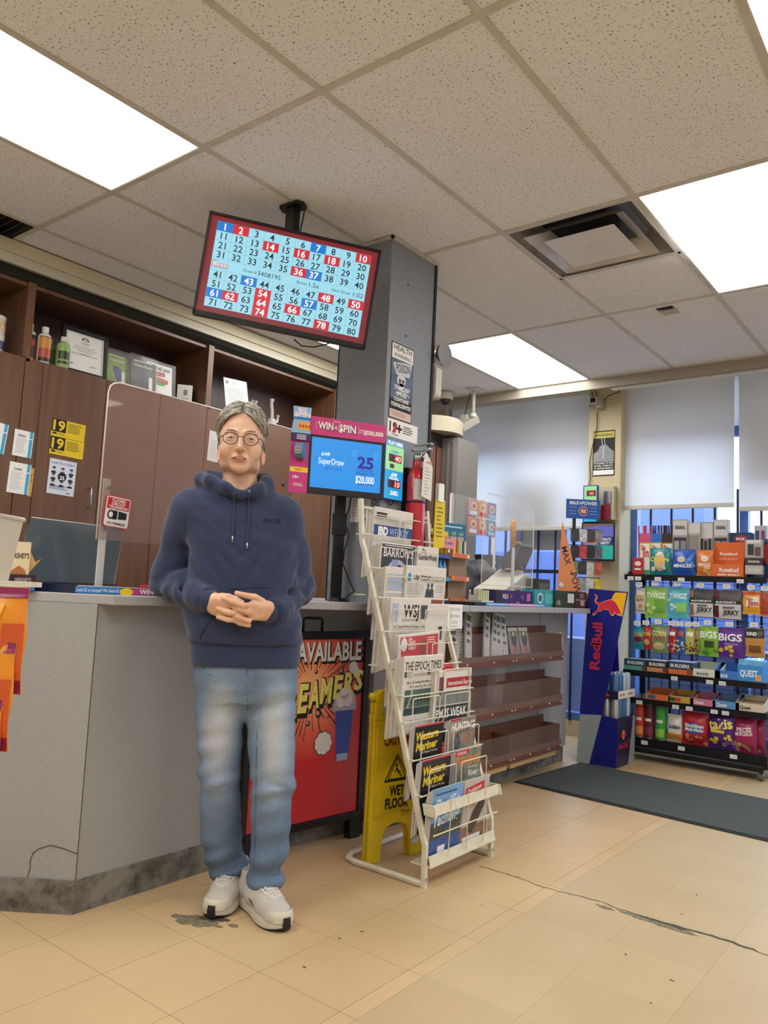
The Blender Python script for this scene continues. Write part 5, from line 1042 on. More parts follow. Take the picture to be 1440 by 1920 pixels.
# ---- top shelf, back row
GT = 'snacks on the top shelf of the rack'; ZT = 1.2905
stick_n = [0]
for k, (x0, x1, c, c2, sc_, lab) in enumerate(((1199, 1220, '#d8b04a', '#c94f7a', '#b23a52', 'yellow box of meat sticks with pink wrappers'), (1220, 1240, '#e2c264', '#2c6fc0', '#2c3a86', 'yellow box of meat sticks with navy wrappers'), (1241, 1263, '#c98a3a', '#3a2b28', '#2a2326', 'amber box of meat sticks with black wrappers'))):
 t = carton('meat_stick_box', lab+' on the top shelf', 'snack box', (x0, 1000, x1, 1046), 5.62, .06, c, [('box', c2, .0, .78, 1., 1.), ('box', '#e9e2d6', .1, .42, .9, .75), ('text', '#c02a33', 'Slim', .35, .66, .13, .4), ('text', '#c02a33', 'Jim', .55, .54, .2, .6)], GT, z=ZT)
 A = px('y', 5.65, (x0+x1)/2, 990)
 for i in range(7):
  s_ = tag(MB().rbox((-.006, -.004, 0), (.006, .004, .345), .003, 2, 2).build('meat_stick', [hexm(sc_, .25), hexm('#c9a27a', .3)][i % 4 == 3]), 'meat stick standing in the '+lab+', one of seven', 'meat stick', 'meat sticks in their boxes')
  s_.location = (A.x-.035+.0115*i, 5.65+.012*(i % 2), ZT+.02); s_.rotation_euler = (random.uniform(-.02, .02), random.uniform(-.06, .06), 0)
jer = [('box', '#c9c7c4', .04, .72, .96, .98), ('box', '#35323a', .06, .22, .94, .68), ('box', '#a7a3a2', .12, .30, .45, .62), ('box', '#8b8788', .55, .36, .9, .62), ('box', '#d4d2cf', .0, .0, 1., .18), ('text', '#3a3838', 'ORIGINAL', .5, .86, .06, .7), ('text', '#3a3838', 'ORIGINAL', .5, .09, .06, .7)]
carton('jerky_box', 'tall grey jerky pepperoni box beside the meat sticks', 'snack box', (1261, 974, 1289, 1030), 5.60, .07, '#9c9896', jer, GT, z=ZT)
carton('jerky_box', 'opened grey jerky box with an empty pale back panel', 'snack box', (1287, 980, 1313, 1030), 5.61, .08, '#aaa6a0', [('box', '#cfcdca', .02, .80, .98, .99), ('box', '#8f8a84', .12, .22, .9, .76), ('text', '#3a3838', 'BEEF JERKY', .5, .09, .06, .7)], GT, z=ZT)
carton('jerky_box', 'grey jerky box with black sticks standing right of the opened one', 'snack box', (1312, 979, 1337, 1024), 5.63, .07, '#8f8d8e', [('box', '#c9c9cb', .02, .7, .98, .98), ('box', '#2a292e', .05, .05, .25, .7), ('box', '#2a292e', .35, .05, .55, .66), ('box', '#2a292e', .66, .05, .85, .7)], GT, z=ZT)
carton('jerky_box', 'tall grey jerky box behind the orange carton', 'snack box', (1338, 974, 1365, 1030), 5.62, .07, '#a9a8a7', jer, GT, z=ZT)
t = thing('blue_oval_box', 'dark blue snack box with a red oval badge on the top shelf', 'snack box', (px('y', 5.66, 1389, 1003).x, 5.66, ZT), group=GT)
MB().rbox((-.085, 0, 0), (.085, .08, .31), .02, 3, 1).build('carton', hexm('#23466e', .35), t); MB().disc(.0, .265, .045, -.001, 22, .026).build('printed_panel', hexm('#a8323c'), t); MB().text('PICK', .0, .265, .018, -.0015, w=.06, bold=.04).build('lettering', M_WHITE, t)
carton('jerky_box', 'pale snack box at the right end of the top shelf back row', 'snack box', (1414, 985, 1438, 1030), 5.66, .07, '#b0b3bb', [('box', '#3a4a78', .1, .1, .4, .9), ('box', '#7a4a5a', .55, .1, .85, .9)], GT, z=ZT)
t = carton('chip_carton', 'small red chip carton at the left end of the top shelf', 'snack box', (1186, 1046, 1206, 1071), 5.52, .05, '#b3272e', [('disc', '#e6d7c4', .5, .66, .30, .14), ('box', '#e8e2da', .2, .28, .8, .38)], GT, z=ZT)
carton('snack_carton', 'small white and green carton beside the red chip carton', 'snack box', (1206, 1046, 1218, 1071), 5.53, .05, '#d5d6cf', [('box', '#3f8f5a', .0, .0, 1., .3)], GT, z=ZT)
bag('crisp_bag', 'teal bag of crispers crackers on the top shelf', 'snack bag', (1216, 1027, 1258, 1072), 5.51, .05, '#19808a', [('disc', '#d8b98c', .5, .5, .26, .36), ('text', '#f0d94a', 'Crispers', .48, .58, .17, .84), ('disc', '#e9e4d8', .2, .22, .10, .09), ('disc', '#e9e4d8', .7, .26, .07, .06)], GT, z=ZT)
bag('crisp_bag', 'blue resealable bag of mini chips on the top shelf', 'snack bag', (1258, 1030, 1304, 1074), 5.51, .05, '#2457b0', [('disc', '#d9c9b4', .42, .62, .18, .12), ('text', '#eef0f5', 'MINGLES', .46, .38, .13, .7), ('bits', '#5f93d0', .62, .1, .98, .9, 7, .10)], GT, z=ZT)
bag('crisp_bag', 'orange bag of mini chips on the top shelf', 'snack bag', (1304, 1031, 1337, 1074), 5.51, .045, '#d5793a', [('disc', '#e6d7c4', .5, .66, .22, .12), ('text', '#f4efe6', 'MINGLES', .5, .44, .12, .7), ('bits', '#f0c07a', .1, .05, .9, .35, 8, .12)], GT, z=ZT)
carton('display_carton', 'large orange display carton of beef sticks on the top shelf', 'snack box', (1334, 1015, 1394, 1074), 5.51, .09, '#d9682e', [('text', '#efe6ea', 'Rosebud', .55, .55, .34, .6), ('text', '#f3e6da', 'BEEF JERKY', .55, .16, .14, .7)], GT, True, ZT, .36)
A = px('y', 5.598, 1366, 1026); t = MB().text('Rosebud', 0, .03, .02, 0, w=.11, bold=.03).text('BEEF JERKY', 0, -.005, .009, 0, w=.12); t.v = [(A.x+x, 5.5965, 1.42+z) for x, y, z in t.v]
o = t.build('lettering', M_WHITE); o.parent = [c for c in bpy.data.objects if c.get('label', '').startswith('large orange display')][0]; o.matrix_parent_inverse = Matrix.Translation(-Vector(o.parent.location))
t = thing('orange_flap_bag', 'crumpled orange bag leaning behind the orange display carton', 'snack bag', (px('y', 5.62, 1322, 1030).x, 5.61, ZT), group=GT); shadesmooth(bag_mesh(.15, .145, .04).build('pouch', hexm('#d2702f', .35), t), 60); wrap(MB().disc(.03, .115, .02, 0), .15, .145, .04).build('printed_panel', hexm('#e8d6c2'), t)
for k, (z0, z1) in enumerate(((1012, 1046), (1046, 1060), (1060, 1077))):
 carton('jerky_stack_box', ['top box of the grey jerky stack, with windows', 'middle black band box of the grey jerky stack', 'bottom box of the grey jerky stack'][k], 'snack box', (1397, z0, 1430, z1), 5.505, .07, ['#a9a8a7', '#3a3537', '#b5b3b0'][k], [('box', '#3a363a', .15, .15, .5, .75), ('box', '#6a4a48', .55, .1, .9, .6), ('box', '#d6d4d1', .1, .8, .9, .98)] if k == 0 else [('text', '#d9d6d2', 'ORIGINAL', .5, .5, .3, .7)], GT)
bag('crisp_bag', 'dark blue and red bag cut by the right picture edge', 'snack bag', (1430, 1010, 1462, 1076), 5.53, .05, '#27406e', [('disc', '#a93a38', .3, .62, .34, .26)], GT, z=ZT)
# ---- hanging rows
def hooks(x, z, label_y=5.505):
 h_ = MB(); h_.tube([(x, SYB-.02, z), (x, 5.53, z), (x, 5.515, z+.012)], .0025, 6); h_.build('hook', M_RBLK, None).parent = sr; o_ = bpy.data.objects[-1] if False else None
def hook(x, z):
 o = MB().tube([(x-SX0, SD-.02, z), (x-SX0, .035, z), (x-SX0, .015, z+.012)], .0025, 6).build('peg_hook', M_RBLK, sr)
 tg_ = MB().box((x-SX0-.024, .006, z-.002), (x-SX0+.024, .008, z+.028)).build('price_tag', M_TAG, sr); MB().lines(x-SX0-.013, x-SX0+.013, z+.008, z+.018, 1, .003, .0052, 0).build('tag_print', M_GREY, tg_)
G1 = 'snack bags hanging on the upper pegs'; G2 = 'snack bags hanging on the lower pegs'
rows1 = [((1190, 1102, 1209, 1150), '#d8d0bc', [('text', '#c9a227', 'CORN', .5, .66, .12, .8), ('text', '#8e2a34', 'NUTS', .5, .52, .12, .75), ('band', '#b9b4a6', .05, .14), ('disc', '#c99c52', .55, .3, .22, .09)], 'slim cream bag of corn nuts on the upper pegs'),
 ((1208, 1100, 1251, 1159), '#8cbf5a', [('text', '#e9f2df', 'TWIGZ', .5, .72, .17, .84), ('box', '#6fa84a', .45, .18, .9, .6), ('bits', '#c2d98a', .08, .1, .45, .5, 5, .12)], 'light green bag of pretzel twigs on the upper pegs'),
 ((1251, 1101, 1291, 1160), '#58b4c6', [('text', '#e6f3f4', 'TWIGZ', .5, .72, .17, .84), ('box', '#8ed06f', .42, .2, .9, .5), ('bits', '#c9dccb', .06, .1, .45, .6, 5, .12)], 'light blue bag of pretzel twigs on the upper pegs'),
 ((1291, 1104, 1338, 1158), '#4b4a4c', [('band', '#c8c8ca', .03, .50), ('band', '#222226', .52, .64), ('text', '#e0e0e0', "McSWEENEY'S", .5, .58, .07, .8), ('text', '#1c1c1e', 'JERKY', .62, .28, .16, .62), ('text', '#3a3a3c', 'BEEF', .55, .42, .07, .4), ('box', '#8a6a4c', .04, .06, .2, .46), ('box', '#8c6848', .03, .70, .2, .95)], 'grey and black jerky bag with a tan stripe on the upper pegs'),
 ((1337, 1106, 1391, 1162), '#5a5658', [('band', '#c4c4c6', .03, .52), ('band', '#222226', .52, .64), ('text', '#e0e0e0', "McSWEENEY'S", .45, .58, .07, .7), ('text', '#1c1c1e', 'JERKY', .62, .24, .16, .56), ('text', '#3a3a3c', 'BEEF', .55, .40, .07, .4), ('box', '#5c2434', .04, .06, .2, .46), ('box', '#5c2434', .02, .68, .2, .95)], 'grey and black jerky bag with a maroon stripe on the upper pegs'),
 ((1391, 1108, 1428, 1152), '#e0a030', [('box', '#e9e0d2', .2, .32, .85, .74), ('text', '#c02a33', 'Slim', .38, .66, .12, .36), ('text', '#c02a33', 'Jim', .55, .48, .24, .55), ('band', '#d8553a', .84, .94)], 'orange bag of meat sticks on the upper pegs'),
 ((1424, 1110, 1446, 1156), '#c97a4a', [('band', '#a94a3a', .1, .9)], 'red brown meat stick packs at the right edge of the upper pegs')]
for q, c, pr, lab in rows1:
 t = bag('hanging_bag', lab, 'snack bag', q, 5.525, .03, c, pr, G1); hook(t.location.x, px('y', 5.51, (q[0]+q[2])/2, q[1]-3).z)
rows2 = [((1186, 1175, 1206, 1218), '#2f8fa0', [('text', '#d8c23a', 'CORN', .5, .66, .16, .8), ('box', '#7a2632', .1, .36, .9, .56)], 'teal bag of corn nuts at the left of the lower pegs'), ((1204, 1174, 1221, 1217), '#b5352f', [('text', '#e2cf4a', 'CORN', .5, .66, .16, .8), ('disc', '#d9b06a', .5, .3, .3, .14)], 'red bag of corn nuts on the lower pegs'),
 ((1219, 1172, 1252, 1224), '#7d8f5c', [('text', '#e8dd8a', 'CORN', .5, .70, .18, .8), ('text', '#b5506a', 'NUTS', .5, .52, .14, .6), ('disc', '#c9c08a', .5, .24, .34, .14)], 'wide olive green bag of corn nuts on the lower pegs'), ((1252, 1175, 1269, 1224), '#a82c34', [('bits', '#d9c8b0', .1, .1, .9, .5, 9, .16), ('box', '#e6e0d8', .2, .66, .8, .8)], 'red bag of sunflower seeds on the lower pegs'),
 ((1267, 1176, 1284, 1226), '#2f5ba0', [('bits', '#d6d3cc', .1, .1, .9, .5, 9, .16), ('box', '#c9432f', .2, .66, .8, .8)], 'blue bag of sunflower seeds on the lower pegs'), ((1283, 1177, 1302, 1226), '#b9b35c', [('bits', '#5a4630', .1, .1, .9, .55, 10, .14), ('box', '#e6e0c8', .15, .66, .85, .82)], 'yellow green bag of sunflower seeds on the lower pegs'), ((1299, 1177, 1312, 1226), '#8f8a4c', [('bits', '#5a4630', .1, .1, .9, .6, 8, .2)], 'narrow olive bag of seeds behind the green bag'),
 ((1309, 1174, 1347, 1231), '#7fb23c', [('text', '#eef3e4', 'BiGS', .5, .72, .22, .86), ('box', '#3c4a2c', .3, .3, .8, .52), ('bits', '#4f8a3a', .1, .05, .9, .32, 8, .12)], 'bright green bag of big seeds on the lower pegs'), ((1343, 1177, 1395, 1234), '#5b2f86', [('text', '#ecebf0', 'BiGS', .5, .68, .24, .86), ('bits', '#d3b443', .1, .08, .6, .4, 6, .10), ('box', '#8c6fae', .3, .42, .8, .5)], 'purple bag of big seeds on the lower pegs'), ((1396, 1178, 1434, 1232), '#c08a4c', [('band', '#2a2624', .66, .98), ('text', '#f0ede6', 'KIND', .35, .8, .12, .5), ('box', '#7a4f2c', .2, .15, .8, .4)], 'tan and black nut snack bag on the lower pegs')]
for q, c, pr, lab in rows2:
 t = bag('hanging_bag', lab, 'snack bag', q, 5.525, .032, c, pr, G2); hook(t.location.x, px('y', 5.51, (q[0]+q[2])/2, q[1]-3).z)
# ---- second shelf: bar cartons
G3 = 'bar cartons on the second shelf'; Z3 = .6155
for q, c, pr, lab, op in (((1170, 1236, 1213, 1255), '#2a4a56', [('box', '#5aa394', .0, .0, 1., .38), ('text', '#e8e8e4', 'BUILDERS', .5, .68, .26, .7), ('box', '#6b3a2e', .78, .05, .96, .4)], 'teal carton of protein bars at the left of the second shelf', False), ((1211, 1239, 1253, 1258), '#3a3236', [('box', '#c98a5a', .0, .0, 1., .38), ('text', '#e8e8e4', 'BUILDERS', .5, .68, .26, .7), ('box', '#6b3a2e', .76, .05, .96, .4)], 'brown carton of protein bars on the second shelf', False), ((1250, 1241, 1300, 1262), '#2f3f5c', [('box', '#d8703a', .0, .0, 1., .38), ('text', '#e8e8e4', 'BUILDERS', .5, .68, .26, .7), ('box', '#8a4a2e', .76, .05, .96, .5)], 'navy and orange carton of protein bars on the second shelf', False),
  ((1296, 1243, 1350, 1265), '#d9d7cc', [('inside', '#b9b6a4', .3), ('text', '#5a5a66', 'BARE', .4, .4, .3, .4)], 'white open tray carton on the second shelf', True), ((1340, 1245, 1386, 1268), '#3f78c8', [('inside', '#a9b6c9', .4), ('text', '#e6ecf4', 'BAR', .4, .4, .4, .3)], 'blue open tray carton on the second shelf', True)):
 carton('bar_carton', lab, 'snack box', q, 5.515, .16, c, pr, G3, op, Z3, .55)
t = carton('bar_carton', 'blue carton of wrapped bars at the right of the second shelf', 'snack box', (1383, 1240, 1430, 1270), 5.51, .16, '#3c8fd0', [('inside', '#6fb4e2', 1.05), ('text', '#eef4fa', 'QUEST', .45, .5, .4, .7), ('box', '#d8a070', .7, .08, .96, .45)], G3, True, Z3, .8)
for i in range(3):
 A = px('y', 5.54, 1395+13*i, 1236); o = tag(MB().rbox((-.025, -.07, 0), (.025, .07, .022), .008, 2, 1).build('wrapped_bar', hexm('#4fa2dc', .25)), ['left', 'middle', 'right'][i]+' blue wrapped bar on top of the blue bar carton', 'bar', 'blue wrapped bars'); o.location = (A.x, 5.60, Z3+.112+.004*i); o.rotation_euler = (.1, .15-.1*i, .12*i-.1)
# ---- third shelf: open trays
G4 = 'open trays on the third shelf'; Z4 = .4255
for q, c, pr, lab in (((1211, 1293, 1256, 1313), '#d8703c', [('inside', '#8a6a4c', .4), ('box', '#3a5a8a', .1, .2, .4, .8)], 'orange open tray on the third shelf'), ((1253, 1297, 1300, 1317), '#c9a24c', [('inside', '#8f7444', .5), ('box', '#2f4a3a', .05, .2, .3, .8), ('box', '#c0452f', .32, .2, .5, .8)], 'golden open tray on the third shelf'), ((1294, 1301, 1341, 1321), '#d0789a', [('inside', '#8a8286', .4), ('text', '#f2eef0', 'Quest', .35, .45, .5, .4)], 'pink open tray on the third shelf'), ((1336, 1304, 1386, 1324), '#5f94c8', [('inside', '#88898c', .4), ('text', '#f0f2f5', 'Quest', .35, .45, .5, .4)], 'blue open tray on the third shelf'), ((1379, 1307, 1432, 1330), '#d8cdb4', [('inside', '#a07a4c', .6), ('text', '#4a3a2c', 'Quest', .35, .45, .45, .4)], 'cream open tray at the right of the third shelf')):
 carton('bar_tray', lab, 'snack box', q, 5.515, .16, c, pr, G4, True, Z4, .55)
# ---- bottom shelf
G5 = 'snacks on the bottom shelf of the rack'; Z5 = .1555
for k, (x0, x1, c, c2, lab) in enumerate(((1190, 1208, '#b8402f', '#d9924a', 'red can of stacked chips, left of the three'), (1206, 1228, '#5f2334', '#7a3a44', 'maroon can of stacked chips, middle of the three'), (1227, 1250, '#3a9a3f', '#8fc24a', 'green can of stacked chips, right of the three'))):
 A, Bq = place(5.55, (x0, 1355), (x1, 1355)); r = .037; t = thing('chip_can', lab, 'chip can', ((A.x+Bq.x)/2, 5.56, Z5), group=G5); h = .235
 shadesmooth(MB().lathe([(r, 0), (r, h-.008)], n=22).build('tube', hexm(c, .35), t), 50); MB().lathe([(r+.001, h-.010), (r+.001, h), (r-.004, h+.002)], n=22).build('lid', mat('chip_lid', '#c9c5bf', .4), t, smooth=False); MB().lathe([(r+.0006, 0), (r+.0006, .006)], n=22, caps=False).build('rim', M_CHROME, t)
 MB().raw([((r+.0008)*math.sin(a), -(r+.0008)*math.cos(a), z) for z in (.02, .075) for a in np.linspace(-.9, .9, 9)], [(i, i+1, 10+i, 9+i) for i in range(8)]).build('printed_panel', hexm(c2, .35), t); MB().raw([((r+.0008)*math.sin(a), -(r+.0008)*math.cos(a), z) for z in (.115, .135) for a in np.linspace(-.6, .6, 7)], [(i, i+1, 8+i, 7+i) for i in range(6)]).build('printed_panel', hexm('#e6dcc8', .35), t)
bag('cracker_bag', 'white and orange bag of fish crackers on the bottom shelf', 'snack bag', (1248, 1340, 1279, 1389), 5.53, .06, '#e2dcd2', [('band', '#e2923a', .04, .30), ('text', '#2a3f86', 'Goldfish', .52, .56, .14, .72), ('disc', '#e9a23f', .4, .28, .16, .07), ('text', '#f5ead6', 'Cheddar', .5, .12, .09, .6)], G5, z=Z5)
bag('cracker_bag', 'red bag of snack mix with a blue panel on the bottom shelf', 'snack bag', (1275, 1336, 1327, 1394), 5.52, .07, '#b52834', [('disc', '#2f5fa8', .5, .52, .32, .17), ('text', '#f0efe8', 'Bits&Bites', .5, .60, .11, .66), ('text', '#f0efe8', 'Meli-Melo', .5, .48, .11, .66), ('bits', '#c98a5a', .12, .06, .9, .3, 9, .09), ('bits', '#7a2a22', .3, .06, .9, .3, 5, .07)], G5, z=Z5)
bag('chip_bag', 'purple bag of rolled tortilla chips on the bottom shelf', 'snack bag', (1325, 1333, 1379, 1401), 5.515, .08, '#4f2a7c', [('text', '#f0e26a', 'takis', .46, .66, .26, .84, 8), ('box', '#e0c84a', .12, .42, .62, .50), ('bits', '#d8c23f', .1, .06, .85, .38, 8, .12), ('bits', '#8a5aa8', .5, .1, .95, .9, 5, .10)], G5, z=Z5)
bag('pretzel_bag', 'maroon bag of pretzel pieces slumped at the right of the bottom shelf', 'snack bag', (1371, 1346, 1418, 1407), 5.515, .08, '#9a2a56', [('text', '#f2e8ec', 'PIECES', .5, .66, .12, .6, 6), ('text', '#f2e8ec', 'MORCEAUX', .5, .54, .10, .7, 6), ('bits', '#c9a070', .08, .05, .8, .34, 10, .10)], G5, z=Z5)
bag('pretzel_bag', 'second maroon pretzel bag partly behind the slumped one', 'snack bag', (1405, 1350, 1435, 1408), 5.57, .06, '#8f2850', [('bits', '#b98a60', .2, .05, .9, .3, 5, .12)], G5, z=Z5)
bag('chip_bag', 'second purple chip bag behind the front one', 'snack bag', (1352, 1340, 1384, 1398), 5.60, .06, '#472670', [('text', '#e6d65c', 'kis', .5, .66, .24, .6, 8)], G5, z=Z5)
# ---- things on top of the wall cabinets (front edge at CX, shelf at DZ)
ZS = DZ+.0005
def on_cab(y, x=CX-.06): return (x, y, ZS)
def bottle(name, label, y, x, r, h, cbase, cap, bands, group='bottles on the cabinet', shoulder=.78):
 t = thing(name, label, 'bottle', (x, y, ZS), R(90), group)
 shadesmooth(MB().lathe([(r*.94, 0), (r, .004), (r, h*shoulder-.012), (r*.86, h*shoulder), (r*.42, h*(shoulder+.05)), (r*.40, h*.86)], n=22).build('bottle_body', hexm(cbase, .35), t), 50)
 shadesmooth(MB().lathe([(r*.50, h*.85), (r*.50, h*.995), (r*.46, h)], n=18).build('cap', hexm(cap, .5), t), 40)
 for k, (z0, z1, c) in enumerate(bands): MB().raw([((r+.0005+.0002*k)*math.sin(a), -(r+.0005+.0002*k)*math.cos(a), z) for z in (h*z0, h*z1) for a in np.linspace(-1.25, 1.25, 11)], [(i, i+1, 12+i, 11+i) for i in range(10)]).build('label_print', hexm(c, .4), t, smooth=True)
 return t
bottle('cleaner_bottle', 'white capped bottle with red print beside the cabinet divider', 1.915, CX-.07, .030, .195, '#ddd8d0', '#e6e4df', [(.06, .70, '#b5503c'), (.10, .40, '#5a3a30'), (.58, .70, '#2c2622')])
bottle('cleaner_bottle', 'white capped bottle half hidden between the two printed bottles', 1.945, CX-.16, .028, .18, '#d6d2cc', '#e2e0dc', [(.06, .70, '#8a4a3a')])
bottle('cleaner_bottle', 'white capped bottle with orange and black print on the cabinet', 1.985, CX-.05, .034, .195, '#e0dcd4', '#e8e6e2', [(.04, .72, '#2a2422'), (.30, .70, '#cf8a34'), (.14, .40, '#b8503c')])
bottle('cleaner_bottle', 'green bottle of cleaner standing in front on the cabinet', 2.085, CX-.04, .033, .170, '#9db876', '#d9dcd4', [(.10, .68, '#8fae62'), (.26, .52, '#2f4a2a'), (.12, .20, '#2c4028')])
bottle('cleaner_bottle', 'green bottle of cleaner behind the front green one', 2.055, CX-.13, .030, .165, '#7f9a5c', '#d4d6d0', [(.10, .68, '#5a7a44')])
for k, (z, c, h) in enumerate(((0, '#333f66', .085), (.086, '#c9a98c', .095))):
 t = thing('jar', ['blue labelled jar under the orange one on the left cabinet', 'orange labelled jar stacked on the blue jar'][k], 'jar', (CX-.075, 1.735, ZS+z), R(90), 'stacked jars'); r = .052
 shadesmooth(MB().lathe([(r*.95, 0), (r, .004), (r, h-.022), (r*.96, h-.018)], n=26).build('jar_body', hexm(['#dcd9d2', '#d8cfc4'][k], .4), t), 50); shadesmooth(MB().lathe([(r*1.02, h-.020), (r*1.02, h-.002), (r*.98, h)], n=26).build('lid', hexm('#d9d5cd', .4), t), 50)
 MB().raw([((r+.0006)*math.sin(a), -(r+.0006)*math.cos(a), z_) for z_ in (.012, h-.03) for a in np.linspace(-1.3, 1.3, 11)], [(i, i+1, 12+i, 11+i) for i in range(10)]).build('label_print', hexm(c, .4, noise=.3, nscale=25), t, smooth=True)
ct_ = thing('certificate', 'black framed certificate leaning on the cabinet top', 'picture frame', (CX-.045, 2.215, ZS), rot=(R(-4), 0, R(90)))
w, h = .135, .245
for a, b in (((-w, -.010, 0), (-w+.022, .010, h)), ((w-.022, -.010, 0), (w, .010, h)), ((-w, -.010, h-.022), (w, .010, h)), ((-w, -.010, 0), (w, .010, .016))): MB().box(a, b).build('frame_bar', M_BLACK, ct_, bevel=.002)
MB().box((-w+.02, -.002, .014), (w-.02, .006, h-.02)).build('paper', M_WHITE, ct_)
MB().disc(0, .188, .022, -.003, 20, .018, 0, 180).build('crest', M_INK, ct_); MB().disc(0, .190, .014, -.0034, 20, .012, 0, 180).build('crest_sun', hexm('#d9c9a8'), ct_)
t = MB();
for z, ww in ((.176, .05), (.168, .045), (.150, .12), (.138, .14), (.126, .10), (.108, .16), (.112, .06), (.05, .03), (.046, .022)): t.rect(-ww/2 if z > .06 else -.09, z-.0012, ww/2 if z > .06 else -.09+ww, z+.0012, -.003)
t.text('Signed', .055, .055, .010, -.003, shear=.4); t.build('certificate_print', M_GREY, ct_)
for a, b in (((-w+.034, .022), (-w+.035, h-.03)), ((w-.035, .022), (w-.034, h-.03)), ((-w+.034, h-.031), (w-.034, h-.03))): MB().rect(a[0], a[1], b[0], b[1], -.003).build('border_line', M_LGREY, ct_)
def clamshell(y, x, w, h, col, blob_c, label, pr):
 t = thing('blister_pack', label, 'blister pack', (x, y, ZS), rot=(R(-7), 0, R(90)), group='blister packs on the cabinet')
 MB().rbox((-w/2, -.012, 0), (w/2, .012, h), .012, 3, 1).build('clear_case', mat('blister_clear', '#ffffff', .05, alpha=.10), t); MB().box((-w/2+.012, -.004, .005), (w/2-.012, .004, h-.032)).build('card', hexm(col, .5, noise=.3, nscale=18), t)
 MB().poly([(-w*.18, h*.50), (w*.02, h*.52), (w*.20, h*.42), (w*.14, h*.12), (w*.02, h*.05), (-w*.10, h*.22)], -.0048).build('product_print', hexm(blob_c, .4), t); MB().rbox((w*.17, -.0075, h*.02), (w*.30, -.0045, h*.42), .012, 3, 1).build('white_tab', M_WHITE, t)
 MB().text(pr, -.0, h*.70, .018, -.0052, w=w*.66, bold=.02).rect(-w*.35, h*.80, w*.3, h*.83, -.0052).build('lettering', hexm('#d6d3b4'), t)
clamshell(2.425, CX-.055, .155, .200, '#7f9a3f', '#262a5a', 'green blister pack with a navy shape on the cabinet', 'Smoke Buddy')
clamshell(2.585, CX-.035, .190, .205, '#4a4a46', '#1d1d20', 'grey camouflage blister pack with a white tab on the cabinet', 'Smoke Buddy')
lw = thing('law_card', 'white tobacco law card in a clear holder on the cabinet', 'card', (CX-.075, 2.725, ZS), rot=(R(-5), 0, R(90)))
MB().box((-.125, -.003, 0), (.115, .003, .215)).build('clear_holder', mat('blister_clear', '#ffffff', .05, alpha=.10), lw); MB().box((-.098, -.0045, .004), (.085, -.0034, .195)).build('card', M_WHITE, lw)
MB().text("IT'S THE LAW", -.005, .168, .022, -.0052, w=.15, bold=.01).build('lettering', M_INK, lw); MB().poly([(-.05, .118), (.035, .126), (.035, .150), (-.05, .146)], -.0052).poly([(-.045, .09), (.055, .082), (.057, .108), (-.043, .116)], -.0055).build('red_label', hexm('#b8544f'), lw); MB().poly([(-.06, .02), (-.03, .02), (.02, .06), (.05, .092), (-.05, .105), (-.06, .09)], -.0052).build('green_print', hexm('#5aa35a', .5, noise=.4, nscale=40), lw)
MB().text('CASH ON', -.008, .132, .012, -.0062, w=.06).text('TOBACCO', .006, .098, .012, -.0062, w=.075).build('lettering', hexm('#e6cfc4'), lw); MB().rect(-.03, .004, .085, .066, -.0057).build('white_sticker', M_WHITE, lw)
wx = thing('white_device_box', 'small white device box at the right end of the cabinet niche', 'box', (CX-.10, 2.925, ZS), R(52))
MB().box((-.045, -.03, 0), (.045, .03, .115)).build('carton', M_WHITE, wx, bevel=.001); MB().rbox((-.006, -.0312, .05), (.016, -.0304, .085), .006, 3, 1).build('device_print', M_GREY, wx); MB().lines(-.02, .03, .022, .036, 3, .002, -.0306).build('print_lines', M_LGREY, wx)
for k in range(4): q = MB().disc(-.012+.018*(k % 2), .07-.022*(k//2), .003, 0); q.v = [(-.0454, x_, z_) for x_, _, z_ in q.v]; q.build('device_dot', M_GREY, wx)
lp = thing('letter_sheet', 'white printed letter leaning behind the head of the man', 'paper', (CX-.09, 3.36, ZS), rot=(R(-8), R(-4), R(90))); MB().box((-.10, -.0006, 0), (.10, .0006, .265)).build('sheet', M_WHITE, lp); MB().lines(-.08, .08, .10, .20, 7, .0035, -.0012, .5).text('Notice', .0, .235, .014, -.0012).rect(-.085, .225, -.065, .248, -.0012).build('letter_print', M_GREY, lp)
M_GL = mat('pipe_glass', '#d8d3cc', .08, alpha=.45, spec=.9)
def pipe(y, x, h, label):
 t = thing('glass_pipe', label, 'glass pipe', (x, y, ZS), group='glass pipes on the cabinet'); k = h/.2
 shadesmooth(MB().lathe([(.026*k, 0), (.030*k, .006), (.030*k, .055*k), (.022*k, .065*k), (.011*k, .075*k)], n=18).build('chamber', M_GL, t), 60); shadesmooth(MB().tube([(0, 0, .07*k), (0, -.004, .12*k), (0, -.014, .165*k), (0, -.012, .195*k)], .011*k, 12).build('neck', M_GL, t), 60); shadesmooth(MB().lathe([(.016*k, .185*k), (.016*k, .20*k)], (0, -.012, 0), 14).build('mouthpiece', M_GL, t), 60)
 shadesmooth(MB().tube([(0, .028*k, .04*k), (0, .05*k, .055*k), (0, .052*k, .09*k)], .008*k, 10).build('stem', M_GL, t), 60); MB().lathe([(.008*k, .085*k), (.014*k, .10*k)], (0, .052*k, 0), 12).build('bowl', hexm('#b9a98f', .4), t)
pipe(3.56, CX-.14, .165, 'short clear glass pipe right of the letter'); pipe(3.69, CX-.12, .205, 'tall clear glass pipe on the cabinet near the lottery display')
t = thing('glass_bead_pipe', 'thin beaded glass pipe beside the letter', 'glass pipe', (CX-.12, 3.50, ZS), group='glass pipes on the cabinet'); q = MB()
q.lathe([(.012, 0), (.012, .01), (.006, .02), (.010, .05), (.005, .065), (.012, .085), (.006, .105), (.011, .125), (.005, .145), (.008, .16)], n=12); shadesmooth(q.build('beaded_stem', M_GL, t), 70)
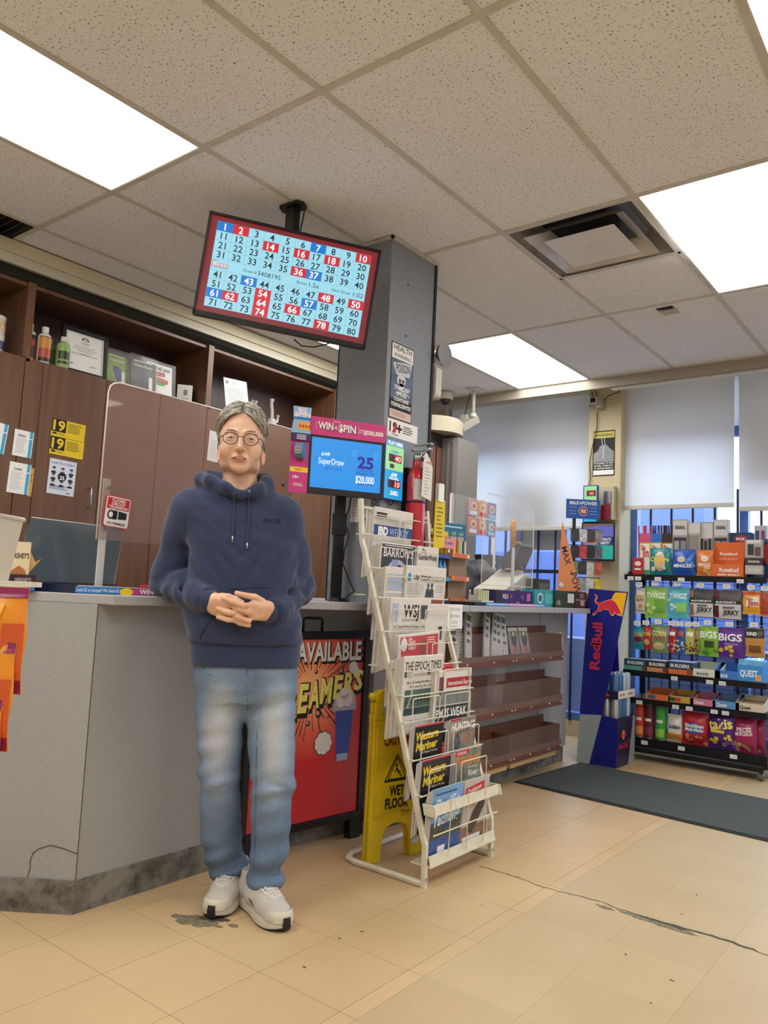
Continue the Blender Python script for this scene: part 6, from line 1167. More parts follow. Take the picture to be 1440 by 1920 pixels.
for y in (3.96, 4.06): t = thing('cork_bottle', ['corked bottle behind the pink display', 'small corked bottle at the end of the cabinet'][y > 4], 'bottle', (CX-.08, y, ZS), group='corked bottles'); MB().lathe([(.022, 0), (.022, .07), (.010, .085), (.010, .10)], n=14).build('bottle_body', M_GL, t, smooth=True); MB().lathe([(.013, .098), (.014, .125)], n=12).build('cork', hexm('#b4764c', .8), t)
# ---- papers and stickers on the cabinet doors
def door_card(name, label, cat, y0, y1, z0, z1, roll=0., col=None):
 t = thing(name, label, cat, (CX+.002, (y0+y1)/2, z0), rot=(0, R(roll), R(90))); w, h = y1-y0, z1-z0
 MB().box((-w/2, -.0006, 0), (w/2, .0006, h)).build('sheet', col or M_WHITE, t); return t, w, h
M_CYAN = mat('cyan_ink', '#3fa6cf', .5)
for y0, y1, z0, z1, tt, rl, lab in ((1.846, 1.944, 1.672, 1.805, 'Keno', 2, 'white odds card with a cyan side strip, upper of two on the cabinet door'), (1.836, 1.945, 1.486, 1.640, 'Lotto', 2, 'white odds card with a cyan side strip, lower of two on the cabinet door'), (1.70, 1.806, 1.672, 1.822, 'BC49', 5, 'odds card cut by the left picture edge on the cabinet door')):
 t, w, h = door_card('odds_card', lab, 'card', y0, y1, z0, z1, rl)
 MB().rect(w/2-.020, 0, w/2-.004, h*.70, -.001).rect(w/2-.020, h*.74, w/2-.004, h, -.001).build('cyan_strip', M_CYAN, t); MB().text(tt, -.010, h*.80, .013, -.0012, bold=.02, shear=.15).build('title', M_INK, t); MB().lines(-w/2+.012, w/2-.028, h*.12, h*.70, 11, .0022, -.001, .4).build('print_lines', M_LGREY, t)
 if 'lower' in lab: MB().box((w/2, -.0006, -.004), (w/2+.018, .0006, h-.014)).build('picture_edge', hexm('#c99a4a', .5, noise=.5, nscale=60), t)
for k, (z0, z1) in enumerate(((1.806, 1.898), (1.712, 1.804))):
 t, w, h = door_card('age_sticker', ['upper', 'lower'][k]+' yellow nineteen age sticker on the cabinet door', 'sticker', 2.036, 2.224, z0, z1, 1.5, mat('sticker_yellow', '#e8c61c', .5))
 MB().rect(-w/2, h*.28, -w/2+.080, h, -.001).build('black_square', M_INK, t); MB().text('19', -w/2+.040, h*.65, h*.58, -.0014, w=.066, bold=.03).build('number', mat('sticker_yellow', '#e8c61c', .5), t); MB().lines(-w/2+.090, w/2-.012, h*.34, h*.90, 7, .0032, -.001, .35).build('print_lines', mat('sticker_ink', '#7a6a1c', .6), t); MB().disc(-w/2+.020, h*.13, .013, -.001, 14, .011, 0, 180).build('crest', M_INK, t); MB().lines(-w/2+.04, -w/2+.075, h*.10, h*.22, 2, .002, -.001).build('print_lines', mat('sticker_ink', '#7a6a1c', .6), t)
t, w, h = door_card('id_poster', 'white poster of nine portraits about looking twenty five on the door', 'poster', 2.040, 2.190, 1.508, 1.690, 1.5, mat('poster_pale_blue', '#d6dcea', .6))
MB().text('Look 25 or under?', 0, h-.018, .013, -.0012, w=w*.86, shear=.2).build('title', M_NAVY, t)
for r_ in range(3):
 for c_ in range(3):
  x, z = -.048+.048*c_, h-.055-.034*r_
  if (r_, c_) == (1, 1): continue
  MB().disc(x, z+.003, .008, -.0012, 14, .011).build('portrait_face', hexm('#c2bdb8'), t); MB().poly([(x-.016, z-.018), (x+.016, z-.018), (x+.010, z-.008), (x-.010, z-.008)], -.0012).poly([(x-.009, z+.006), (x+.009, z+.006), (x+.008, z+.015), (x-.008, z+.015)], -.0014).build('portrait', M_INK, t)
MB().disc(0, h-.088, .024, -.0018, 22).build('black_badge', M_INK, t); MB().text('25', 0, h-.094, .020, -.0022, bold=.03).build('badge_number', M_WHITE, t); MB().lines(-w/2+.012, w/2-.03, .025, .048, 3, .0026, -.0012, .3).build('print_lines', M_NAVY, t); MB().text('bclc', .042, .014, .010, -.0012, bold=.02).build('lettering', M_NAVY, t)
t, w, h = door_card('notice_sheet', 'white notice on the cabinet door beside the ear of the man', 'paper', 3.05, 3.20, 1.84, 2.03, 2); MB().lines(-w/2+.012, w/2-.012, .02, h-.05, 9, .003, -.001).build('print_lines', M_LGREY, t)
MB().box((0, 0, 0), (.001, .001, .001))
# ---- left counter top
sh_ = thing('acrylic_shield', 'clear acrylic sneeze shield standing on the left counter', 'shield', (-2.55, 1.60, 1.035), R(90))
P = [(-.027, .195), (.95, .195), (.95, .785), (.02, .785), (-.005, .778), (-.020, .765), (-.027, .74)]
MB().prism(P, -.0025, .0025, 1).build('acrylic_sheet', mat('acrylic_smoke', '#b08f84', .03, alpha=.22, spec=.8), sh_); MB().tube([(x, 0, z) for x, z in [(.95, .785), (.02, .785), (-.005, .778), (-.020, .765), (-.027, .74), (-.027, .195)]], .0028, 6).build('polished_edge', mat('acrylic_edge', '#e9e1da', .2), sh_, smooth=True)
MB().box((-.013, .004, 0), (.017, .010, .42)).build('post', mat('white_post', '#cfcdc9', .4), sh_, bevel=.002); MB().box((-.013, -.03, 0), (.017, .05, .004)).build('post_foot', mat('white_post', '#cfcdc9', .4), sh_)
for z in (.385, .235): MB().cyl((.002, -.006, z), (.002, -.0095, z), .006, n=12).build('bolt', M_CHROME, sh_)
cs = thing('camera_sign', 'small white and red closed circuit television sign on the shield post', 'sign', (-2.541, 1.640, 1.278), rot=(0, R(4), R(90)))
MB().rbox((-.053, -.0015, 0), (.053, .0015, .115), .008, 3, 1).build('red_border', M_RED, cs); MB().rbox((-.050, -.0022, .003), (.050, -.0012, .112), .007, 3, 1).build('plate', M_WHITE, cs); MB().rect(-.046, .066, .046, .108, -.0028).build('red_box', M_RED, cs)
t = MB()
for z, s_ in ((.100, 'CLOSED'), (.087, 'CIRCUIT'), (.074, 'TELEVISION')): t.text(s_, 0, z, .0105, -.0034, w=.058 if len(s_) < 8 else .078, bold=.03)
t.build('lettering', M_WHITE, cs); MB().text('ON PREMISES', 0, .014, .010, -.0028, w=.078, bold=.02).build('lettering', M_INK, cs)
MB().poly([(-.004, .030), (.040, .034), (.040, .058), (-.004, .062)], -.0028).disc(-.012, .045, .017, -.0028, 18).disc(-.026, .045, .015, -.0029, 18, .017).build('camera_print', M_INK, cs); MB().disc(-.027, .045, .009, -.0034, 16, .011).rect(.0, .030, .004, .062, -.0034).build('camera_light', M_WHITE, cs)
dp = thing('smoked_panel', 'dark smoked acrylic panel leaning on the left counter', 'panel', (-2.66, 1.40, 1.0355), rot=(R(-14), 0, R(90)))
MB().prism([(-.005, .03), (.335, .03), (.395, .262), (.02, .268), (-.01, .20)], -.003, .003, 1).build('smoked_sheet', mat('smoked_sheet', '#4a545c', .12, coat=.5), dp); MB().tube([(.02, 0, .268), (.395, 0, .262), (.335, 0, .03)], .003, 6).build('polished_edge', mat('acrylic_edge', '#e9e1da', .2), dp)
MB().box((-.005, -.02, 0), (.335, .02, .03)).build('base_rail', M_BLACK, dp)
tr_ang = math.atan2(1.86-1.455, -2.352+2.465)
lt2 = thing('lottery_tray', 'low black lottery tray with a blue and pink front strip on the counter', 'tray', (-2.465, 1.455, 1.0352), tr_ang)
MB().prism([(0, 0), (.46, 0), (.46, .16), (-.16, .20)], 0, .024, 2).build('tray_body', mat('tray_black', '#1c1d22', .3), lt2); MB().hexa([(-.162, .198, 0), (-.002, -.002, 0), (.004, .002, 0), (-.156, .202, 0), (-.162, .198, .036), (-.002, -.002, .026), (.004, .002, .026), (-.156, .202, .036)]).build('navy_end', mat('tray_navy_end', '#17233f', .35), lt2)
MB().rect(.002, .002, .16, .024, -.0012).build('blue_strip', hexm('#3b7fc4'), lt2); MB().rect(.195, .002, .46, .024, -.0012).build('pink_strip', hexm('#c23a86'), lt2); MB().disc(.178, .010, .024, -.0014, 18, .014).build('yellow_badge', M_YEL, lt2)
MB().text('Look 25 or younger? We check ID.', .080, .013, .011, -.0018, w=.145, bold=.01).text('WIN A $PIN', .29, .013, .017, -.0018, w=.13, bold=.04).build('lettering', M_WHITE, lt2)
for x, y, nm, c in ((.12, .06, 'play_slip', '#d6d4d0'), (.26, .05, 'play_slip', '#c9c8c6'), (.20, .10, 'play_slip', '#3a3d44')):
 s_ = tag(MB().box((-.09, -.04, 0), (.09, .04, .002)).build(nm, hexm(c, .6)), {'#d6d4d0': 'white play slip lying left in the lottery tray', '#c9c8c6': 'white play slip lying right in the lottery tray', '#3a3d44': 'dark play slip lying at the back of the lottery tray'}[c], 'slip', 'play slips'); M_ = Matrix.Translation((-2.465, 1.455, 1.0352)) @ Matrix.Rotation(tr_ang, 4, 'Z') @ Matrix.Translation((x, y, .0245)) @ Matrix.Rotation(random.uniform(-.3, .3), 4, 'Z'); s_.matrix_world = M_
pn = thing('pen', 'red and white pen lying in the lottery tray', 'pen', Matrix.Translation((-2.465, 1.455, 1.0352)) @ Matrix.Rotation(tr_ang, 4, 'Z') @ Vector((.30, .045, .033)), tr_ang+.12); MB().cyl((-.06, 0, 0), (.0, 0, 0), .004, n=8).build('barrel', M_RED, pn); MB().cyl((0, 0, 0), (.06, 0, 0), .004, .002, 8).build('tip', M_WHITE, pn)
cb = thing('candy_carton', 'dark candy carton with a cream upright bar on the left counter corner', 'candy box', (-2.555, 1.325, 1.0352), tr_ang-.1)
MB().box((-.09, 0, 0), (.035, .10, .055)).build('carton', mat('candy_brown', '#2c2024', .4), cb); MB().rect(-.085, .001, .033, .020, -.001).build('blue_strip', hexm('#2f66b4'), cb); MB().text("HERSHEY'S", -.005, .038, .013, -.0012, w=.05, bold=.02).build('lettering', mat('candy_silver', '#b9b4ae', .4), cb)
br = MB().box((-.055, .012, .03), (.012, .030, .165)).build('bar_wrapper', mat('candy_cream', '#ddcfae', .5), cb); MB().text("HERSHEY'S", -.022, .118, .018, .0112, w=.062, bold=.02).build('lettering', M_INK, br); MB().poly([(-.05, .06), (-.02, .085), (0, .07), (.006, .045), (-.03, .05)], .0114).build('biscuit_print', hexm('#b5703f'), br); MB().lines(-.05, .0, .036, .042, 1, .004, .0112).build('print_lines', M_INK, br)
MB().raw([(.012, .02, .06), (.050, .025, .112), (.030, .02, .10), (.012, .02, .135), (.012, .03, .10)], [(0, 1, 2, 3), (0, 3, 4)]).build('torn_flap', mat('raw_card', '#c9a86c', .8), cb)
# ---- near left: hanging chip bags and a plastic bin on a stand
RT = Vector((_RR.x, _RR.y, 0)).normalized(); fz_ang = math.atan2(RT.y, RT.x)
st_ = thing('clip_stand', 'white wire stand at the left picture edge that carries chip bags', 'stand', (-1.515, .67, 0), fz_ang)
MB().tube([(0, .05, 0), (0, .05, 1.075)], .010, 8).build('post', M_RACK, st_); MB().box((-.17, -.08, 0), (.17, .16, .012)).build('foot_plate', M_RACK, st_); MB().box((-.14, -.06, 1.068), (.085, .14, 1.078)).build('top_shelf', M_RACK, st_)
pb = thing('plastic_bin', 'frosted plastic bin with a blank card at the left picture edge', 'bin', tuple(Vector((-1.515, .67, 1.0785))-RT*.03), fz_ang)
M_FROST = mat('frosted_plastic', '#cfc6b6', .35, trans=.25); v = [(-.13, -.05, 0), (.055, -.05, 0), (.055, .12, 0), (-.13, .12, 0), (-.15, -.06, .125), (.070, -.06, .125), (.070, .13, .125), (-.15, .13, .125)]
MB().raw(v, [(0, 3, 2, 1), (0, 1, 5, 4), (1, 2, 6, 5), (2, 3, 7, 6), (3, 0, 4, 7)]).build('bin_walls', M_FROST, pb); MB().tube([v[4], v[5], v[6], v[7]], .005, 6, closed=True).build('rim', M_FROST, pb); MB().box((.072, -.062, .088), (.112, -.060, .124)).build('blank_card', mat('blank_card', '#dfe0d2', .7), pb)
M_CHIP = mat('orange_chip_foil', '#dd8a22', .3, noise=.08, nscale=9); M_CHIPM = mat('magenta_foil', '#8e2a5a', .3); M_CHIPR = mat('red_orange_foil', '#cf5a2c', .3)
for k in range(5):
 xo = (.070, .064, .058, .055, .054)[k]; zo = .885-.094*k
 t = thing('chip_bag', ['topmost', 'second', 'third', 'fourth', 'lowest'][k]+' orange chip bag hanging on the clip stand', 'chip bag', Vector((-1.515, .67, zo))+RT*(xo+.030)-Vector((-RT.y, RT.x, 0))*(.070+.017*k), fz_ang-.25, 'orange chip bags hanging on the clip stand'); w, h, d = .135, .185, .05
 shadesmooth(bag_mesh(w, h, d, .014).build('pouch', M_CHIP, t), 70); wrap(sub_rect(MB(), -w*.49, h*.90, w*.49, h*.995), w, h, d, .0012).build('top_band', M_CHIPM, t); wrap(sub_rect(MB(), -w*.49, h*.01, w*.49, h*.13), w, h, d, .0012).build('bottom_band', M_CHIPM, t); wrap(sub_rect(MB(), w*.26, h*.13, w*.49, h*.66), w, h, d, .0012).build('side_print', M_CHIPR, t)
 wrap(sub_rect(MB(), -w*.40, h*.30, w*.22, h*.84), w, h, d, .0014).build('nutrition_panel', mat('panel_yellow', '#e2a32e', .4), t); wrap(MB().lines(-w*.36, w*.18, h*.36, h*.80, 12, .0022, 0), w, h, d, .0020).build('print_lines', mat('brown_ink', '#7a4a1c', .6), t); wrap(MB().disc(w*.36, h*.40, .012, -.0003), w, h, d, .0016).disc(0, 0, 1e-4, 0, 3).build('chip_print', hexm('#e8a64a'), t)
# ---- counter things between the man and the column
lf = thing('leaflet_card', 'tall white leaflet card with product pictures beside the elbow of the man', 'card', (-2.42, 2.46, 1.0352), rot=(R(-6), 0, R(52)))
MB().box((-.045, -.001, 0), (.045, .001, .235)).build('card', M_WHITE, lf); MB().lines(-.036, .036, .08, .21, 10, .0028, -.0016, .4).build('print_lines', M_GREY, lf)
for x, z in ((-.015, .045), (.022, .058)): MB().poly([(x-.020, z), (x+.012, z-.022), (x+.020, z-.012), (x-.012, z+.012)], -.0016).build('device_print', M_INK, lf)
tb = thing('card_terminal', 'black payment tablet with a blue screen behind the elbow of the man', 'tablet', (-2.60, 2.43, 1.0352), rot=(R(-8), 0, R(56)))
MB().rbox((-.09, 0, .06), (.055, .014, .245), .008, 3, 1).build('tablet_case', M_BLACK, tb); MB().rect(-.08, .075, .035, .235, -.001).build('screen', em('#3a63c0', .6), tb); MB().box((-.03, .01, 0), (.03, .05, .07)).build('stand', M_BLACK, tb); MB().rbox((-.075, .03, .25), (-.015, .05, .33), .012, 3, 1).build('camera_head', M_BLACK, tb)
nb = thing('note_board', 'board of pinned notes and code sheets behind the pole', 'notes', (-2.75, 2.62, 1.16), R(60))
MB().box((-.12, 0, 0), (.16, .012, .29)).build('board', mat('brown_board', '#6b4a3a', .7), nb); MB().box((-.12, .002, -.125), (-.10, .012, .0)).build('leg', M_BLACK, nb); MB().box((.14, .002, -.125), (.16, .012, .0)).build('leg', M_BLACK, nb)
for k, (x0, z0, x1, z1) in enumerate(((-.115, .17, -.06, .285), (-.058, .12, .0, .29), (.004, .14, .055, .275), (.0, .06, .10, .15), (.06, .10, .10, .28))):
 s_ = MB().box((x0, -.0015-.0006*k, z0), (x1, -.0005-.0006*k, z1)).build('note', [M_WHITE, mat('note_grey', '#c9c7c2', .8)][k % 2], nb)
 if k == 1: MB().text('8', (x0+x1)/2, .215, .035, -.0045, bold=.05).lines(x0+.01, x1-.01, .13, .18, 3, .006, -.004).build('note_print', M_INK, s_)
 else: MB().lines(x0+.008, x1-.008, z0+.02, z1-.02, 4, .003, -.006, .5).build('note_print', M_GREY, s_)
for k, (y, z, h, lab) in enumerate(((-2.30, 1.40, .13, 'paper list taped to the column left of the rack'), (-2.24, 1.42, .10, 'folded white receipt taped to the column beside the rack'))):
 s_ = thing('taped_note', lab, 'paper', (y, 2.7235, z), 0); MB().box((-.03, -.0012-.0008*k, 0), (.03, -.0004-.0008*k, h)).build('sheet', M_WHITE, s_); MB().lines(-.022, .022, .02, h-.02, 6, .0025, -.0016-.0008*k, .5).build('note_print', M_LGREY, s_)
# ---- right counter top (worktop z 1.035)
ZC = CZ1+.0004
def cy(X, a): return px('x', X, a, 1060).y
def cz(X, a, b): return px('x', X, a, b).z
def cbox(name, label, cat, X, a0, a1, top, dep, col, prints, group=None, rz=90., zb=None):
 y0, y1 = cy(X, a0), cy(X, a1); w = y1-y0; h = cz(X, (a0+a1)/2, top)-(zb or ZC)
 t = thing(name, label, cat, (X, (y0+y1)/2, zb or ZC), R(rz), group); MB().box((-w/2, 0, 0), (w/2, dep, h)).build('carton', hexm(col, .4), t, bevel=.001)
 for k, p in enumerate(prints):
  m = MB(); L_ = -.0008-.0003*k
  if p[0] == 'box': m.rect(w*(p[2]-.5), h*p[3], w*(p[4]-.5), h*p[5], L_)
  elif p[0] == 'disc': m.disc(w*(p[2]-.5), h*p[3], w*p[4], L_, 18, h*p[5])
  else: m.text(p[2], w*(p[3]-.5), h*p[4], h*p[5], L_-.0003, w=w*p[6], bold=.02)
  m.build('lettering' if p[0] == 'text' else 'printed_panel', hexm(p[1], .4), t)
 return t
GC = 'candy cartons along the counter edge'
cbox('chocolate_carton', 'purple chocolate carton along the right counter edge', 'candy box', -2.23, 931, 1004, 1108, .09, '#3a2064', [('box', '#2a1a2c', .0, .0, .16, 1.), ('text', '#e6e0ea', 'MILK', .24, .62, .3, .14), ('disc', '#b5502f', .38, .62, .03, .1), ('box', '#c865b0', .78, .35, .88, .85), ('text', '#cdb9e0', '70%', .55, .2, .2, .07), ('disc', '#6a4aa0', .66, .6, .05, .15)], GC)
cbox('candy_carton', 'turquoise candy carton on the right counter edge', 'candy box', -2.215, 1004, 1046, 1106, .09, '#2f9aa4', [('disc', '#e8eef0', .24, .5, .12, .3), ('disc', '#2c6f86', .24, .5, .09, .22), ('box', '#54b8be', .45, .2, .92, .8)], GC)
cbox('candy_carton', 'dark green candy carton with a price card on the counter edge', 'candy box', -2.195, 1043, 1081, 1108, .09, '#1f3f34', [('text', '#b9b38c', 'AB', .14, .3, .3, .18), ('box', '#dcdcd8', .58, .3, .9, .85)], GC)
cbox('candy_carton', 'small brown candy carton at the end of the counter', 'candy box', -2.185, 1081, 1100, 1110, .08, '#4a332c', [('box', '#bdb3ac', .45, .15, .85, .45), ('box', '#8a7468', .35, .6, .8, .9), ('box', '#c9c0b8', .0, .48, 1., .52)], GC)
t3 = thing('lottery_tray', 'low lottery tray with a blue and pink strip on the right counter', 'tray', (-2.165, 3.70, ZC), R(90)); MB().box((-.11, 0, 0), (.72, .16, .018)).build('tray_body', mat('tray_black', '#1c1d22', .3), t3); MB().rect(.0, .002, .25, .018, -.001).rect(.6, .002, .72, .018, -.001).build('blue_strip', hexm('#4a8ed0'), t3); MB().rect(.26, .002, .60, .018, -.001).build('pink_strip', hexm('#c96aa8'), t3); MB().lines(.02, .7, .006, .014, 1, .005, -.0016, 0).build('print_lines', hexm('#dfe6f2'), t3)
s2 = thing('acrylic_shield', 'clear acrylic shield with a white post on the right counter', 'shield', (-2.33, 4.28, ZC), R(90))
P = [(-.36, .12), (.28, .12), (.28, .62), (.24, .66), (-.32, .66), (-.36, .62)]
MB().prism(P, -.0025, .0025, 1).build('acrylic_sheet', mat('acrylic_clear2', '#ffffff', .03, alpha=.07, spec=.8), s2); MB().tube([(x, 0, z) for x, z in P], .0025, 6, closed=True).build('polished_edge', mat('acrylic_edge', '#e9e1da', .2), s2); MB().box((-.014, -.012, 0), (.014, -.004, .36)).build('post', mat('white_post', '#cfcdc9', .4), s2); MB().box((-.05, -.04, 0), (.05, .04, .004)).build('post_foot', mat('white_post', '#cfcdc9', .4), s2)
M_REG = mat('register_beige', '#bdb8a8', .45, noise=.04, nscale=10)
rg = thing('cash_register', 'beige cash register with a black tilted screen on the right counter', 'cash register', (-2.42, 4.55, ZC), R(90))
MB().box((-.26, -.05, 0), (.24, .22, .055)).build('cash_drawer', mat('register_grey', '#a8a498', .5), rg, bevel=.004)
MB().prism([(-.24, .056), (.22, .056), (.22, .10), (.16, .17), (.09, .205), (.02, .205), (-.10, .150), (-.24, .10)], -.03, .20, 1).build('register_body', M_REG, rg, bevel=.008)
MB().prism([(-.05, .160), (.0, .215), (.05, .235), (.10, .225), (.15, .165)], .04, .18, 1).build('printer_hood', mat('register_grey', '#a8a498', .5), rg, bevel=.006)
MB().box((.05, .06, .20), (.075, .09, .33)).build('screen_post', M_BLACK, rg)
sp_ = MB().hexa([(-.03, .04, .235), (.15, .04, .235), (.15, .16, .27), (-.03, .16, .27), (.02, .0, .39), (.20, .0, .39), (.20, .03, .41), (.02, .03, .41)]); sp_.build('screen_case', M_BLACK, rg)
MB().raw([(-.012, .032, .265), (.14, .032, .265), (.18, .0005, .375), (.028, .0005, .375)], [(0, 1, 2, 3)]).build('customer_screen', em('#2c323f', .3), rg); MB().rect(-.02, .242, .12, .262, .030).build('digit_bar', mat('digit_bar', '#0d1118', .2), rg); MB().text('000', .085, .252, .012, .0290).build('digits', em('#9fb0a0', .6), rg)
for x0, x1, z0, z1, c in ((-.10, -.03, .075, .10, '#4a2a26'), (.06, .12, .10, .122, '#7a3a34'), (-.03, .05, .07, .12, '#dcd8ce')): MB().rect(x0, z0, x1, z1, -.0312).build('sticker', hexm(c), rg)
cbox('scratch_ticket_case', 'dark clear topped ticket case beside the register', 'case', -2.30, 1010, 1032, 1086, .10, '#3c3a36', [('box', '#6a6452', .1, .15, .9, .85)], zb=ZC)
lt4 = thing('lighter_tray', 'clear tray of small white tubes on the right counter', 'tray', (-2.24, 3.88, ZC), R(90)); MB().box((-.10, 0, 0), (.12, .08, .028)).build('tray', mat('tray_white', '#cdd3c9', .4), lt4)
for k in range(8): MB().cyl((-.085+.026*k, .03, .028), (-.085+.026*k, .03, .085), .007, n=8).build('tube', mat('tube_pale', '#c9d3a8', .4), lt4)
tw = thing('merchandise_tower', 'tan counter tower with orange shelf trays of small bottles', 'tower', (-2.40, 3.70, ZC), R(90))
MB().box((-.02, .0, .0), (.17, .22, .285)).build('tan_panel', mat('tan_panel', '#8f7a66', .7), tw)
MB().box((-.19, .02, .0), (-.02, .22, .40)).build('tower_body', mat('tower_navy', '#26304f', .5), tw)
for k, z in enumerate((.0, .125, .255)):
 MB().prism([(-.06, -.05), (.12, -.05), (.15, -.02), (.15, .03), (-.06, .03)], z+.006, z+.030, 2).build('orange_tray', mat('tray_orange', '#e39a4a', .4), tw); MB().rect(-.045, z+.009, .085, z+.028, -.0512).build('tray_label', hexm('#d96a54'), tw); MB().disc(.10, z+.018, .010, -.0512).build('tray_badge', hexm('#f3d6a8'), tw)
 for i in range(3): c = MB().lathe([(.014, 0), (.014, .06), (.007, .075), (.007, .095)], (-.165+.040*i, -.01, .02+.125*k), 12).build('shot_bottle', [hexm('#b83a3a', .3), hexm('#4a9ad0', .3), hexm('#e0b04a', .3)][k], tw, smooth=True)
 MB().box((-.19, -.04, .0+.125*k), (-.05, .04, .018+.125*k)).build('blue_tray', hexm(['#27345f', '#3f9fd6', '#2f5aa0'][k], .4), tw)
MB().box((-.19, -.045, .305), (-.03, .03, .36)).build('pink_carton', hexm('#e08a94', .4), tw); MB().text('13 CANDY', -.10, .335, .016, -.046, w=.09).build('lettering', M_NAVY, tw)
for i in range(6): MB().lathe([(.001, 0), (.015, .005), (.018, .02), (.010, .034), (.001, .036)], (-.165+.026*(i % 4), -.01+.03*(i//4), .362+.012*(i//4)), 10).build('candy_duck', mat('duck_yellow', '#e3b93f', .4), tw, smooth=True)
for i in range(6): MB().rbox((.0+.022*i, -.02, .275), (.016+.022*i, .0, .36), .004, 2, 2).build('lighter', hexm(['#e2d23f', '#c8322f', '#8fd04a', '#c9c4bc', '#3a4a3a', '#dcd8d0'][i], .3), tw)
tn = thing('vial', 'small clear vial standing by the tan tower', 'vial', (-2.33, 3.80, ZC), 0); MB().lathe([(.008, 0), (.008, .06), (.005, .066), (.005, .075)], n=12).build('vial_body', M_GL, tn, smooth=True); MB().lathe([(.006, .073), (.006, .085)], n=10).build('cap', M_WHITE, tn)
ps = thing('price_board', 'blue gift card price board on the right counter', 'sign', (-2.52, 3.90, ZC+.35), R(78)); MB().box((-.105, 0, 0), (.105, .004, .125)).build('board', mat('board_teal', '#1f6a92', .4), ps)
for k, s_ in enumerate(('112', '120', '140')): MB().text(s_, -.06+.062*k, .066, .020, -.001, bold=.03).build('number', hexm('#b5d36a'), ps); MB().rect(-.088+.062*k, .01, -.036+.062*k, .048, -.0008).build('pink_cell', hexm('#d0a49c'), ps)
MB().lines(-.09, .09, .098, .110, 1, .008, -.001, .1).build('title_line', hexm('#cfe3ee'), ps); MB().box((-.01, .004, -.35), (.01, .012, .02)).build('stem', M_BLACK, ps)
am = thing('amber_glass_piece', 'tall amber glass piece with a coiled clear base', 'glass piece', (-2.70, 4.97, ZC+.24), 0)
MB().lathe([(.022, .14), (.022, .36), (.020, .365)], n=18).build('amber_tube', mat('amber_glass', '#c98a1e', .15, coat=.6), am, smooth=True); MB().lathe([(.018, .0), (.020, .14)], n=14).build('stem', M_GL, am, smooth=True)
for k in range(5): MB().tube([(.030*math.cos(a), .030*math.sin(a), .03+.022*k) for a in np.linspace(0, 2*math.pi, 14)[:-1]], .005, 6, closed=True).build('coil', M_GL, am)
MB().box((-.06, -.05, -.24), (.06, .05, .0)).build('plinth', mat('plinth_beige', '#cfc6ae', .6), am)
sb = thing('back_shelf', 'white shelf behind the register that carries device boxes', 'shelf', (-2.86, 4.98, ZC), R(90)); MB().box((-.48, -.02, .205), (.40, .14, .222)).build('shelf_board', M_WHITE, sb); MB().box((-.48, .10, 0), (-.46, .14, .205)).build('leg', M_WHITE, sb); MB().box((.38, .10, 0), (.40, .14, .205)).build('leg', M_WHITE, sb)
MB().box((-.30, .0, .0), (.10, .02, .19)).build('white_panel', M_WHITE, sb); MB().text('Can Can', -.12, .07, .04, -.001, shear=.2).build('lettering', M_INK, sb)
for k in range(3):
 t = thing('device_box', ['left', 'middle', 'right'][k]+' green and blue device box behind the register', 'box', (-2.84, 4.96+.086*k, ZC+.2225), R(90), 'device boxes'); MB().box((-.036, 0, 0), (.036, .05, .13)).build('carton', hexm(['#24463f', '#2f5f8f', '#2a4a40'][k], .4), t); MB().poly([(-.02, .075), (0, .095), (.02, .075), (0, .055)], -.001).build('diamond_print', hexm('#a9c9bf'), t); MB().rect(-.02, .015, .02, .035, -.001).build('label_print', hexm('#c9d3cf'), t)
cc_ = thing('carton_row', 'pair of black device cases left of the green boxes', 'box', (-2.82, 4.76, ZC+.2225), R(90)); MB().box((-.03, 0, 0), (.05, .05, .12)).build('case', M_BLACK, cc_)
for k, (y, z, c) in enumerate(((5.03, .0, '#c9b08c'), (5.10, .10, '#b8a47e'), (5.17, .10, '#b5463f'), (5.10, .0, '#a88f66'), (5.17, .0, '#c07a5a'), (5.14, .20, '#b9ab84'))):
 t = thing('vape_box', ['kraft refill box at the lower left of the small stack', 'tan refill box in the middle of the small stack', 'red refill box at the right of the small stack', 'brown refill box at the bottom middle of the small stack', 'terracotta refill box at the bottom right of the small stack', 'pale refill box on top of the small stack'][k], 'box', (-2.70, y-.06, ZC+.16+z), R(90), 'small stack of refill boxes'); MB().box((-.031, 0, 0), (.031, .04, .098)).build('carton', hexm(c, .5), t); MB().disc(0, .078, .016, -.001, 14, .010).build('badge', hexm('#2f4a34'), t); MB().rect(-.018, .02, .018, .05, -.001).build('label_print', hexm('#d6cbb0'), t)
MB_ = thing('refill_riser', 'low wooden riser under the small stack of refill boxes', 'riser', (-2.70, 5.03, ZC), R(90)); MB().box((-.13, -.01, 0), (.13, .06, .158)).build('block', mat('plinth_beige', '#cfc6ae', .6), MB_)
ds = thing('clear_display', 'clear hanging display with colourful packs behind the right counter', 'display', (-2.80, 4.47, ZC), R(90))
MB().box((-.12, .03, .0), (-.10, .05, .73)).build('post', M_WHITE, ds); MB().box((.46, .03, .0), (.48, .05, .73)).build('post', M_WHITE, ds); MB().box((-.12, .03, .46), (.48, .034, .73)).build('clear_back', mat('acrylic_clear2', '#ffffff', .03, alpha=.07, spec=.8), ds)
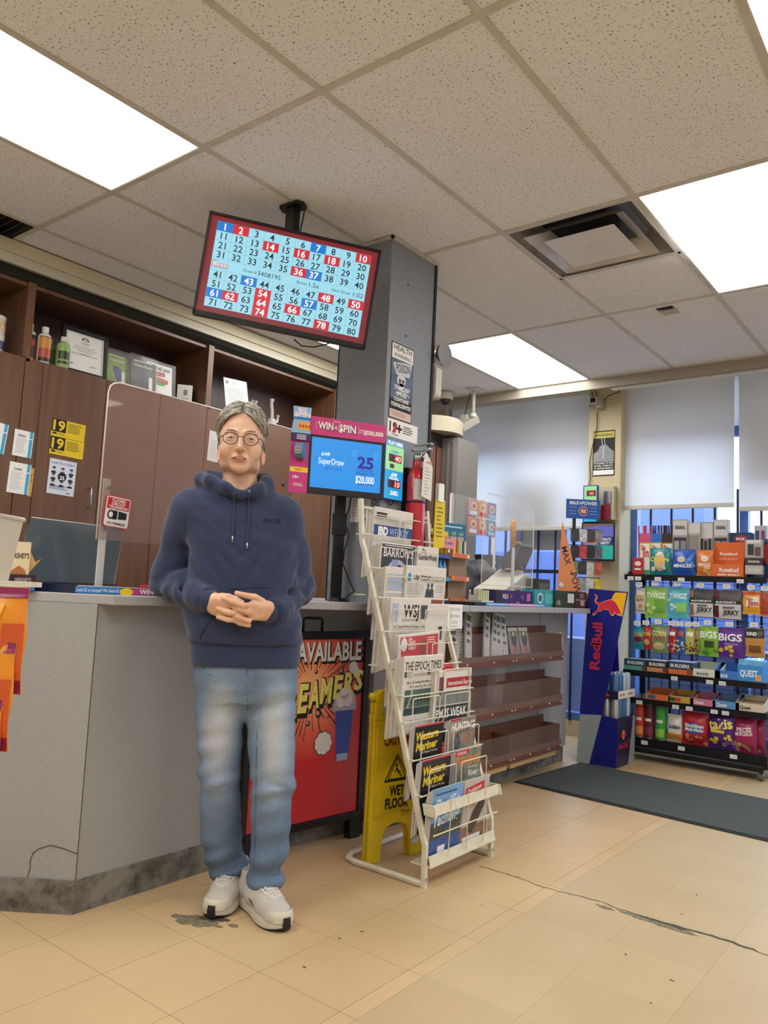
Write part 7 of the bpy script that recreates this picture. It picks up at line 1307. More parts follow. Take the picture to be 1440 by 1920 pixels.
for r_ in range(2):
 for c_ in range(3):
  t = thing('snack_pack', ['lower', 'upper'][r_]+' '+['left', 'middle', 'right'][c_]+' pack in the clear hanging display', 'pack', (-2.80-.012, 4.47+.12+.125*c_, ZC+.475+.125*r_), R(90), 'packs in the clear display'); MB().rbox((-.055, -.006, 0), (.055, .006, .118), .006, 2, 1).build('pack_body', hexm([['#c98f8a', '#d3a08a', '#5f86c0'], ['#c9a0a8', '#d8b08a', '#8f86b8']][r_][c_], .35), t); MB().disc(0, .07, .036, -.0066, 18, .028).build('pack_print', hexm('#e6d3b4'), t); MB().disc(0, .068, .022, -.0070, 18, .016).build('pack_print', hexm('#b5846a'), t); MB().rect(-.045, .008, .045, .034, -.0066).build('pack_strip', hexm(['#e2e6ea', '#d84a5a', '#9fc6e6'][c_]), t)
for k, (y, w_, h_, lab) in enumerate(((4.50, .22, .30, 'dark grey bundled bag left under the clear packs'), (4.72, .20, .30, 'dark grey bundled bag right under the clear packs'))):
 S_ = SDF(axis(-.14, .14, .012), axis(-.10, .10, .012), axis(-.01, .34, .012)); S_.loft([(.0, 0, w_*.45, 0, .06), (.12, .01, w_*.48, 0, .075), (.24, -.01, w_*.40, 0, .06), (.30, .02, w_*.22, 0, .04)], e=3.); S_.cone((-.05, -.05, .05), (.02, -.06, .24), .03, .02, .03); S_.cone((.05, -.05, .22), (.06, -.06, .06), .02, .035, .02); S_.warp(sines(20+k, 6, 40, 90, .010)); S_.d = np.maximum(S_.d, -S_.Z[None, None, :])
 o = S_.obj('bundled_bag', hexm(['#4a4c55', '#5a5b60'][k], .6, noise=.25, nscale=30)); o.location = (-2.80, y, ZC); o.rotation_euler = (0, 0, R(90)); tag(o, lab, 'bag', 'dark bundled bags')
mp_ = thing('cable_display', 'orange and blue charging cable display rack near the pillar', 'display', (-2.285, 5.13, ZC-.0), R(40))
MB().prism([(-.135, 0), (.075, 0), (-.105, .60)], -.002, .004, 1).build('orange_fin', mat('fin_orange', '#dd8a58', .5), mp_)
MB().text('MAX', -.072, .36, .042, -.0030, w=.13, bold=.01, rot=-74).text('POWER', .010, .135, .046, -.0030, w=.22, bold=.01, rot=-74).poly([(-.040, .258), (-.030, .255), (-.034, .245), (-.026, .246), (-.040, .228), (-.036, .243)], -.003).build('lettering', mat('fin_navy', '#2a2440', .5), mp_)
for x, z in ((-.105, .15), (-.085, .085), (-.045, .055), (-.115, .06)): MB().prism([(x-.015, z), (x+.012, z-.012), (x+.020, z+.012), (x-.006, z+.026)], -.0036, -.0022, 1).build('device_print', mat('device_white', '#dfd8d2', .5), mp_)
MB().box((.0, .10, .0), (.02, .12, .72)).build('post', M_BLACK, mp_); MB().box((-.10, .0, .0), (.24, .22, .012)).build('base', M_BLACK, mp_)
hd_ = MB().box((-.055, .09, .635), (.190, .094, .775)).build('blue_header', mat('header_blue', '#1c4f9f', .45), mp_); MB().text('MAX+POWER', .068, .748, .026, .0892, w=.20, bold=.02, shear=.15).build('lettering', M_WHITE, hd_); MB().disc(.068, .690, .034, .0894).build('badge_ring', hexm('#d9dbe8'), hd_); MB().disc(.068, .690, .031, .0891).build('badge', hexm('#5a3a78'), hd_); MB().disc(.068, .690, .022, .0888).build('badge', hexm('#c8603f'), hd_); MB().text('X2', .068, .690, .020, .0884, bold=.03).build('lettering', M_WHITE, hd_)
t = MB()
for sx in (-1, 1):
 for z in (.715, .69, .668): t.rect(.068+sx*.05 if sx > 0 else -.035, z, .068+.10 if sx > 0 else .018, z+.003, .0892)
t.build('print_lines', hexm('#9fb8e0'), hd_)
for k in range(5):
 z = .56-.115*k; MB().tube([(-.03, .09, z), (.20, .09, z)], .003, 6).build('peg_bar', M_BLACK, mp_)
 for i in range(4):
  c = [['#3a3a42', '#c9c6cf', '#4a4048', '#8a8790'], ['#2a2d36', '#b8434a', '#26282f', '#5a5f6a'], ['#6f8f6a', '#34383f', '#c2c9c4', '#b85a44'], ['#c4c8cc', '#9aa2a4', '#d3d6d4', '#c9b23a'], ['#b9bcc0', '#cfd2d3', '#b35a4a', '#d0b02c']][k][i]
  MB().rbox((-.025+.056*i, .045-.012*(i % 2), z-.095), (.028+.056*i, .072-.012*(i % 2), z-.005), .010, 2, 1).build('cable_pack', hexm(c, .3, noise=.35, nscale=45), mp_)
# ---- on and near the cream pillar (front face y 5.80)
wp = thing('warning_poster', 'black warning poster with a yellow heading on the cream pillar', 'poster', (-2.372, 5.797, 2.068)); w, h = .089, .36
MB().box((-w, -.001, 0), (w, .0015, h)).build('sheet', M_INK, wp); MB().rect(-w+.004, h-.058, w-.004, h-.010, -.0016).build('yellow_band', hexm('#d9d05a'), wp); MB().text('WARNING', 0, h-.034, .026, -.0022, w=.15, bold=.03).build('lettering', hexm('#4a4a30'), wp)
MB().poly([(-w+.006, .11), (w-.006, .11), (w-.006, .19), (.05, .215), (.02, .25), (-.03, .24), (-.05, .20), (-w+.006, .18)], -.0016).build('grey_picture', hexm('#8f9294', .6, noise=.25, nscale=25), wp); MB().tube([(-.018, -.003, .30), (-.008, -.003, .24), (.0, -.003, .225), (.012, -.003, .245), (.004, -.003, .30)], .003, 5).tube([(.002, -.003, .225), (.0, -.003, .135)], .005, 6).build('noose_print', hexm('#d9dad8'), wp); MB().rect(-w+.006, .008, w-.006, .045, -.0016).build('white_band', M_WHITE, wp)
t = MB()
for z, s_ in ((.100, 'IT IS ILLEGAL TO GIVE'), (.080, 'OR SELL TOBACCO'), (.060, 'TO ANYONE UNDER 19')): t.text(s_, 0, z, .012, -.0022, w=.155, bold=.03)
t.build('lettering', M_WHITE, wp)
eb_ = thing('electrical_box', 'beige metal wall box with a red block on the cream pillar', 'box', (-2.335, 5.798, 1.712)); MB().box((-.076, -.06, 0), (.076, 0, .265)).build('cabinet', mat('box_beige', '#b9b196', .5), eb_, bevel=.004); MB().box((.0, -.072, .125), (.055, -.06, .225)).build('steel_plate', M_CHROME, eb_)
for z in (.20, .15): MB().cyl((.025, -.072, z), (.025, -.076, z), .012, n=12).build('key_switch', M_CHROME, eb_)
MB().box((-.015, -.085, .0), (.050, -.06, .115)).build('red_block', hexm('#8e2030', .4), eb_)
j2 = thing('jackpot_sign', 'small lit jackpot sign beside the cream pillar', 'sign', (-2.40, 5.62, 1.685)); MB().rbox((-.058, 0, 0), (.058, .025, .285), .006).build('case', mat('blue_case', '#1c3f8f', .4), j2); MB().rect(-.05, .14, .05, .278, -.001).build('green_panel', em('#a5e39a', .9), j2); MB().rect(-.05, .006, .05, .14, -.001).build('blue_panel', em('#19b6d8', .9), j2); MB().rect(-.03, .20, .045, .245, -.0018).build('digit_window', em('#7a1c1c', .7), j2); MB().text('40', .01, .222, .026, -.0024, bold=.02).build('digits', em('#ff9a8a', 1.), j2); MB().rect(-.03, .05, .03, .075, -.0018).build('print_strip', em('#e8f6fa', .9), j2); MB().box((-.01, .025, .1), (.01, .18, .12)).build('bracket', M_BLACK, j2)
mo = thing('monitor', 'small monitor with a purple and green picture beside the pillar', 'monitor', (-2.345, 5.66, 1.392), rot=(0, 0, R(8))); MB().rbox((-.13, 0, 0), (.125, .03, .295), .008).build('case', M_BLACK, mo); MB().rect(-.12, .014, .112, .285, -.001).build('screen', em('#6a6cc8', .75), mo); MB().rect(-.12, .014, .112, .120, -.0016).build('green_area', em('#1fae98', .8), mo); MB().rect(.0, .120, .112, .185, -.0016).build('navy_area', em('#27305f', .6), mo); MB().text("WHAT'S", .055, .165, .022, -.0022, w=.08, bold=.02).text('NEXT?', .050, .138, .022, -.0022, w=.07, bold=.02).build('lettering', em('#f0f2ff', .9), mo); MB().rect(-.10, .125, -.01, .175, -.0018).build('orange_area', em('#d87a5a', .7), mo); MB().poly([(-.12, .285), (.112, .285), (.112, .262), (.02, .272), (-.12, .25)], -.0018).build('photo_edge', em('#8a6a5a', .6), mo); MB().box((-.02, .03, .10), (.02, .14, .16)).build('wall_arm', M_BLACK, mo)
pcam = thing('wall_camera', 'small grey box camera fixed high on the cream pillar', 'camera', (-2.405, 5.798, 2.60)); MB().box((-.02, -.07, 0), (.035, 0, .075)).build('body', mat('camera_grey', '#a8a598', .5), pcam, bevel=.004); MB().box((-.055, -.095, .035), (.005, -.06, .085)).build('sensor_head', mat('camera_light', '#c9c7be', .5), pcam); MB().rect(-.045, .042, -.005, .078, -.0955).build('dark_window', M_INK, pcam)
wires = thing('pillar_wires', 'thin black wires running down the cream pillar', 'wire', (-2.48, 5.79, 1.9));
for P in ([(.0, .0, .86), (.02, -.01, .80), (.04, -.01, .74), (.06, -.02, .70)], [(.03, 0, .86), (.06, -.01, .78), (.09, -.01, .72)], [(.09, -.01, .74), (.14, -.01, .80), (.22, -.01, .82), (.27, 0, .87)], [(.06, -.02, .68), (.055, -.01, .55), (.02, -.01, .40), (.0, -.01, .28), (.01, -.01, .15), (-.01, -.01, .05)]): MB().tube(P, .0035, 6).build('wire', M_BLACK, wires, smooth=True)
hb = thing('blind_head_rail', 'white blind head rail under the ceiling trim by the pillar', 'rail', (-1.2, 5.47, 2.655)); MB().box((-.98, -.03, -.0), (2.0, .03, .012)).build('rail', mat('rail_white', '#d2cfc8', .5), hb); MB().box((-.98, -.031, .013), (2.0, -.02, .018)).build('black_line', M_BLACK, hb)  # white rail with a thin black bar along its upper front edge
# ---- ceiling devices
df = thing('air_diffuser', 'square stepped metal air diffuser in the ceiling', 'diffuser', (GX(-1)+.3048, GY(1)+.3048, CEIL))
M_DIF = mat('diffuser_enamel', '#cdc8be', .3, .3, noise=.22, nscale=5); M_DIFD = mat('diffuser_dark_grey', '#88837b', .5, noise=.4, nscale=7)  # second material is a darker mottled grey for the outer cone
def frus(a, za, b, zb, nm, m): MB().raw([(-a, -a, za), (a, -a, za), (a, a, za), (-a, a, za), (-b, -b, zb), (b, -b, zb), (b, b, zb), (-b, b, zb)], [(0, 1, 5, 4), (1, 2, 6, 5), (2, 3, 7, 6), (3, 0, 4, 7)]).build(nm, m, df)
frus(.297, .0, .20, .085, 'outer_cone', M_DIFD); frus(.296, -.002, .285, -.002, 'flange', M_DIF)
frus(.235, -.012, .155, .050, 'middle_cone', M_DIF); frus(.235, -.012, .232, -.010, 'middle_lip', M_DIF)
MB().raw([(-.165, -.165, -.020), (.165, -.165, -.020), (.165, .165, -.020), (-.165, .165, -.020), (-.10, -.10, -.006), (.10, -.10, -.006), (.10, .10, -.006), (-.10, .10, -.006)], [(0, 1, 2, 3), (0, 4, 5, 1), (1, 5, 6, 2), (2, 6, 7, 3), (3, 7, 4, 0), (4, 7, 6, 5)]).build('centre_plate', mat('diffuser_plate', '#dad5cb', .35, .1), df); MB().cyl((0, 0, -.0205), (0, 0, -.024), .02, n=16).build('centre_hub', mat('diffuser_plate', '#dad5cb', .35, .1), df)
MB().lathe([(.12, .085), (.12, .12)], n=24).build('duct_collar', M_DARK, df); MB().box((-.30, -.30, .118), (.30, .30, .122)).build('plenum_cover', M_DARK, df)
vg = thing('return_grille', 'dark louvred return grille at the left edge of the ceiling', 'grille', (GX(-5)+.3048, GY(-1)+.6096, CEIL)); MB().box((-.30, -.60, .05), (.30, .60, .055)).build('dark_back', M_DARK, vg)
for k in range(30): y = -.585+.04*k; MB().hexa([(-.295, y, .0), (.295, y, .0), (.295, y+.004, .0), (-.295, y+.004, .0), (-.295, y+.020, .022), (.295, y+.020, .022), (.295, y+.024, .022), (-.295, y+.024, .022)]).build('louvre', mat('grille_grey', '#4f4c48', .5), vg)
sd_ = thing('ceiling_sensor', 'small beige sensor plate in a ceiling tile', 'sensor', (-1.395, 4.315, CEIL+.004)); MB().hexa([(-.045, -.05, -.012), (.045, -.05, -.012), (.045, .05, -.003), (-.045, .05, -.003), (-.045, -.05, -.010), (.045, -.05, -.010), (.045, .05, .0), (-.045, .05, .0)]).build('plate', mat('sensor_beige', '#b9a992', .6), sd_); MB().box((-.05, -.075, -.003), (.04, -.05, -.0005)).build('dark_gap', M_DARK, sd_)
dm = thing('dome_camera', 'white dome camera on the ceiling beside the window', 'camera', (-3.50, 5.22, CEIL)); shadesmooth(MB().lathe([(.055, 0), (.062, -.004), (.062, -.055), (.055, -.062)], n=24).build('housing', mat('camera_white', '#cfcac0', .5), dm), 50); shadesmooth(MB().lathe([(.048, -.062), (.044, -.085), (.030, -.105), (.001, -.112)], n=20).build('dome', mat('dome_smoke', '#1c1c20', .08, coat=.6), dm), 60)
bc = thing('bullet_camera', 'grey bracket camera hanging before the left blind', 'camera', (-3.24, 5.24, CEIL)); MB().box((-.05, -.05, -.012), (.05, .05, 0)).build('ceiling_plate', mat('camera_white', '#cfcac0', .5), bc); MB().cyl((0, 0, -.01), (0, 0, -.21), .013, n=12).build('stem', mat('camera_white', '#cfcac0', .5), bc, smooth=True); MB().lathe([(.026, .0), (.026, -.03)], (0, 0, -.20), 14).build('ball_joint', mat('camera_white', '#cfcac0', .5), bc); q = MB().box((-.03, -.11, -.03), (.03, .06, .03)); q.xf(Matrix.Translation((-.01, -.01, -.27)) @ Matrix.Rotation(R(38), 4, 'X') @ Matrix.Rotation(R(-25), 4, 'Z')); q.build('camera_body', mat('camera_grey', '#a8a598', .5), bc, bevel=.004); q = MB().cyl((0, -.11, 0), (0, -.135, 0), .022, n=14); q.xf(Matrix.Translation((-.01, -.01, -.27)) @ Matrix.Rotation(R(38), 4, 'X') @ Matrix.Rotation(R(-25), 4, 'Z')); q.build('lens_hood', M_BLACK, bc)
sk = thing('junction_box', 'small white junction box beside the bracket camera', 'box', (-3.36, 5.30, 2.47)); MB().box((-.03, -.02, 0), (.03, .02, .085)).build('box_body', mat('camera_white', '#cfcac0', .5), sk, bevel=.004); MB().tube([(-.03, 0, .04), (-.10, .02, .035), (-.2, .05, .03)], .006, 6).build('cable', M_BLACK, sk); MB().tube([(0, 0, .085), (.02, 0, .16), (.05, 0, .26)], .004, 6).build('cable', M_BLACK, sk)
el = thing('emergency_light', 'white emergency light on the far side of the column', 'light', (-2.20, 3.10, 2.06)); MB().rbox((-.06, 0, 0), (.06, .05, .16), .02).build('body', mat('camera_white', '#cfcac0', .5), el); shadesmooth(MB().lathe([(.035, .0), (.06, .05), (.062, .06)], (.02, .045, .22), 18, 0).build('lamp_head', M_CHROME, el), 50)
MB().tube([(-.01, .02, .16), (-.01, .02, .30), (.0, .0, .34)], .006, 6).build('conduit', M_BLACK, el)
tc_ = thing('tobacco_cabinet', 'dark tall tobacco cabinet with a curved beige top behind the column', 'cabinet', (-3.75, 4.62, 0))
MB().box((0, 0, .0), (.44, .58, 2.30)).build('cabinet_body', mat('cabinet_dark', '#2b2725', .4), tc_); MB().box((.44, .30, 1.0), (.58, .60, 2.28)).build('grey_end', mat('cabinet_grey', '#7d7a74', .5), tc_); MB().lathe([(.001, 0), (.24, 0), (.24, .10), (.22, .12), (.001, .12)], (.34, .30, 2.31), 28).build('curved_top', mat('cabinet_beige', '#b3a992', .5), tc_)
for k in range(3): MB().box((.442, .04+.09*k, 1.0), (.446, .11+.09*k, 2.2)).build('brown_slat', mat('cabinet_brown', '#6a4a38', .5), tc_)
for x in (.47, .52): MB().box((x, .285, 1.0), (x+.02, .299, 2.25)).build('steel_trim', M_CHROME, tc_)
MB().box((.59, .31, 1.40), (.594, .35, 1.60)).build('sticker', M_WHITE, tc_)
yp = thing('yellow_pack', 'yellow hanging card pack beside the fire extinguisher', 'pack', (-2.13, 3.16, 1.30), R(78)); MB().prism([(-.035, 0), (.04, .02), (.035, .25), (-.03, .25)], -.004, .004, 1).build('card', hexm('#d9c02c', .4), yp); MB().lines(-.02, .025, .06, .22, 8, .006, -.005, .4).build('print_lines', hexm('#7a6a14'), yp); MB().rbox((-.02, -.012, .24), (.018, .012, .33), .008, 2, 1).build('white_top', M_WHITE, yp)
# ---- person (signed-distance modelling, surface-net meshing)
P_LOC = (-2.03, 1.90, 0); P_ROT = math.atan2(.73, .683)
HX, HY = -.0935, -.015          # head centre
def skin_mat():
 m, N, Lk, b = nodes('skin'); tc = N.new('ShaderNodeTexCoord')
 n = N.new('ShaderNodeTexNoise'); n.inputs['Scale'].default_value = 16; n.inputs['Detail'].default_value = 5; Lk.new(tc.outputs['Object'], n.inputs['Vector'])
 r = N.new('ShaderNodeValToRGB'); r.color_ramp.elements[0].position = .3; r.color_ramp.elements[1].position = .72
 r.color_ramp.elements[0].color = lin('#cd9a7c'); r.color_ramp.elements[1].color = lin('#e6c0a4'); Lk.new(n.outputs[0], r.inputs[0]); Lk.new(r.outputs[0], b.inputs['Base Color'])
 b.inputs['Roughness'].default_value = .48; b.inputs['Subsurface Weight'].default_value = .12; b.inputs['Subsurface Radius'].default_value = (.012, .005, .003); b.inputs['Subsurface Scale'].default_value = .5
 n2 = N.new('ShaderNodeTexNoise'); n2.inputs['Scale'].default_value = 220; Lk.new(tc.outputs['Object'], n2.inputs['Vector'])
 bp = N.new('ShaderNodeBump'); bp.inputs['Strength'].default_value = .12; bp.inputs['Distance'].default_value = .002; Lk.new(n2.outputs[0], bp.inputs['Height']); Lk.new(bp.outputs[0], b.inputs['Normal'])
 return m
M_SKIN = skin_mat()
# ---- body: head, neck, arms and hands, torso and legs in one surface
B = SDF(axis(-.42, -.22, .006, .08, .0022, .24, .008), axis(-.27, .14, .0025, .2, .008), axis(.02, .92, .014, 1.09, .0021, 1.44, .012, 1.75, .0021))
B.ell((HX, HY+.012, 1.625), (.076, .094, .098), 0)
B.ell((HX, HY-.035, 1.600), (.068, .066, .080), .03)                 # face mass
B.ell((HX, HY-.040, 1.530), (.056, .058, .052), .035)                # jaw
B.ell((HX, HY-.078, 1.490), (.024, .020, .018), .026)                # chin
for sx in (-1, 1):
 B.ell((HX+sx*.043, HY-.066, 1.553), (.026, .026, .026), .03)     # cheek
 B.ell((HX+sx*.054, HY-.01, 1.507), (.014, .03, .022), .03)       # jaw angle
 B.ell((HX+sx*.034, HY-.108, 1.590), (.020, .010, .010), .012, 'sub')   # eye socket
 B.ell((HX+sx*.034, HY-.090, 1.588), (.0165, .0125, .0115), .008)     # lid
 B.cone((HX+sx*.016, HY-.102, 1.611), (HX+sx*.050, HY-.088, 1.610), .006, .005, .014)  # brow ridge
B.chain([(HX, HY-.100, 1.600), (HX, HY-.112, 1.575), (HX, HY-.124, 1.553)], [.007, .0085, .0115], .010)
for sx in (-1, 1): B.ell((HX+sx*.0135, HY-.110, 1.549), (.0085, .010, .0075), .006)
for sx in (-1, 1): B.ell((HX+sx*.0075, HY-.122, 1.5415), (.0042, .006, .0035), .002, 'sub')   # nostril
B.ell((HX, HY-.098, 1.519), (.028, .012, .016), .012)                 # muzzle
B.ell((HX, HY-.104, 1.5335), (.004, .006, .007), .006, 'sub')
B.cone((HX-.021, HY-.101, 1.5175), (HX+.021, HY-.101, 1.5165), .0022, .0022, .004, 'sub')   # mouth line
for sx in (-1, 1):                                                     # ears
 B.ell((HX+sx*.078, HY+.020, 1.546), (.006, .016, .027), .005, rotz=-sx*.38, rotx=-.12)
 B.ell((HX+sx*.0845, HY+.012, 1.550), (.006, .0085, .015), .003, 'sub', rotz=-sx*.38)
 B.ell((HX+sx*.077, HY+.010, 1.523), (.005, .007, .008), .006)
for sx in (-1, 1): B.cone((HX+sx*.021, HY-.108, 1.551), (HX+sx*.037, HY-.094, 1.520), .0022, .0012, .010, 'sub')
B.chain([(HX, HY+.012, 1.54), (HX+.002, HY+.035, 1.44), (HX+.005, .02, 1.37)], [.056, .058, .075], .022)
for sx in (-1, 1): B.chain([(HX+sx*.048, HY+.01, 1.50), (HX+sx*.018, HY-.035, 1.395)], [.010, .009], .02)   # neck muscles
B.loft([(.72, -.03, .13, 0, .08), (.9, -.03, .15, 0, .10), (1.05, -.05, .14, 0, .095), (1.3, -.08, .155, 0, .10), (1.38, -.09, .13, .005, .07), (1.41, -.095, .07, .01, .05)], .02)
B.chain([(-.09, 0, .74), (-.09, .03, .42), (-.045, .11, .08)], [.06, .045, .036], .02); B.chain([(.06, 0, .74), (.085, -.02, .42), (.082, -.02, .08)], [.06, .045, .036], .02)
B.chain([(-.245, .01, 1.345), (-.31, .08, 1.09), (-.165, -.135, 1.036)], [.045, .028, .026], .02)
B.chain([(.065, .01, 1.335), (.135, .05, 1.085), (.050, -.125, 1.008)], [.045, .028, .026], .02)
FY = -.175
B.chain([(-.165, -.140, 1.036), (-.142, -.158, 1.030)], [.027, .027], .01, sq=(1, 1.15, 1))
B.chain([(-.140, -.160, 1.034), (-.105, FY-.004, 1.034)], [.026, .021], .012); B.chain([(-.140, -.160, 1.014), (-.108, FY, 1.006)], [.024, .019], .012); B.chain([(-.140, -.158, 1.010), (-.100, FY+.006, .986)], [.020, .015], .012)
B.chain([(-.120, -.172, 1.048), (-.098, -.186, 1.049), (-.074, -.190, 1.043), (-.052, -.190, 1.034)], [.014, .0118, .0102, .0082], .006, .002)     # thumb
B.chain([(-.104, FY-.008, 1.030), (-.085, FY-.012, 1.0235), (-.060, FY-.021, 1.010), (-.030, FY-.022, 1.0005)], [.0112, .0098, .0104, .0082], .004, .0015)
B.chain([(-.106, FY-.004, 1.006), (-.085, FY-.009, 0.999), (-.058, FY-.021, .983), (-.026, FY-.019, .9735)], [.0110, .0098, .0102, .0082], .004, .0015)
B.chain([(-.102, FY+.004, .988), (-.080, FY-.004, .979), (-.054, FY-.012, .966), (-.026, FY-.008, .9600)], [.0105, .0095, .0096, .0076], .004, .0015)
B.chain([(.050, -.130, 1.008), (.030, -.150, 1.012)], [.027, .026], .01)
B.chain([(.030, -.155, 1.016), (-.016, FY-.012, 1.026)], [.025, .0165], .012); B.chain([(.030, -.152, 1.004), (-.022, FY-.010, 1.006)], [.024, .016], .012); B.chain([(.030, -.148, .996), (-.012, FY-.004, .990)], [.021, .014], .012)
B.chain([(.014, -.168, 1.036), (-.012, -.186, 1.052), (-.042, -.190, 1.056), (-.072, -.188, 1.063)], [.0135, .0115, .0102, .0078], .006, .002)       # thumb
B.chain([(-.020, FY-.014, 1.026), (-.050, FY-.024, 1.022), (-.082, FY-.029, 1.034), (-.112, FY-.020, 1.043)], [.0108, .0100, .0102, .0080], .004, .0015)
B.chain([(-.026, FY-.006, 1.006), (-.056, FY-.012, .9955), (-.092, FY-.025, .9995), (-.127, FY-.015, 1.0085)], [.0105, .0098, .0100, .0078], .004, .0015)
B.chain([(-.020, FY-.002, .990), (-.056, FY-.004, .9745), (-.094, FY-.018, .976), (-.126, FY-.010, .9825)], [.0100, .0092, .0092, .0072], .004, .0015)
person = B.obj('person', M_SKIN, None, 1)
person.location = P_LOC; person.rotation_euler = (0, 0, P_ROT)
tag(person, 'smiling man in a navy hoodie and blue jeans leaning on the counter', 'person')
M_NAIL = mat('nail', '#e6c3ae', .3)
for (x, y, z, r) in ((-.110, FY-.0265, 1.0455, .2), (-.124, FY-.0215, 1.0105, .2), (-.0305, FY-.0288, 1.003, -.3), (-.027, FY-.0258, .976, -.3), (-.050, -.1975, 1.035, -.3), (-.070, -.1945, 1.0645, .3), (-.123, FY-.016, .985, .2)):
 n = MB(); n.lathe([(.0001, .001), (.0035, .0008), (.0042, 0)], n=10, axis=1); n.build('nail', M_NAIL, person, (x, y, z), smooth=True)
# ---- face details
def tubes(P, Rr, name, m, n=10, par=person):
 return shadesmooth(MB().loft(list(zip(P, Rr)), n).build(name, m, par), 60)
M_LIP = mat('lips', '#bb7468', .45); M_MOUTH = mat('mouth_dark', '#54201f', .7); M_TOOTH = mat('teeth', '#dccfc0', .35); M_BROW = mat('brow_hair', '#6f5f52', .95); M_EYE = mat('eye_dark', '#1c1411', .2); M_SCL = mat('eye_white', '#d9cfc6', .3); M_LASH = mat('lash', '#2a1d18', .8)
def fy(x, z, lift=0.):      # front of the face taken from its field
 ix = int(np.searchsorted(B.X, x)); iz = int(np.searchsorted(B.Z, z)); c = B.d[ix, :, iz]; i = int(np.argmax(c < 0))
 if c[i] >= 0: return HY-.09
 t = c[i-1]/(c[i-1]-c[i]+1e-9); return float(B.Y[i-1]+(B.Y[i]-B.Y[i-1])*t)-lift
fx = lambda x: HX+x
def face_line(P, Rr, name, m, lift, n=8):
 Q = []; S_ = []
 for i in range(len(P)-1):
  for k in range(4): t = k/4; Q.append([P[i][j]+(P[i+1][j]-P[i][j])*t for j in (0, 1)]); S_.append(Rr[i]+(Rr[i+1]-Rr[i])*t)
 Q.append(P[-1]); S_.append(Rr[-1]); ys = [fy(fx(x), z, lift) for x, z in Q]
 for _ in range(3): ys = [ys[0]]+[(ys[i-1]+2*ys[i]+ys[i+1])/4 for i in range(1, len(ys)-1)]+[ys[-1]]
 return tubes([(fx(x), y, z) for (x, z), y in zip(Q, ys)], S_, name, m, n)
face_line([(-.031, 1.5190), (-.018, 1.5215), (-.006, 1.5240), (0, 1.5230), (.006, 1.5240), (.018, 1.5210), (.031, 1.5180)], [.0008, .0026, .0032, .0030, .0032, .0026, .0008], 'lips', M_LIP, -.0002)
face_line([(-.029, 1.5170), (-.015, 1.5115), (0, 1.5095), (.015, 1.5112), (.029, 1.5162)], [.0008, .0034, .0044, .0034, .0008], 'lips', M_LIP, -.0004)
face_line([(-.029, 1.5187), (-.015, 1.5170), (0, 1.5163), (.015, 1.5166), (.029, 1.5178)], [.0003, .0020, .0026, .0020, .0003], 'mouth', M_MOUTH, .0002)
face_line([(-.013, 1.5172), (0, 1.5168), (.013, 1.5169)], [.0008, .0013, .0008], 'teeth', M_TOOTH, .0022)
for sx in (-1, 1):
 zc = 1.588 if sx < 0 else 1.587; e = sx*.0345
 face_line([(e-.013, zc), (e, zc-.0004), (e+.013, zc)], [.0006, .0016, .0006], 'eye_white', M_SCL, -.0002); face_line([(e-.0045, zc+.0004), (e+.001, zc+.0004), (e+.0055, zc+.0004)], [.0016, .0028, .0016], 'iris', M_EYE, .0003)
 face_line([(e-.0155, zc-.0004), (e-.008, zc+.0026), (e, zc+.0036), (e+.008, zc+.0028), (e+.0155, zc-.0002)], [.0006, .0014, .0018, .0014, .0006], 'upper_lash', M_LASH, .0002)
 face_line([(e-.015, zc+.0065), (e-.006, zc+.0092), (e+.005, zc+.0092), (e+.015, zc+.0062)], [.0003, .0008, .0008, .0003], 'lid_fold', mat('lid_fold', '#a87a60', .6), -.0002, 6); face_line([(e-.012, zc-.0085), (e, zc-.0105), (e+.012, zc-.0085)], [.0003, .0008, .0003], 'lid_fold', mat('lid_fold', '#a87a60', .6), -.0003, 6)
 face_line([(e-sx*.017, 1.6110), (e-sx*.004, 1.6150), (e+sx*.010, 1.6155), (e+sx*.022, 1.6100)], [.0022, .0032, .0028, .0008], 'eyebrow', M_BROW, -.0004)
M_SPEC = mat('dark_brown_frame', '#2a1a17', .35); gl = MB()
gc = {}
for sx in (-1, 1):
 c = (fx(sx*.0345), HY-.1205, 1.584); P = []
 for k in range(28):
  a = 2*math.pi*k/28; x = .0245*math.cos(a); z = .0215*math.sin(a)*(1.0 if math.sin(a) < 0 else .92); P.append((c[0]+x, c[1]+.010*abs(c[0]+x-HX-.0)**1.3*4, c[2]+z))
 gl.tube(P, .0014, 6, closed=True); gc[sx] = P
gl.tube([(fx(-.0105), HY-.1195, 1.588), (fx(-.004), HY-.1225, 1.5915), (fx(.004), HY-.1225, 1.5915), (fx(.0105), HY-.1195, 1.588)], .0014, 6)
fr = gl.build('glasses', M_SPEC, person, smooth=True)
for sx in (-1, 1):
 MB().tube([(fx(sx*.0585), HY-.113, 1.590), (fx(sx*.066), HY-.105, 1.591), (fx(sx*.076), HY-.06, 1.588), (fx(sx*.082), HY+.012, 1.575), (fx(sx*.082), HY+.03, 1.56)], .0015, 6).build('temple_arm', M_SPEC, fr)
 MB().raw([(p[0], p[1], p[2]) for p in gc[sx]], [tuple(range(28))]).build('lens', mat('spectacle_lens', '#ffffff', .02, alpha=.06), fr)
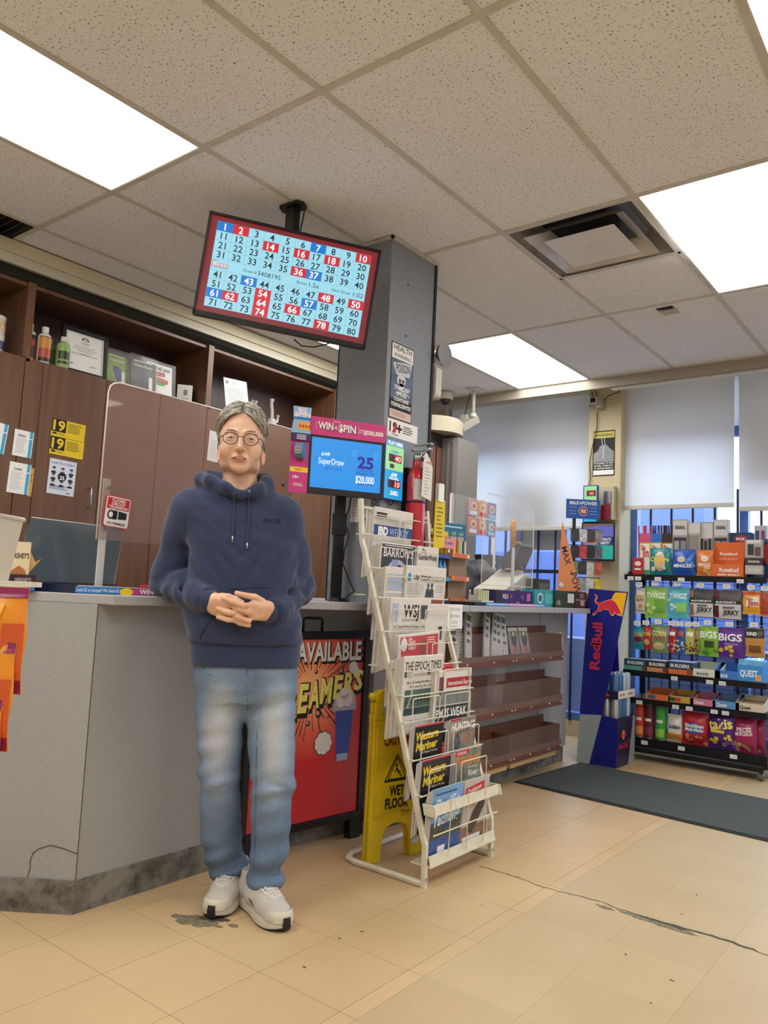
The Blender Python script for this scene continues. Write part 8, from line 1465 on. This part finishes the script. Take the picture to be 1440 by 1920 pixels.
# ---- hair: a cap plus swept locks from a middle parting
M_HAIR = mat('grey_hair', '#8c877b', .55, noise=.45, nscale=55); M_HAIR2 = mat('light_grey_hair', '#b4aea1', .5, noise=.3, nscale=40); M_HAIR3 = mat('dark_grey_hair', '#625d55', .6)
hc = Vector((HX, HY+.016, 1.622)); hr = (.086, .105, .108)
Hs = SDF(axis(HX-.11, HX+.11, .004), axis(HY-.12, HY+.14, .004), axis(1.48, 1.75, .004))
Hs.ell(tuple(hc), hr)
Hs.ell((HX, HY-.105, 1.606), (.071, .062, .090), .008, 'sub')         # face opening
Hs.ell((HX, HY-.02, 1.505), (.12, .080, .058), .008, 'sub')           # below the sideburns
Hs.ell((HX, HY+.01, 1.60), (.070, .085, .085), .004, 'sub')
Hs.cone((HX, -.2, 1.47), (HX, .2, 1.47), .055, .055, .01, 'sub')
hair = Hs.obj('hair', M_HAIR, person, 1)
def on_head(th, ph, lift):
 x = math.sin(th)*math.sin(ph); y = -math.sin(th)*math.cos(ph); z = math.cos(th)
 return Vector((hc.x+x*(hr[0]+lift), hc.y+y*(hr[1]+lift), hc.z+z*(hr[2]+lift)))
locks = {0: MB(), 1: MB(), 2: MB()}; rn = random.Random(3)
for i in range(1100):
 sx = rn.choice((-1, 1)); f = rn.random()                     # f: along the parting, 0 forehead, 1 crown
 th0 = R(57-95*f) if f < .6 else R(4)
 p0y = -math.sin(th0);
 endph = sx*R(rn.uniform(58, 100)+f*70); endth = R(rn.uniform(80, 108)) if f < .5 else R(rn.uniform(60, 112))
 a = on_head(abs(th0), (sx*R(5+rn.random()*10) if th0 > 0 else math.pi+sx*R(10)), .003+rn.random()*.004)
 P = []; n = 7; ph0 = sx*R(6) if th0 > 0 else sx*R(170)
 for k in range(n):
  t = k/(n-1); th = abs(th0)*(1-t)+endth*t; s_ = t**.75; ph = ph0*(1-s_)+endph*s_
  lift = .004+(.016-.006*f)*math.sin(math.pi*min(1, t*1.15+.05))*rn.uniform(.5, 1.1)+rn.uniform(-.0015, .0015)
  P.append(on_head(th, ph, lift-.007*t))
 r = rn.uniform(.0016, .0034); locks[rn.choice((0, 0, 1, 1, 2))].loft([(p, r*(1-.75*(k/(n-1))**2)*(.55+.45*min(1, k))) for k, p in enumerate(P)], 5)
for i in range(320):                                              # back and sides, combed down
 ph = R(rn.uniform(70, 290)); th0 = R(rn.uniform(50, 80)); P = []
 for k in range(4):
  t = k/3; P.append(on_head(th0+R(34)*t, ph, .003-.004*t))
 r = rn.uniform(.002, .0034); locks[rn.choice((0, 1, 2))].loft([(p, r*(1-.7*k/3)) for k, p in enumerate(P)], 5)
for i in range(26):                                               # stray hairs at the crown
 a = rn.uniform(-1, 1); b = on_head(R(rn.uniform(2, 20)), R(rn.uniform(-180, 180)), .004)
 locks[1].tube([b, b+Vector((a*.010, .003, .007)), b+Vector((a*.024, .004, .009+.010*rn.random()))], .0004, 4)
for k, m in ((0, M_HAIR), (1, M_HAIR2), (2, M_HAIR3)): locks[k].build('hair_lock', m, person, smooth=True, kind='stuff')
# ---- hoodie
def cloth_mat(name, c0, c1, sc=420, fade=None):
 m, N, Lk, b = nodes(name); tc = N.new('ShaderNodeTexCoord')
 n = N.new('ShaderNodeTexNoise'); n.inputs['Scale'].default_value = sc; n.inputs['Detail'].default_value = 2; Lk.new(tc.outputs['Object'], n.inputs['Vector'])
 r = N.new('ShaderNodeValToRGB'); r.color_ramp.elements[0].position = .3; r.color_ramp.elements[1].position = .7; r.color_ramp.elements[0].color = lin(c0); r.color_ramp.elements[1].color = lin(c1)
 Lk.new(n.outputs[0], r.inputs[0]); Lk.new(r.outputs[0], b.inputs['Base Color']); b.inputs['Roughness'].default_value = .95; b.inputs['Specular IOR Level'].default_value = .15
 b.inputs['Sheen Weight'].default_value = .25
 bp = N.new('ShaderNodeBump'); bp.inputs['Strength'].default_value = .25; bp.inputs['Distance'].default_value = .002; Lk.new(n.outputs[0], bp.inputs['Height']); Lk.new(bp.outputs[0], b.inputs['Normal'])
 return m
M_HOOD = cloth_mat('navy_fleece', '#2a324a', '#3c4664'); M_RIB = cloth_mat('navy_rib', '#272e43', '#343c56'); M_SEAMN = mat('navy_seam', '#1e2436', .95)
G = SDF(axis(-.44, .26, .0045), axis(-.23, .19, .0045), axis(.80, 1.53, .0045))
G.loft([(.815, -.032, .186, -.004, .120), (.845, -.032, .190, -.004, .122), (.885, -.034, .190, -.004, .122), (.897, -.036, .198, -.006, .128), (.96, -.044, .200, -.010, .134), (1.05, -.054, .200, -.008, .130), (1.15, -.064, .194, -.004, .124), (1.24, -.074, .196, -.002, .122), (1.31, -.082, .198, .002, .112), (1.355, -.088, .190, .006, .098), (1.395, -.093, .155, .012, .080), (1.425, -.095, .10, .018, .066)], e=2.5)
def sleeve(amp, nf, tw, ph):
 def f(t, X, Y, Z):
  w = np.exp(-((t-.5)/.6)**2)
  return amp*w*np.sin(nf*t+tw*np.arctan2(Y*1.0+.05, Z-1.08)+ph+14*X)
 return f
SA, EA, WA = (-.248, .004, 1.345), (-.318, .080, 1.098), (-.180, -.120, 1.042)
G.chain([(-.205, .006, 1.355), SA], [.066, .072], .05); G.cone(SA, EA, .074, .064, .02, fold=sleeve(.0030, 9, 1.6, 0)); G.cone(EA, WA, .064, .046, .012, fold=sleeve(.0046, 17, 1.3, 1))
G.cone((-.190, -.105, 1.046), (-.163, -.143, 1.035), .043, .038, .004)
SB, EB, WB = (.062, .004, 1.340), (.138, .055, 1.092), (.066, -.098, 1.012)
G.chain([(.015, .006, 1.352), SB], [.066, .070], .05); G.cone(SB, EB, .073, .064, .02, fold=sleeve(.0030, 9, 1.6, 2)); G.cone(EB, WB, .064, .047, .012, fold=sleeve(.0046, 17, 1.3, 3))
G.cone((.074, -.086, 1.016), (.040, -.137, 1.004), .044, .039, .004)
for (a, b, r) in (((-.262, -.03, 1.20), (-.252, -.075, 1.06), .016), ((.088, -.03, 1.20), (.072, -.078, 1.05), .015), ((-.36, .01, 1.10), (-.27, -.075, 1.095), .008), ((.17, -.02, 1.10), (.11, -.075, 1.07), .008)): G.cone(a, b, r*.5, r, .018, 'sub')
def creases(X, Y, Z):
 q = .03*np.sin(11*X+7*Z)+.02*np.sin(19*Z-13*Y)
 r1 = np.abs(np.sin(44*(Z+q)+30*X+6*Y)); r2 = np.abs(np.sin(50*(Z-.45*X+q)-30*Y+1)); r3 = np.abs(np.sin(46*(X*np.sign(X+.07)*-1+.55*Z+q)+9*Y+2))
 arm = np.exp(-((Z-1.09)/.07)**2)*np.clip((np.abs(X+.085)-.14)*14, 0, 1); bel = np.exp(-((Z-.955)/.05)**2); che = np.exp(-((Z-1.14)/.09)**2)
 return (-.0062*arm*(r2-.55)-.0045*bel*(r3-.55)-.0062*che*(1-arm)*(r3-.6)-.0020*(r1-.6)*np.clip((Z-.90)*12, 0, 1)).astype(np.float32)
G.warp(creases)
wr = sines(4, 9, 18, 40, .0034, (1, 1, .8)); G.warp(lambda X, Y, Z: wr(X, Y, Z)*np.clip((Z-.90)*12, 0, 1))
G.chain([(-.085, -.104, 1.398), (-.135, -.098, 1.420), (-.190, -.070, 1.443), (-.226, -.012, 1.452), (-.205, .055, 1.468), (-.13, .098, 1.480), (-.05, .092, 1.480), (.000, .045, 1.470), (.002, -.020, 1.452), (-.022, -.072, 1.425), (-.085, -.104, 1.396)], [.013, .016, .019, .021, .024, .026, .026, .024, .022, .017, .012], .018)
G.chain([(-.15, .06, 1.42), (-.045, .06, 1.42)], [.06, .06], .03)
G.chain([(-.19, -.01, 1.41), (-.15, -.06, 1.40)], [.03, .028], .03); G.chain([(.0, -.01, 1.41), (-.03, -.06, 1.40)], [.03, .026], .03)
G.cone((HX+.002, .012, 1.56), (HX+.004, -.006, 1.40), .080, .058, .012, 'sub'); G.cone((HX+.005, -.06, 1.50), (HX+.010, -.088, 1.412), .046, .014, .010, 'sub')
G.cone((-.192, .012, 1.50), (-.185, .0, 1.455), .022, .012, .012, 'sub')
hoodie = G.obj('hoodie', M_HOOD, person, 1)
def gy(x, z, lift=.0):      # front surface of the hoodie from its field
 ix = int(np.searchsorted(G.X, x)); iz = int(np.searchsorted(G.Z, z)); c = G.d[ix, :, iz]; i = int(np.argmax(c < 0))
 if c[i] >= 0: return -.12
 t = c[i-1]/(c[i-1]-c[i]+1e-9); return float(G.Y[i-1]+(G.Y[i]-G.Y[i-1])*t)-lift
def drape(P, r, name, m, lift=.0005, par=None, n=5):
 Q = []
 for (a, b) in zip(P[:-1], P[1:]):
  k = max(2, int(math.hypot(b[0]-a[0], b[1]-a[1])/.008))
  for i in range(k): t = i/k; Q.append((a[0]+(b[0]-a[0])*t, a[1]+(b[1]-a[1])*t))
 Q.append(P[-1]); ys = [gy(x, z, lift) for x, z in Q]
 for _ in range(2): ys = [ys[0]]+[(ys[i-1]+2*ys[i]+ys[i+1])/4 for i in range(1, len(ys)-1)]+[ys[-1]]
 return MB().tube([(x, y, z) for (x, z), y in zip(Q, ys)], r, n).build(name, m, par or hoodie, smooth=True)
drape([(-.214, .893), (-.12, .889), (-.03, .888), (.06, .890), (.148, .895)], .0012, 'hem_seam', M_SEAMN)
drape([(-.10, 1.073), (-.05, 1.080), (.0, 1.083), (.052, 1.086)], .0012, 'pocket_seam', M_SEAMN)
drape([(-.185, .905), (-.178, .925), (-.155, .965), (-.13, .99)], .0012, 'pocket_seam', M_SEAMN); drape([(.118, .905), (.112, .93), (.09, .97)], .0012, 'pocket_seam', M_SEAMN)
drape([(-.258, 1.235), (-.262, 1.28), (-.268, 1.33), (-.262, 1.372)], .0009, 'armhole_seam', M_RIB, -.0004); drape([(.098, 1.225), (.105, 1.28), (.108, 1.33), (.100, 1.37)], .0009, 'armhole_seam', M_RIB, -.0004)
drape([(-.165, 1.400), (-.13, 1.386), (-.085, 1.378), (-.04, 1.383), (-.008, 1.398)], .0012, 'collar_seam', M_SEAMN)
for P in ([(-.104, 1.398), (-.101, 1.35), (-.100, 1.29), (-.099, 1.252)], [(-.056, 1.408), (-.054, 1.36), (-.050, 1.30), (-.049, 1.232)]):
 c = drape(P, .0030, 'drawstring', M_HOOD, .004, n=8); x, z = P[-1]; y = gy(x, z, .004)
 MB().cyl((x, y, z+.001), (x, y-.001, z-.020), .0031, n=10).build('aglet', M_CHROME, hoodie, smooth=True)
MB().lathe([(.0035, 0), (.0058, .001), (.0062, 0)], (-.056, gy(-.056, 1.409, .0015), 1.409), 14, 1).build('eyelet', M_CHROME, hoodie)
tx = MB().text('CASA FIZR', .027, 1.315, .0145, 0, w=.066, bold=.012); tx.v = [(x, min(gy(x, z), gy(x+.004, z), gy(x-.004, z))-.0016, z) for x, y, z in tx.v]; tx.build('lettering', M_SEAMN, hoodie)
for nm, a, b, r0, r1 in (('cuff', (-.192, -.102, 1.0465), (-.160, -.147, 1.034), .0450, .0395), ('cuff', (.078, -.080, 1.017), (.036, -.143, 1.003), .0465, .0405)):
 a, b = Vector(a), Vector(b); n_ = 44; st = [(a, r0-.006), (a+(b-a)*.04, r0), (a+(b-a)*.5, (r0+r1)/2), (a+(b-a)*.97, r1), (b, r1-.003), (b-(b-a)*.3, r1-.008)]
 MB().loft(st, n_, False).build(nm, M_RIB, hoodie, smooth=True)
# ---- jeans
def denim():
 m, N, Lk, b = nodes('washed_denim'); tc = N.new('ShaderNodeTexCoord'); sp = N.new('ShaderNodeSeparateXYZ'); Lk.new(tc.outputs['Object'], sp.inputs[0])
 n = N.new('ShaderNodeTexNoise'); n.inputs['Scale'].default_value = 420; n.inputs['Detail'].default_value = 2
 mp = N.new('ShaderNodeMapping'); mp.inputs['Scale'].default_value = (1, 1, .5); Lk.new(tc.outputs['Object'], mp.inputs[0]); Lk.new(mp.outputs[0], n.inputs['Vector'])
 n1 = N.new('ShaderNodeTexNoise'); n1.inputs['Scale'].default_value = 5.5; n1.inputs['Detail'].default_value = 4; Lk.new(tc.outputs['Object'], n1.inputs['Vector'])
 def blobv(cx, cz, wx, wz):
  a = N.new('ShaderNodeMath'); a.operation = 'MULTIPLY_ADD'; a.inputs[1].default_value = 1/wx; a.inputs[2].default_value = -cx/wx; Lk.new(sp.outputs[0], a.inputs[0])
  c = N.new('ShaderNodeMath'); c.operation = 'MULTIPLY_ADD'; c.inputs[1].default_value = 1/wz; c.inputs[2].default_value = -cz/wz; Lk.new(sp.outputs[2], c.inputs[0])
  a2 = N.new('ShaderNodeMath'); a2.operation = 'MULTIPLY'; Lk.new(a.outputs[0], a2.inputs[0]); Lk.new(a.outputs[0], a2.inputs[1])
  c2 = N.new('ShaderNodeMath'); c2.operation = 'MULTIPLY_ADD'; Lk.new(c.outputs[0], c2.inputs[0]); Lk.new(c.outputs[0], c2.inputs[1]); Lk.new(a2.outputs[0], c2.inputs[2])
  e = N.new('ShaderNodeMath'); e.operation = 'POWER'; e.inputs[0].default_value = .37; Lk.new(c2.outputs[0], e.inputs[1]); return e
 e1, e2 = blobv(-.105, .60, .062, .20), blobv(.085, .60, .062, .22); ad = N.new('ShaderNodeMath'); ad.operation = 'ADD'; Lk.new(e1.outputs[0], ad.inputs[0]); Lk.new(e2.outputs[0], ad.inputs[1])
 m1 = N.new('ShaderNodeMath'); m1.operation = 'MULTIPLY_ADD'; m1.inputs[1].default_value = .55; Lk.new(ad.outputs[0], m1.inputs[0])
 m2 = N.new('ShaderNodeMath'); m2.operation = 'MULTIPLY_ADD'; m2.inputs[1].default_value = .45; m2.inputs[2].default_value = -.06; Lk.new(n1.outputs[0], m2.inputs[0]); Lk.new(m2.outputs[0], m1.inputs[2])
 m3 = N.new('ShaderNodeMath'); m3.operation = 'MULTIPLY_ADD'; m3.inputs[1].default_value = .42; Lk.new(n.outputs[0], m3.inputs[0]); Lk.new(m1.outputs[0], m3.inputs[2])
 r = N.new('ShaderNodeValToRGB'); r.color_ramp.elements[0].position = .22; r.color_ramp.elements[1].position = .95; r.color_ramp.elements[0].color = lin('#4c617b'); r.color_ramp.elements[1].color = lin('#b6bdc4'); e = r.color_ramp.elements.new(.55); e.color = lin('#768aa2')
 Lk.new(m3.outputs[0], r.inputs[0]); Lk.new(r.outputs[0], b.inputs['Base Color']); b.inputs['Roughness'].default_value = .9; b.inputs['Specular IOR Level'].default_value = .15
 bp = N.new('ShaderNodeBump'); bp.inputs['Strength'].default_value = .3; bp.inputs['Distance'].default_value = .002; Lk.new(n.outputs[0], bp.inputs['Height']); Lk.new(bp.outputs[0], b.inputs['Normal'])
 return m
M_DENIM = denim(); M_STITCH = mat('denim_seam', '#52677e', .9)
J = SDF(axis(-.26, .24, .0045), axis(-.19, .24, .0045), axis(.03, .93, .0045))
J.loft([(.695, -.018, .150, .0, .092), (.74, -.022, .172, .0, .110), (.80, -.028, .180, 0, .116), (.90, -.032, .176, 0, .112), (.915, -.032, .172, 0, .108)], e=2.4)
def legfold(seed):
 f = sines(seed, 8, 45, 105, 1., (.5, .5, 1.4))
 def g(X, Y, Z):
  w = .0020+.0042*np.exp(-((Z-.42)/.06)**2)+.0100*np.clip((.24-Z)/.14, 0, 1)*np.clip((Z-.075)/.04, 0, 1)
  return w*f(X, Y, Z)
 return g
def leg(P, Rr):
 for i in range(len(P)-1): J.cone(P[i], P[i+1], Rr[i], Rr[i+1], .02 if i == 0 else .008)
leg([(-.104, .0, .80), (-.108, .006, .66), (-.094, .022, .43), (-.078, .060, .22), (-.050, .092, .105)], [.093, .084, .070, .068, .064])
leg([(.052, .0, .80), (.066, -.006, .66), (.086, -.030, .43), (.088, -.030, .22), (.085, -.030, .105)], [.093, .085, .075, .063, .056])
J.cone((-.15, -.052, .405), (-.05, -.048, .418), .007, .004, .014, 'sub'); J.cone((.145, -.098, .425), (.07, -.108, .43), .006, .004, .014, 'sub')
J.cone((-.05, .0, .715), (.02, .0, .715), .075, .075, .03)
l1 = legfold(11); J.warp(l1)
J.d = np.maximum(J.d, (.058+.0*J.Z[None, None, :])-J.Z[None, None, :]+np.where(J.X[:, None, None] < .02, .012, -.012).astype(np.float32))
J.chain([(-.050, .094, .12), (-.047, .098, .02)], [.052, .050], .0, op='sub'); J.chain([(.085, -.030, .12), (.084, -.031, .02)], [.045, .043], .0, op='sub')
jeans = J.obj('jeans', M_DENIM, person, 1)
def jy(x, z, lift):
 ix = int(np.searchsorted(J.X, x)); iz = int(np.searchsorted(J.Z, z)); c = J.d[ix, :, iz]; i = int(np.argmax(c < 0))
 return float(J.Y[i])-lift if c[i] < 0 else -.1
def jd(P, r, name):
 Q = [];
 for (a, b) in zip(P[:-1], P[1:]):
  k = max(2, int(math.hypot(b[0]-a[0], b[1]-a[1])/.01))
  for i in range(k): t = i/k; Q.append((a[0]+(b[0]-a[0])*t, a[1]+(b[1]-a[1])*t))
 MB().tube([(x, jy(x, z, .001), z) for x, z in Q], r, 5).build(name, M_STITCH, jeans, smooth=True)
jd([(-.022, .83), (-.022, .76), (-.016, .70), (-.012, .66)], .0014, 'fly_seam'); jd([(.006, .83), (.006, .77), (-.004, .735), (-.018, .725)], .0012, 'fly_seam')
jd([(.022, .60), (.026, .50), (.030, .42), (.036, .30), (.040, .20), (.042, .10)], .0013, 'inseam'); jd([(-.032, .56), (-.036, .48), (-.038, .40), (-.030, .30)], .0016, 'inseam')
jd([(.045, .082), (.085, .080), (.125, .083)], .0011, 'cuff_hem'); jd([(-.095, .108), (-.05, .104), (-.005, .108)], .0011, 'cuff_hem')
jd([(-.19, .83), (-.15, .79), (-.12, .785)], .0012, 'pocket_edge'); jd([(.14, .84), (.115, .80), (.09, .79)], .0012, 'pocket_edge')
# ---- trainers
M_MESHU = mat('pale_grey_knit', '#bdb8af', .9, noise=.05, nscale=60, bump=.3, bscale=500); M_RUB = mat('off_white_rubber', '#cbc5b5', .55, noise=.06, nscale=30); M_OUT = mat('black_outsole', '#1d1b26', .6); M_LEATH = mat('white_overlay', '#d0ccc2', .5); M_LACE = mat('lace', '#d8d5ca', .8)
def shoe(toe, heel, side, label):
 t2, h2 = Vector(toe), Vector(heel); dv = t2-h2; ang = math.atan2(dv.y, dv.x)
 s = thing('shoe', '', ''); del s['label']; del s['category']; s.parent = person; s.location = (h2.x, h2.y, 0); s.rotation_euler = (0, 0, ang); s['label'] = label
 Ln = .295
 def half(u):     # half widths of the sole
  return .034+.016*math.sin(math.pi*min(1, max(0, (u-.05)/.95))**1.1) if u > .0 else .03
 def wid(u): return (.038*(1-max(0, (.10-u)/.10)**2.2*.6) + .016*math.exp(-((u-.70)/.22)**2))*(1 if u < .82 else math.sqrt(max(.02, 1-((u-.82)/.185)**2)))
 N_ = 26; us = [.0+i/N_ for i in range(N_+1)]
 rock = lambda u: .010*max(0, (u-.80)/.2)**1.6+.006*max(0, (.12-u)/.12)**1.5
 bot = lambda u: rock(u)
 topz = lambda u: .040-.010*u+.012*math.exp(-((u-.0)/.22)**2)+.014*max(0, (u-.86)/.14)**1.5
 wave = lambda u, k: .003*math.sin(u*38+k)*(1 if u < .62 else .25)
 def ring(u, zs, ws):
  y = wid(u); P = []
  for (fz, fw) in zip(zs, ws): P.append((u*Ln, y*fw, fz))
  for (fz, fw) in list(zip(zs, ws))[::-1]: P.append((u*Ln, -y*fw, fz))
  return P
 def shell(zf, name, m):
  v = []; f = []; n = None
  for i, u in enumerate(us):
   zs, ws = zf(u); P = ring(u, zs, ws); n = len(P); v += P
  for i in range(N_):
   for k in range(n): f.append((i*n+k, i*n+(k+1) % n, (i+1)*n+(k+1) % n, (i+1)*n+k))
  f += [tuple(range(n)), tuple(range(N_*n, (N_+1)*n))[::-1]]
  return shadesmooth(MB().raw(v, f).build(name, m, s), 55)
 shell(lambda u: ([bot(u), bot(u)+.006], [.94, 1.0]), 'outsole', M_OUT)
 shell(lambda u: ([bot(u)+.006, (bot(u)+topz(u))/2, topz(u)], [1.0, 1.06+wave(u, 0), 1.02]), 'midsole', M_RUB)
 U = SDF(axis(-.012, .310, .0035), axis(-.062, .062, .0035), axis(.02, .150, .0035))
 U.chain([(.045, 0, .055), (.055, 0, .105)], [.037, .037], .02); U.chain([(.05, 0, .06), (.12, .0, .062), (.19, .002*side, .052), (.238, .003*side, .040)], [.037, .042, .041, .038], .02, sq=(1, .88, 1.0))
 U.chain([(.09, 0, .095), (.165, 0, .072)], [.028, .024], .03); U.cone((.262, 0, .034), (.250, 0, .036), .028, .030, .03, sq=(1, .75, 1.1))
 U.cone((.045, 0, .17), (.055, 0, .125), .032, .028, .004, 'sub')
 U.d = np.maximum(U.d, .026-U.Z[None, None, :])
 U.obj('upper', M_MESHU, s, 1)
 def uz(x, y):
  ix = int(np.searchsorted(U.X, x)); iy = int(np.searchsorted(U.Y, y)); c = U.d[ix, iy, ::-1]; i = int(np.argmax(c < 0)); return float(U.Z[::-1][i])
 rim = [(.140, .026), (.170, .027), (.198, .025), (.218, .018), (.227, 0), (.218, -.018), (.198, -.025), (.170, -.027), (.140, -.026)]
 Q = []
 for (a, b) in zip(rim[:-1], rim[1:]):
  for i in range(4): t = i/4; x, y = a[0]+(b[0]-a[0])*t, a[1]+(b[1]-a[1])*t; Q.append((x, y, uz(x, y)+.0002))
 MB().tube(Q, .0048, 7).build('eyestay', M_LEATH, s, smooth=True)
 for i, x in enumerate((.206, .190, .174, .158)):
  L_ = []
  for k in range(7): y = -.021+.042*k/6; L_.append((x+(.010 if i % 2 else -.010)*(k/6-.5), y, uz(x, y)+.0035))
  MB().tube(L_, .0022, 6).build('lace', M_LACE, s, smooth=True)
  for y in (-.023, .023): MB().tube([(x-.003, y, uz(x, y)+.003), (x+.003, y*1.05, uz(x, y)+.003)], .0013, 5).build('lace_loop', M_OUT, s)
 def uy(x, z, sd):
  ix = int(np.searchsorted(U.X, x)); iz = int(np.searchsorted(U.Z, z)); c = U.d[ix, :, iz]; c = c if sd < 0 else c[::-1]; i = int(np.argmax(c < 0)); return float((U.Y if sd < 0 else U.Y[::-1])[i])
 for sd in (-1, 1):      # tick-shaped emblem on each side
  T = [(x_+.022, z_) for x_, z_ in ((.178, .048), (.160, .044), (.140, .048), (.110, .064), (.085, .080), (.115, .0605), (.140, .0525), (.158, .0505))]
  MB().raw([(x, uy(x, z, sd)+sd*.0012, z) for x, z in T], [tuple(range(8))]).build('emblem', M_OUT, s)
 v = []; f = []; K = 18
 for i in range(K+1):
  a = R(-96+192*i/K); cx = .238; rx, ry = .060, .0485
  for (sc_, z) in ((1.02, .030), (1.0, .046), (.93, .058), (.86, .062)): v.append((cx+rx*sc_*math.cos(a), ry*sc_*math.sin(a), z-.006*(1-math.cos(a))*.5))
 for i in range(K):
  for k in range(3): f.append((i*4+k, (i+1)*4+k, (i+1)*4+k+1, i*4+k+1))
 MB().raw(v, f).build('toe_rand', M_RUB, s, smooth=True)
 tb = MB(); v = []; f = []
 for i in range(7):
  a = R(-16+32*i/6)
  for (rr, z) in ((1.0, .008), (1.055, .022), (1.06, .036), (1.02, .047)): v.append((.238+.061*rr*math.cos(a), .049*rr*math.sin(a)*(1.15-.25*(z/.047)), z))
 for i in range(6):
  for k in range(3): f.append((i*4+k, (i+1)*4+k, (i+1)*4+k+1, i*4+k+1))
 tb.raw(v, f).build('toe_tip', M_OUT, s, smooth=True)
 return s
shoe((-.088, -.085), (.005, .195), 1, 'pale grey trainer on the rear foot')
shoe((.150, -.190), (.010, .070), -1, 'pale grey trainer on the forward foot')
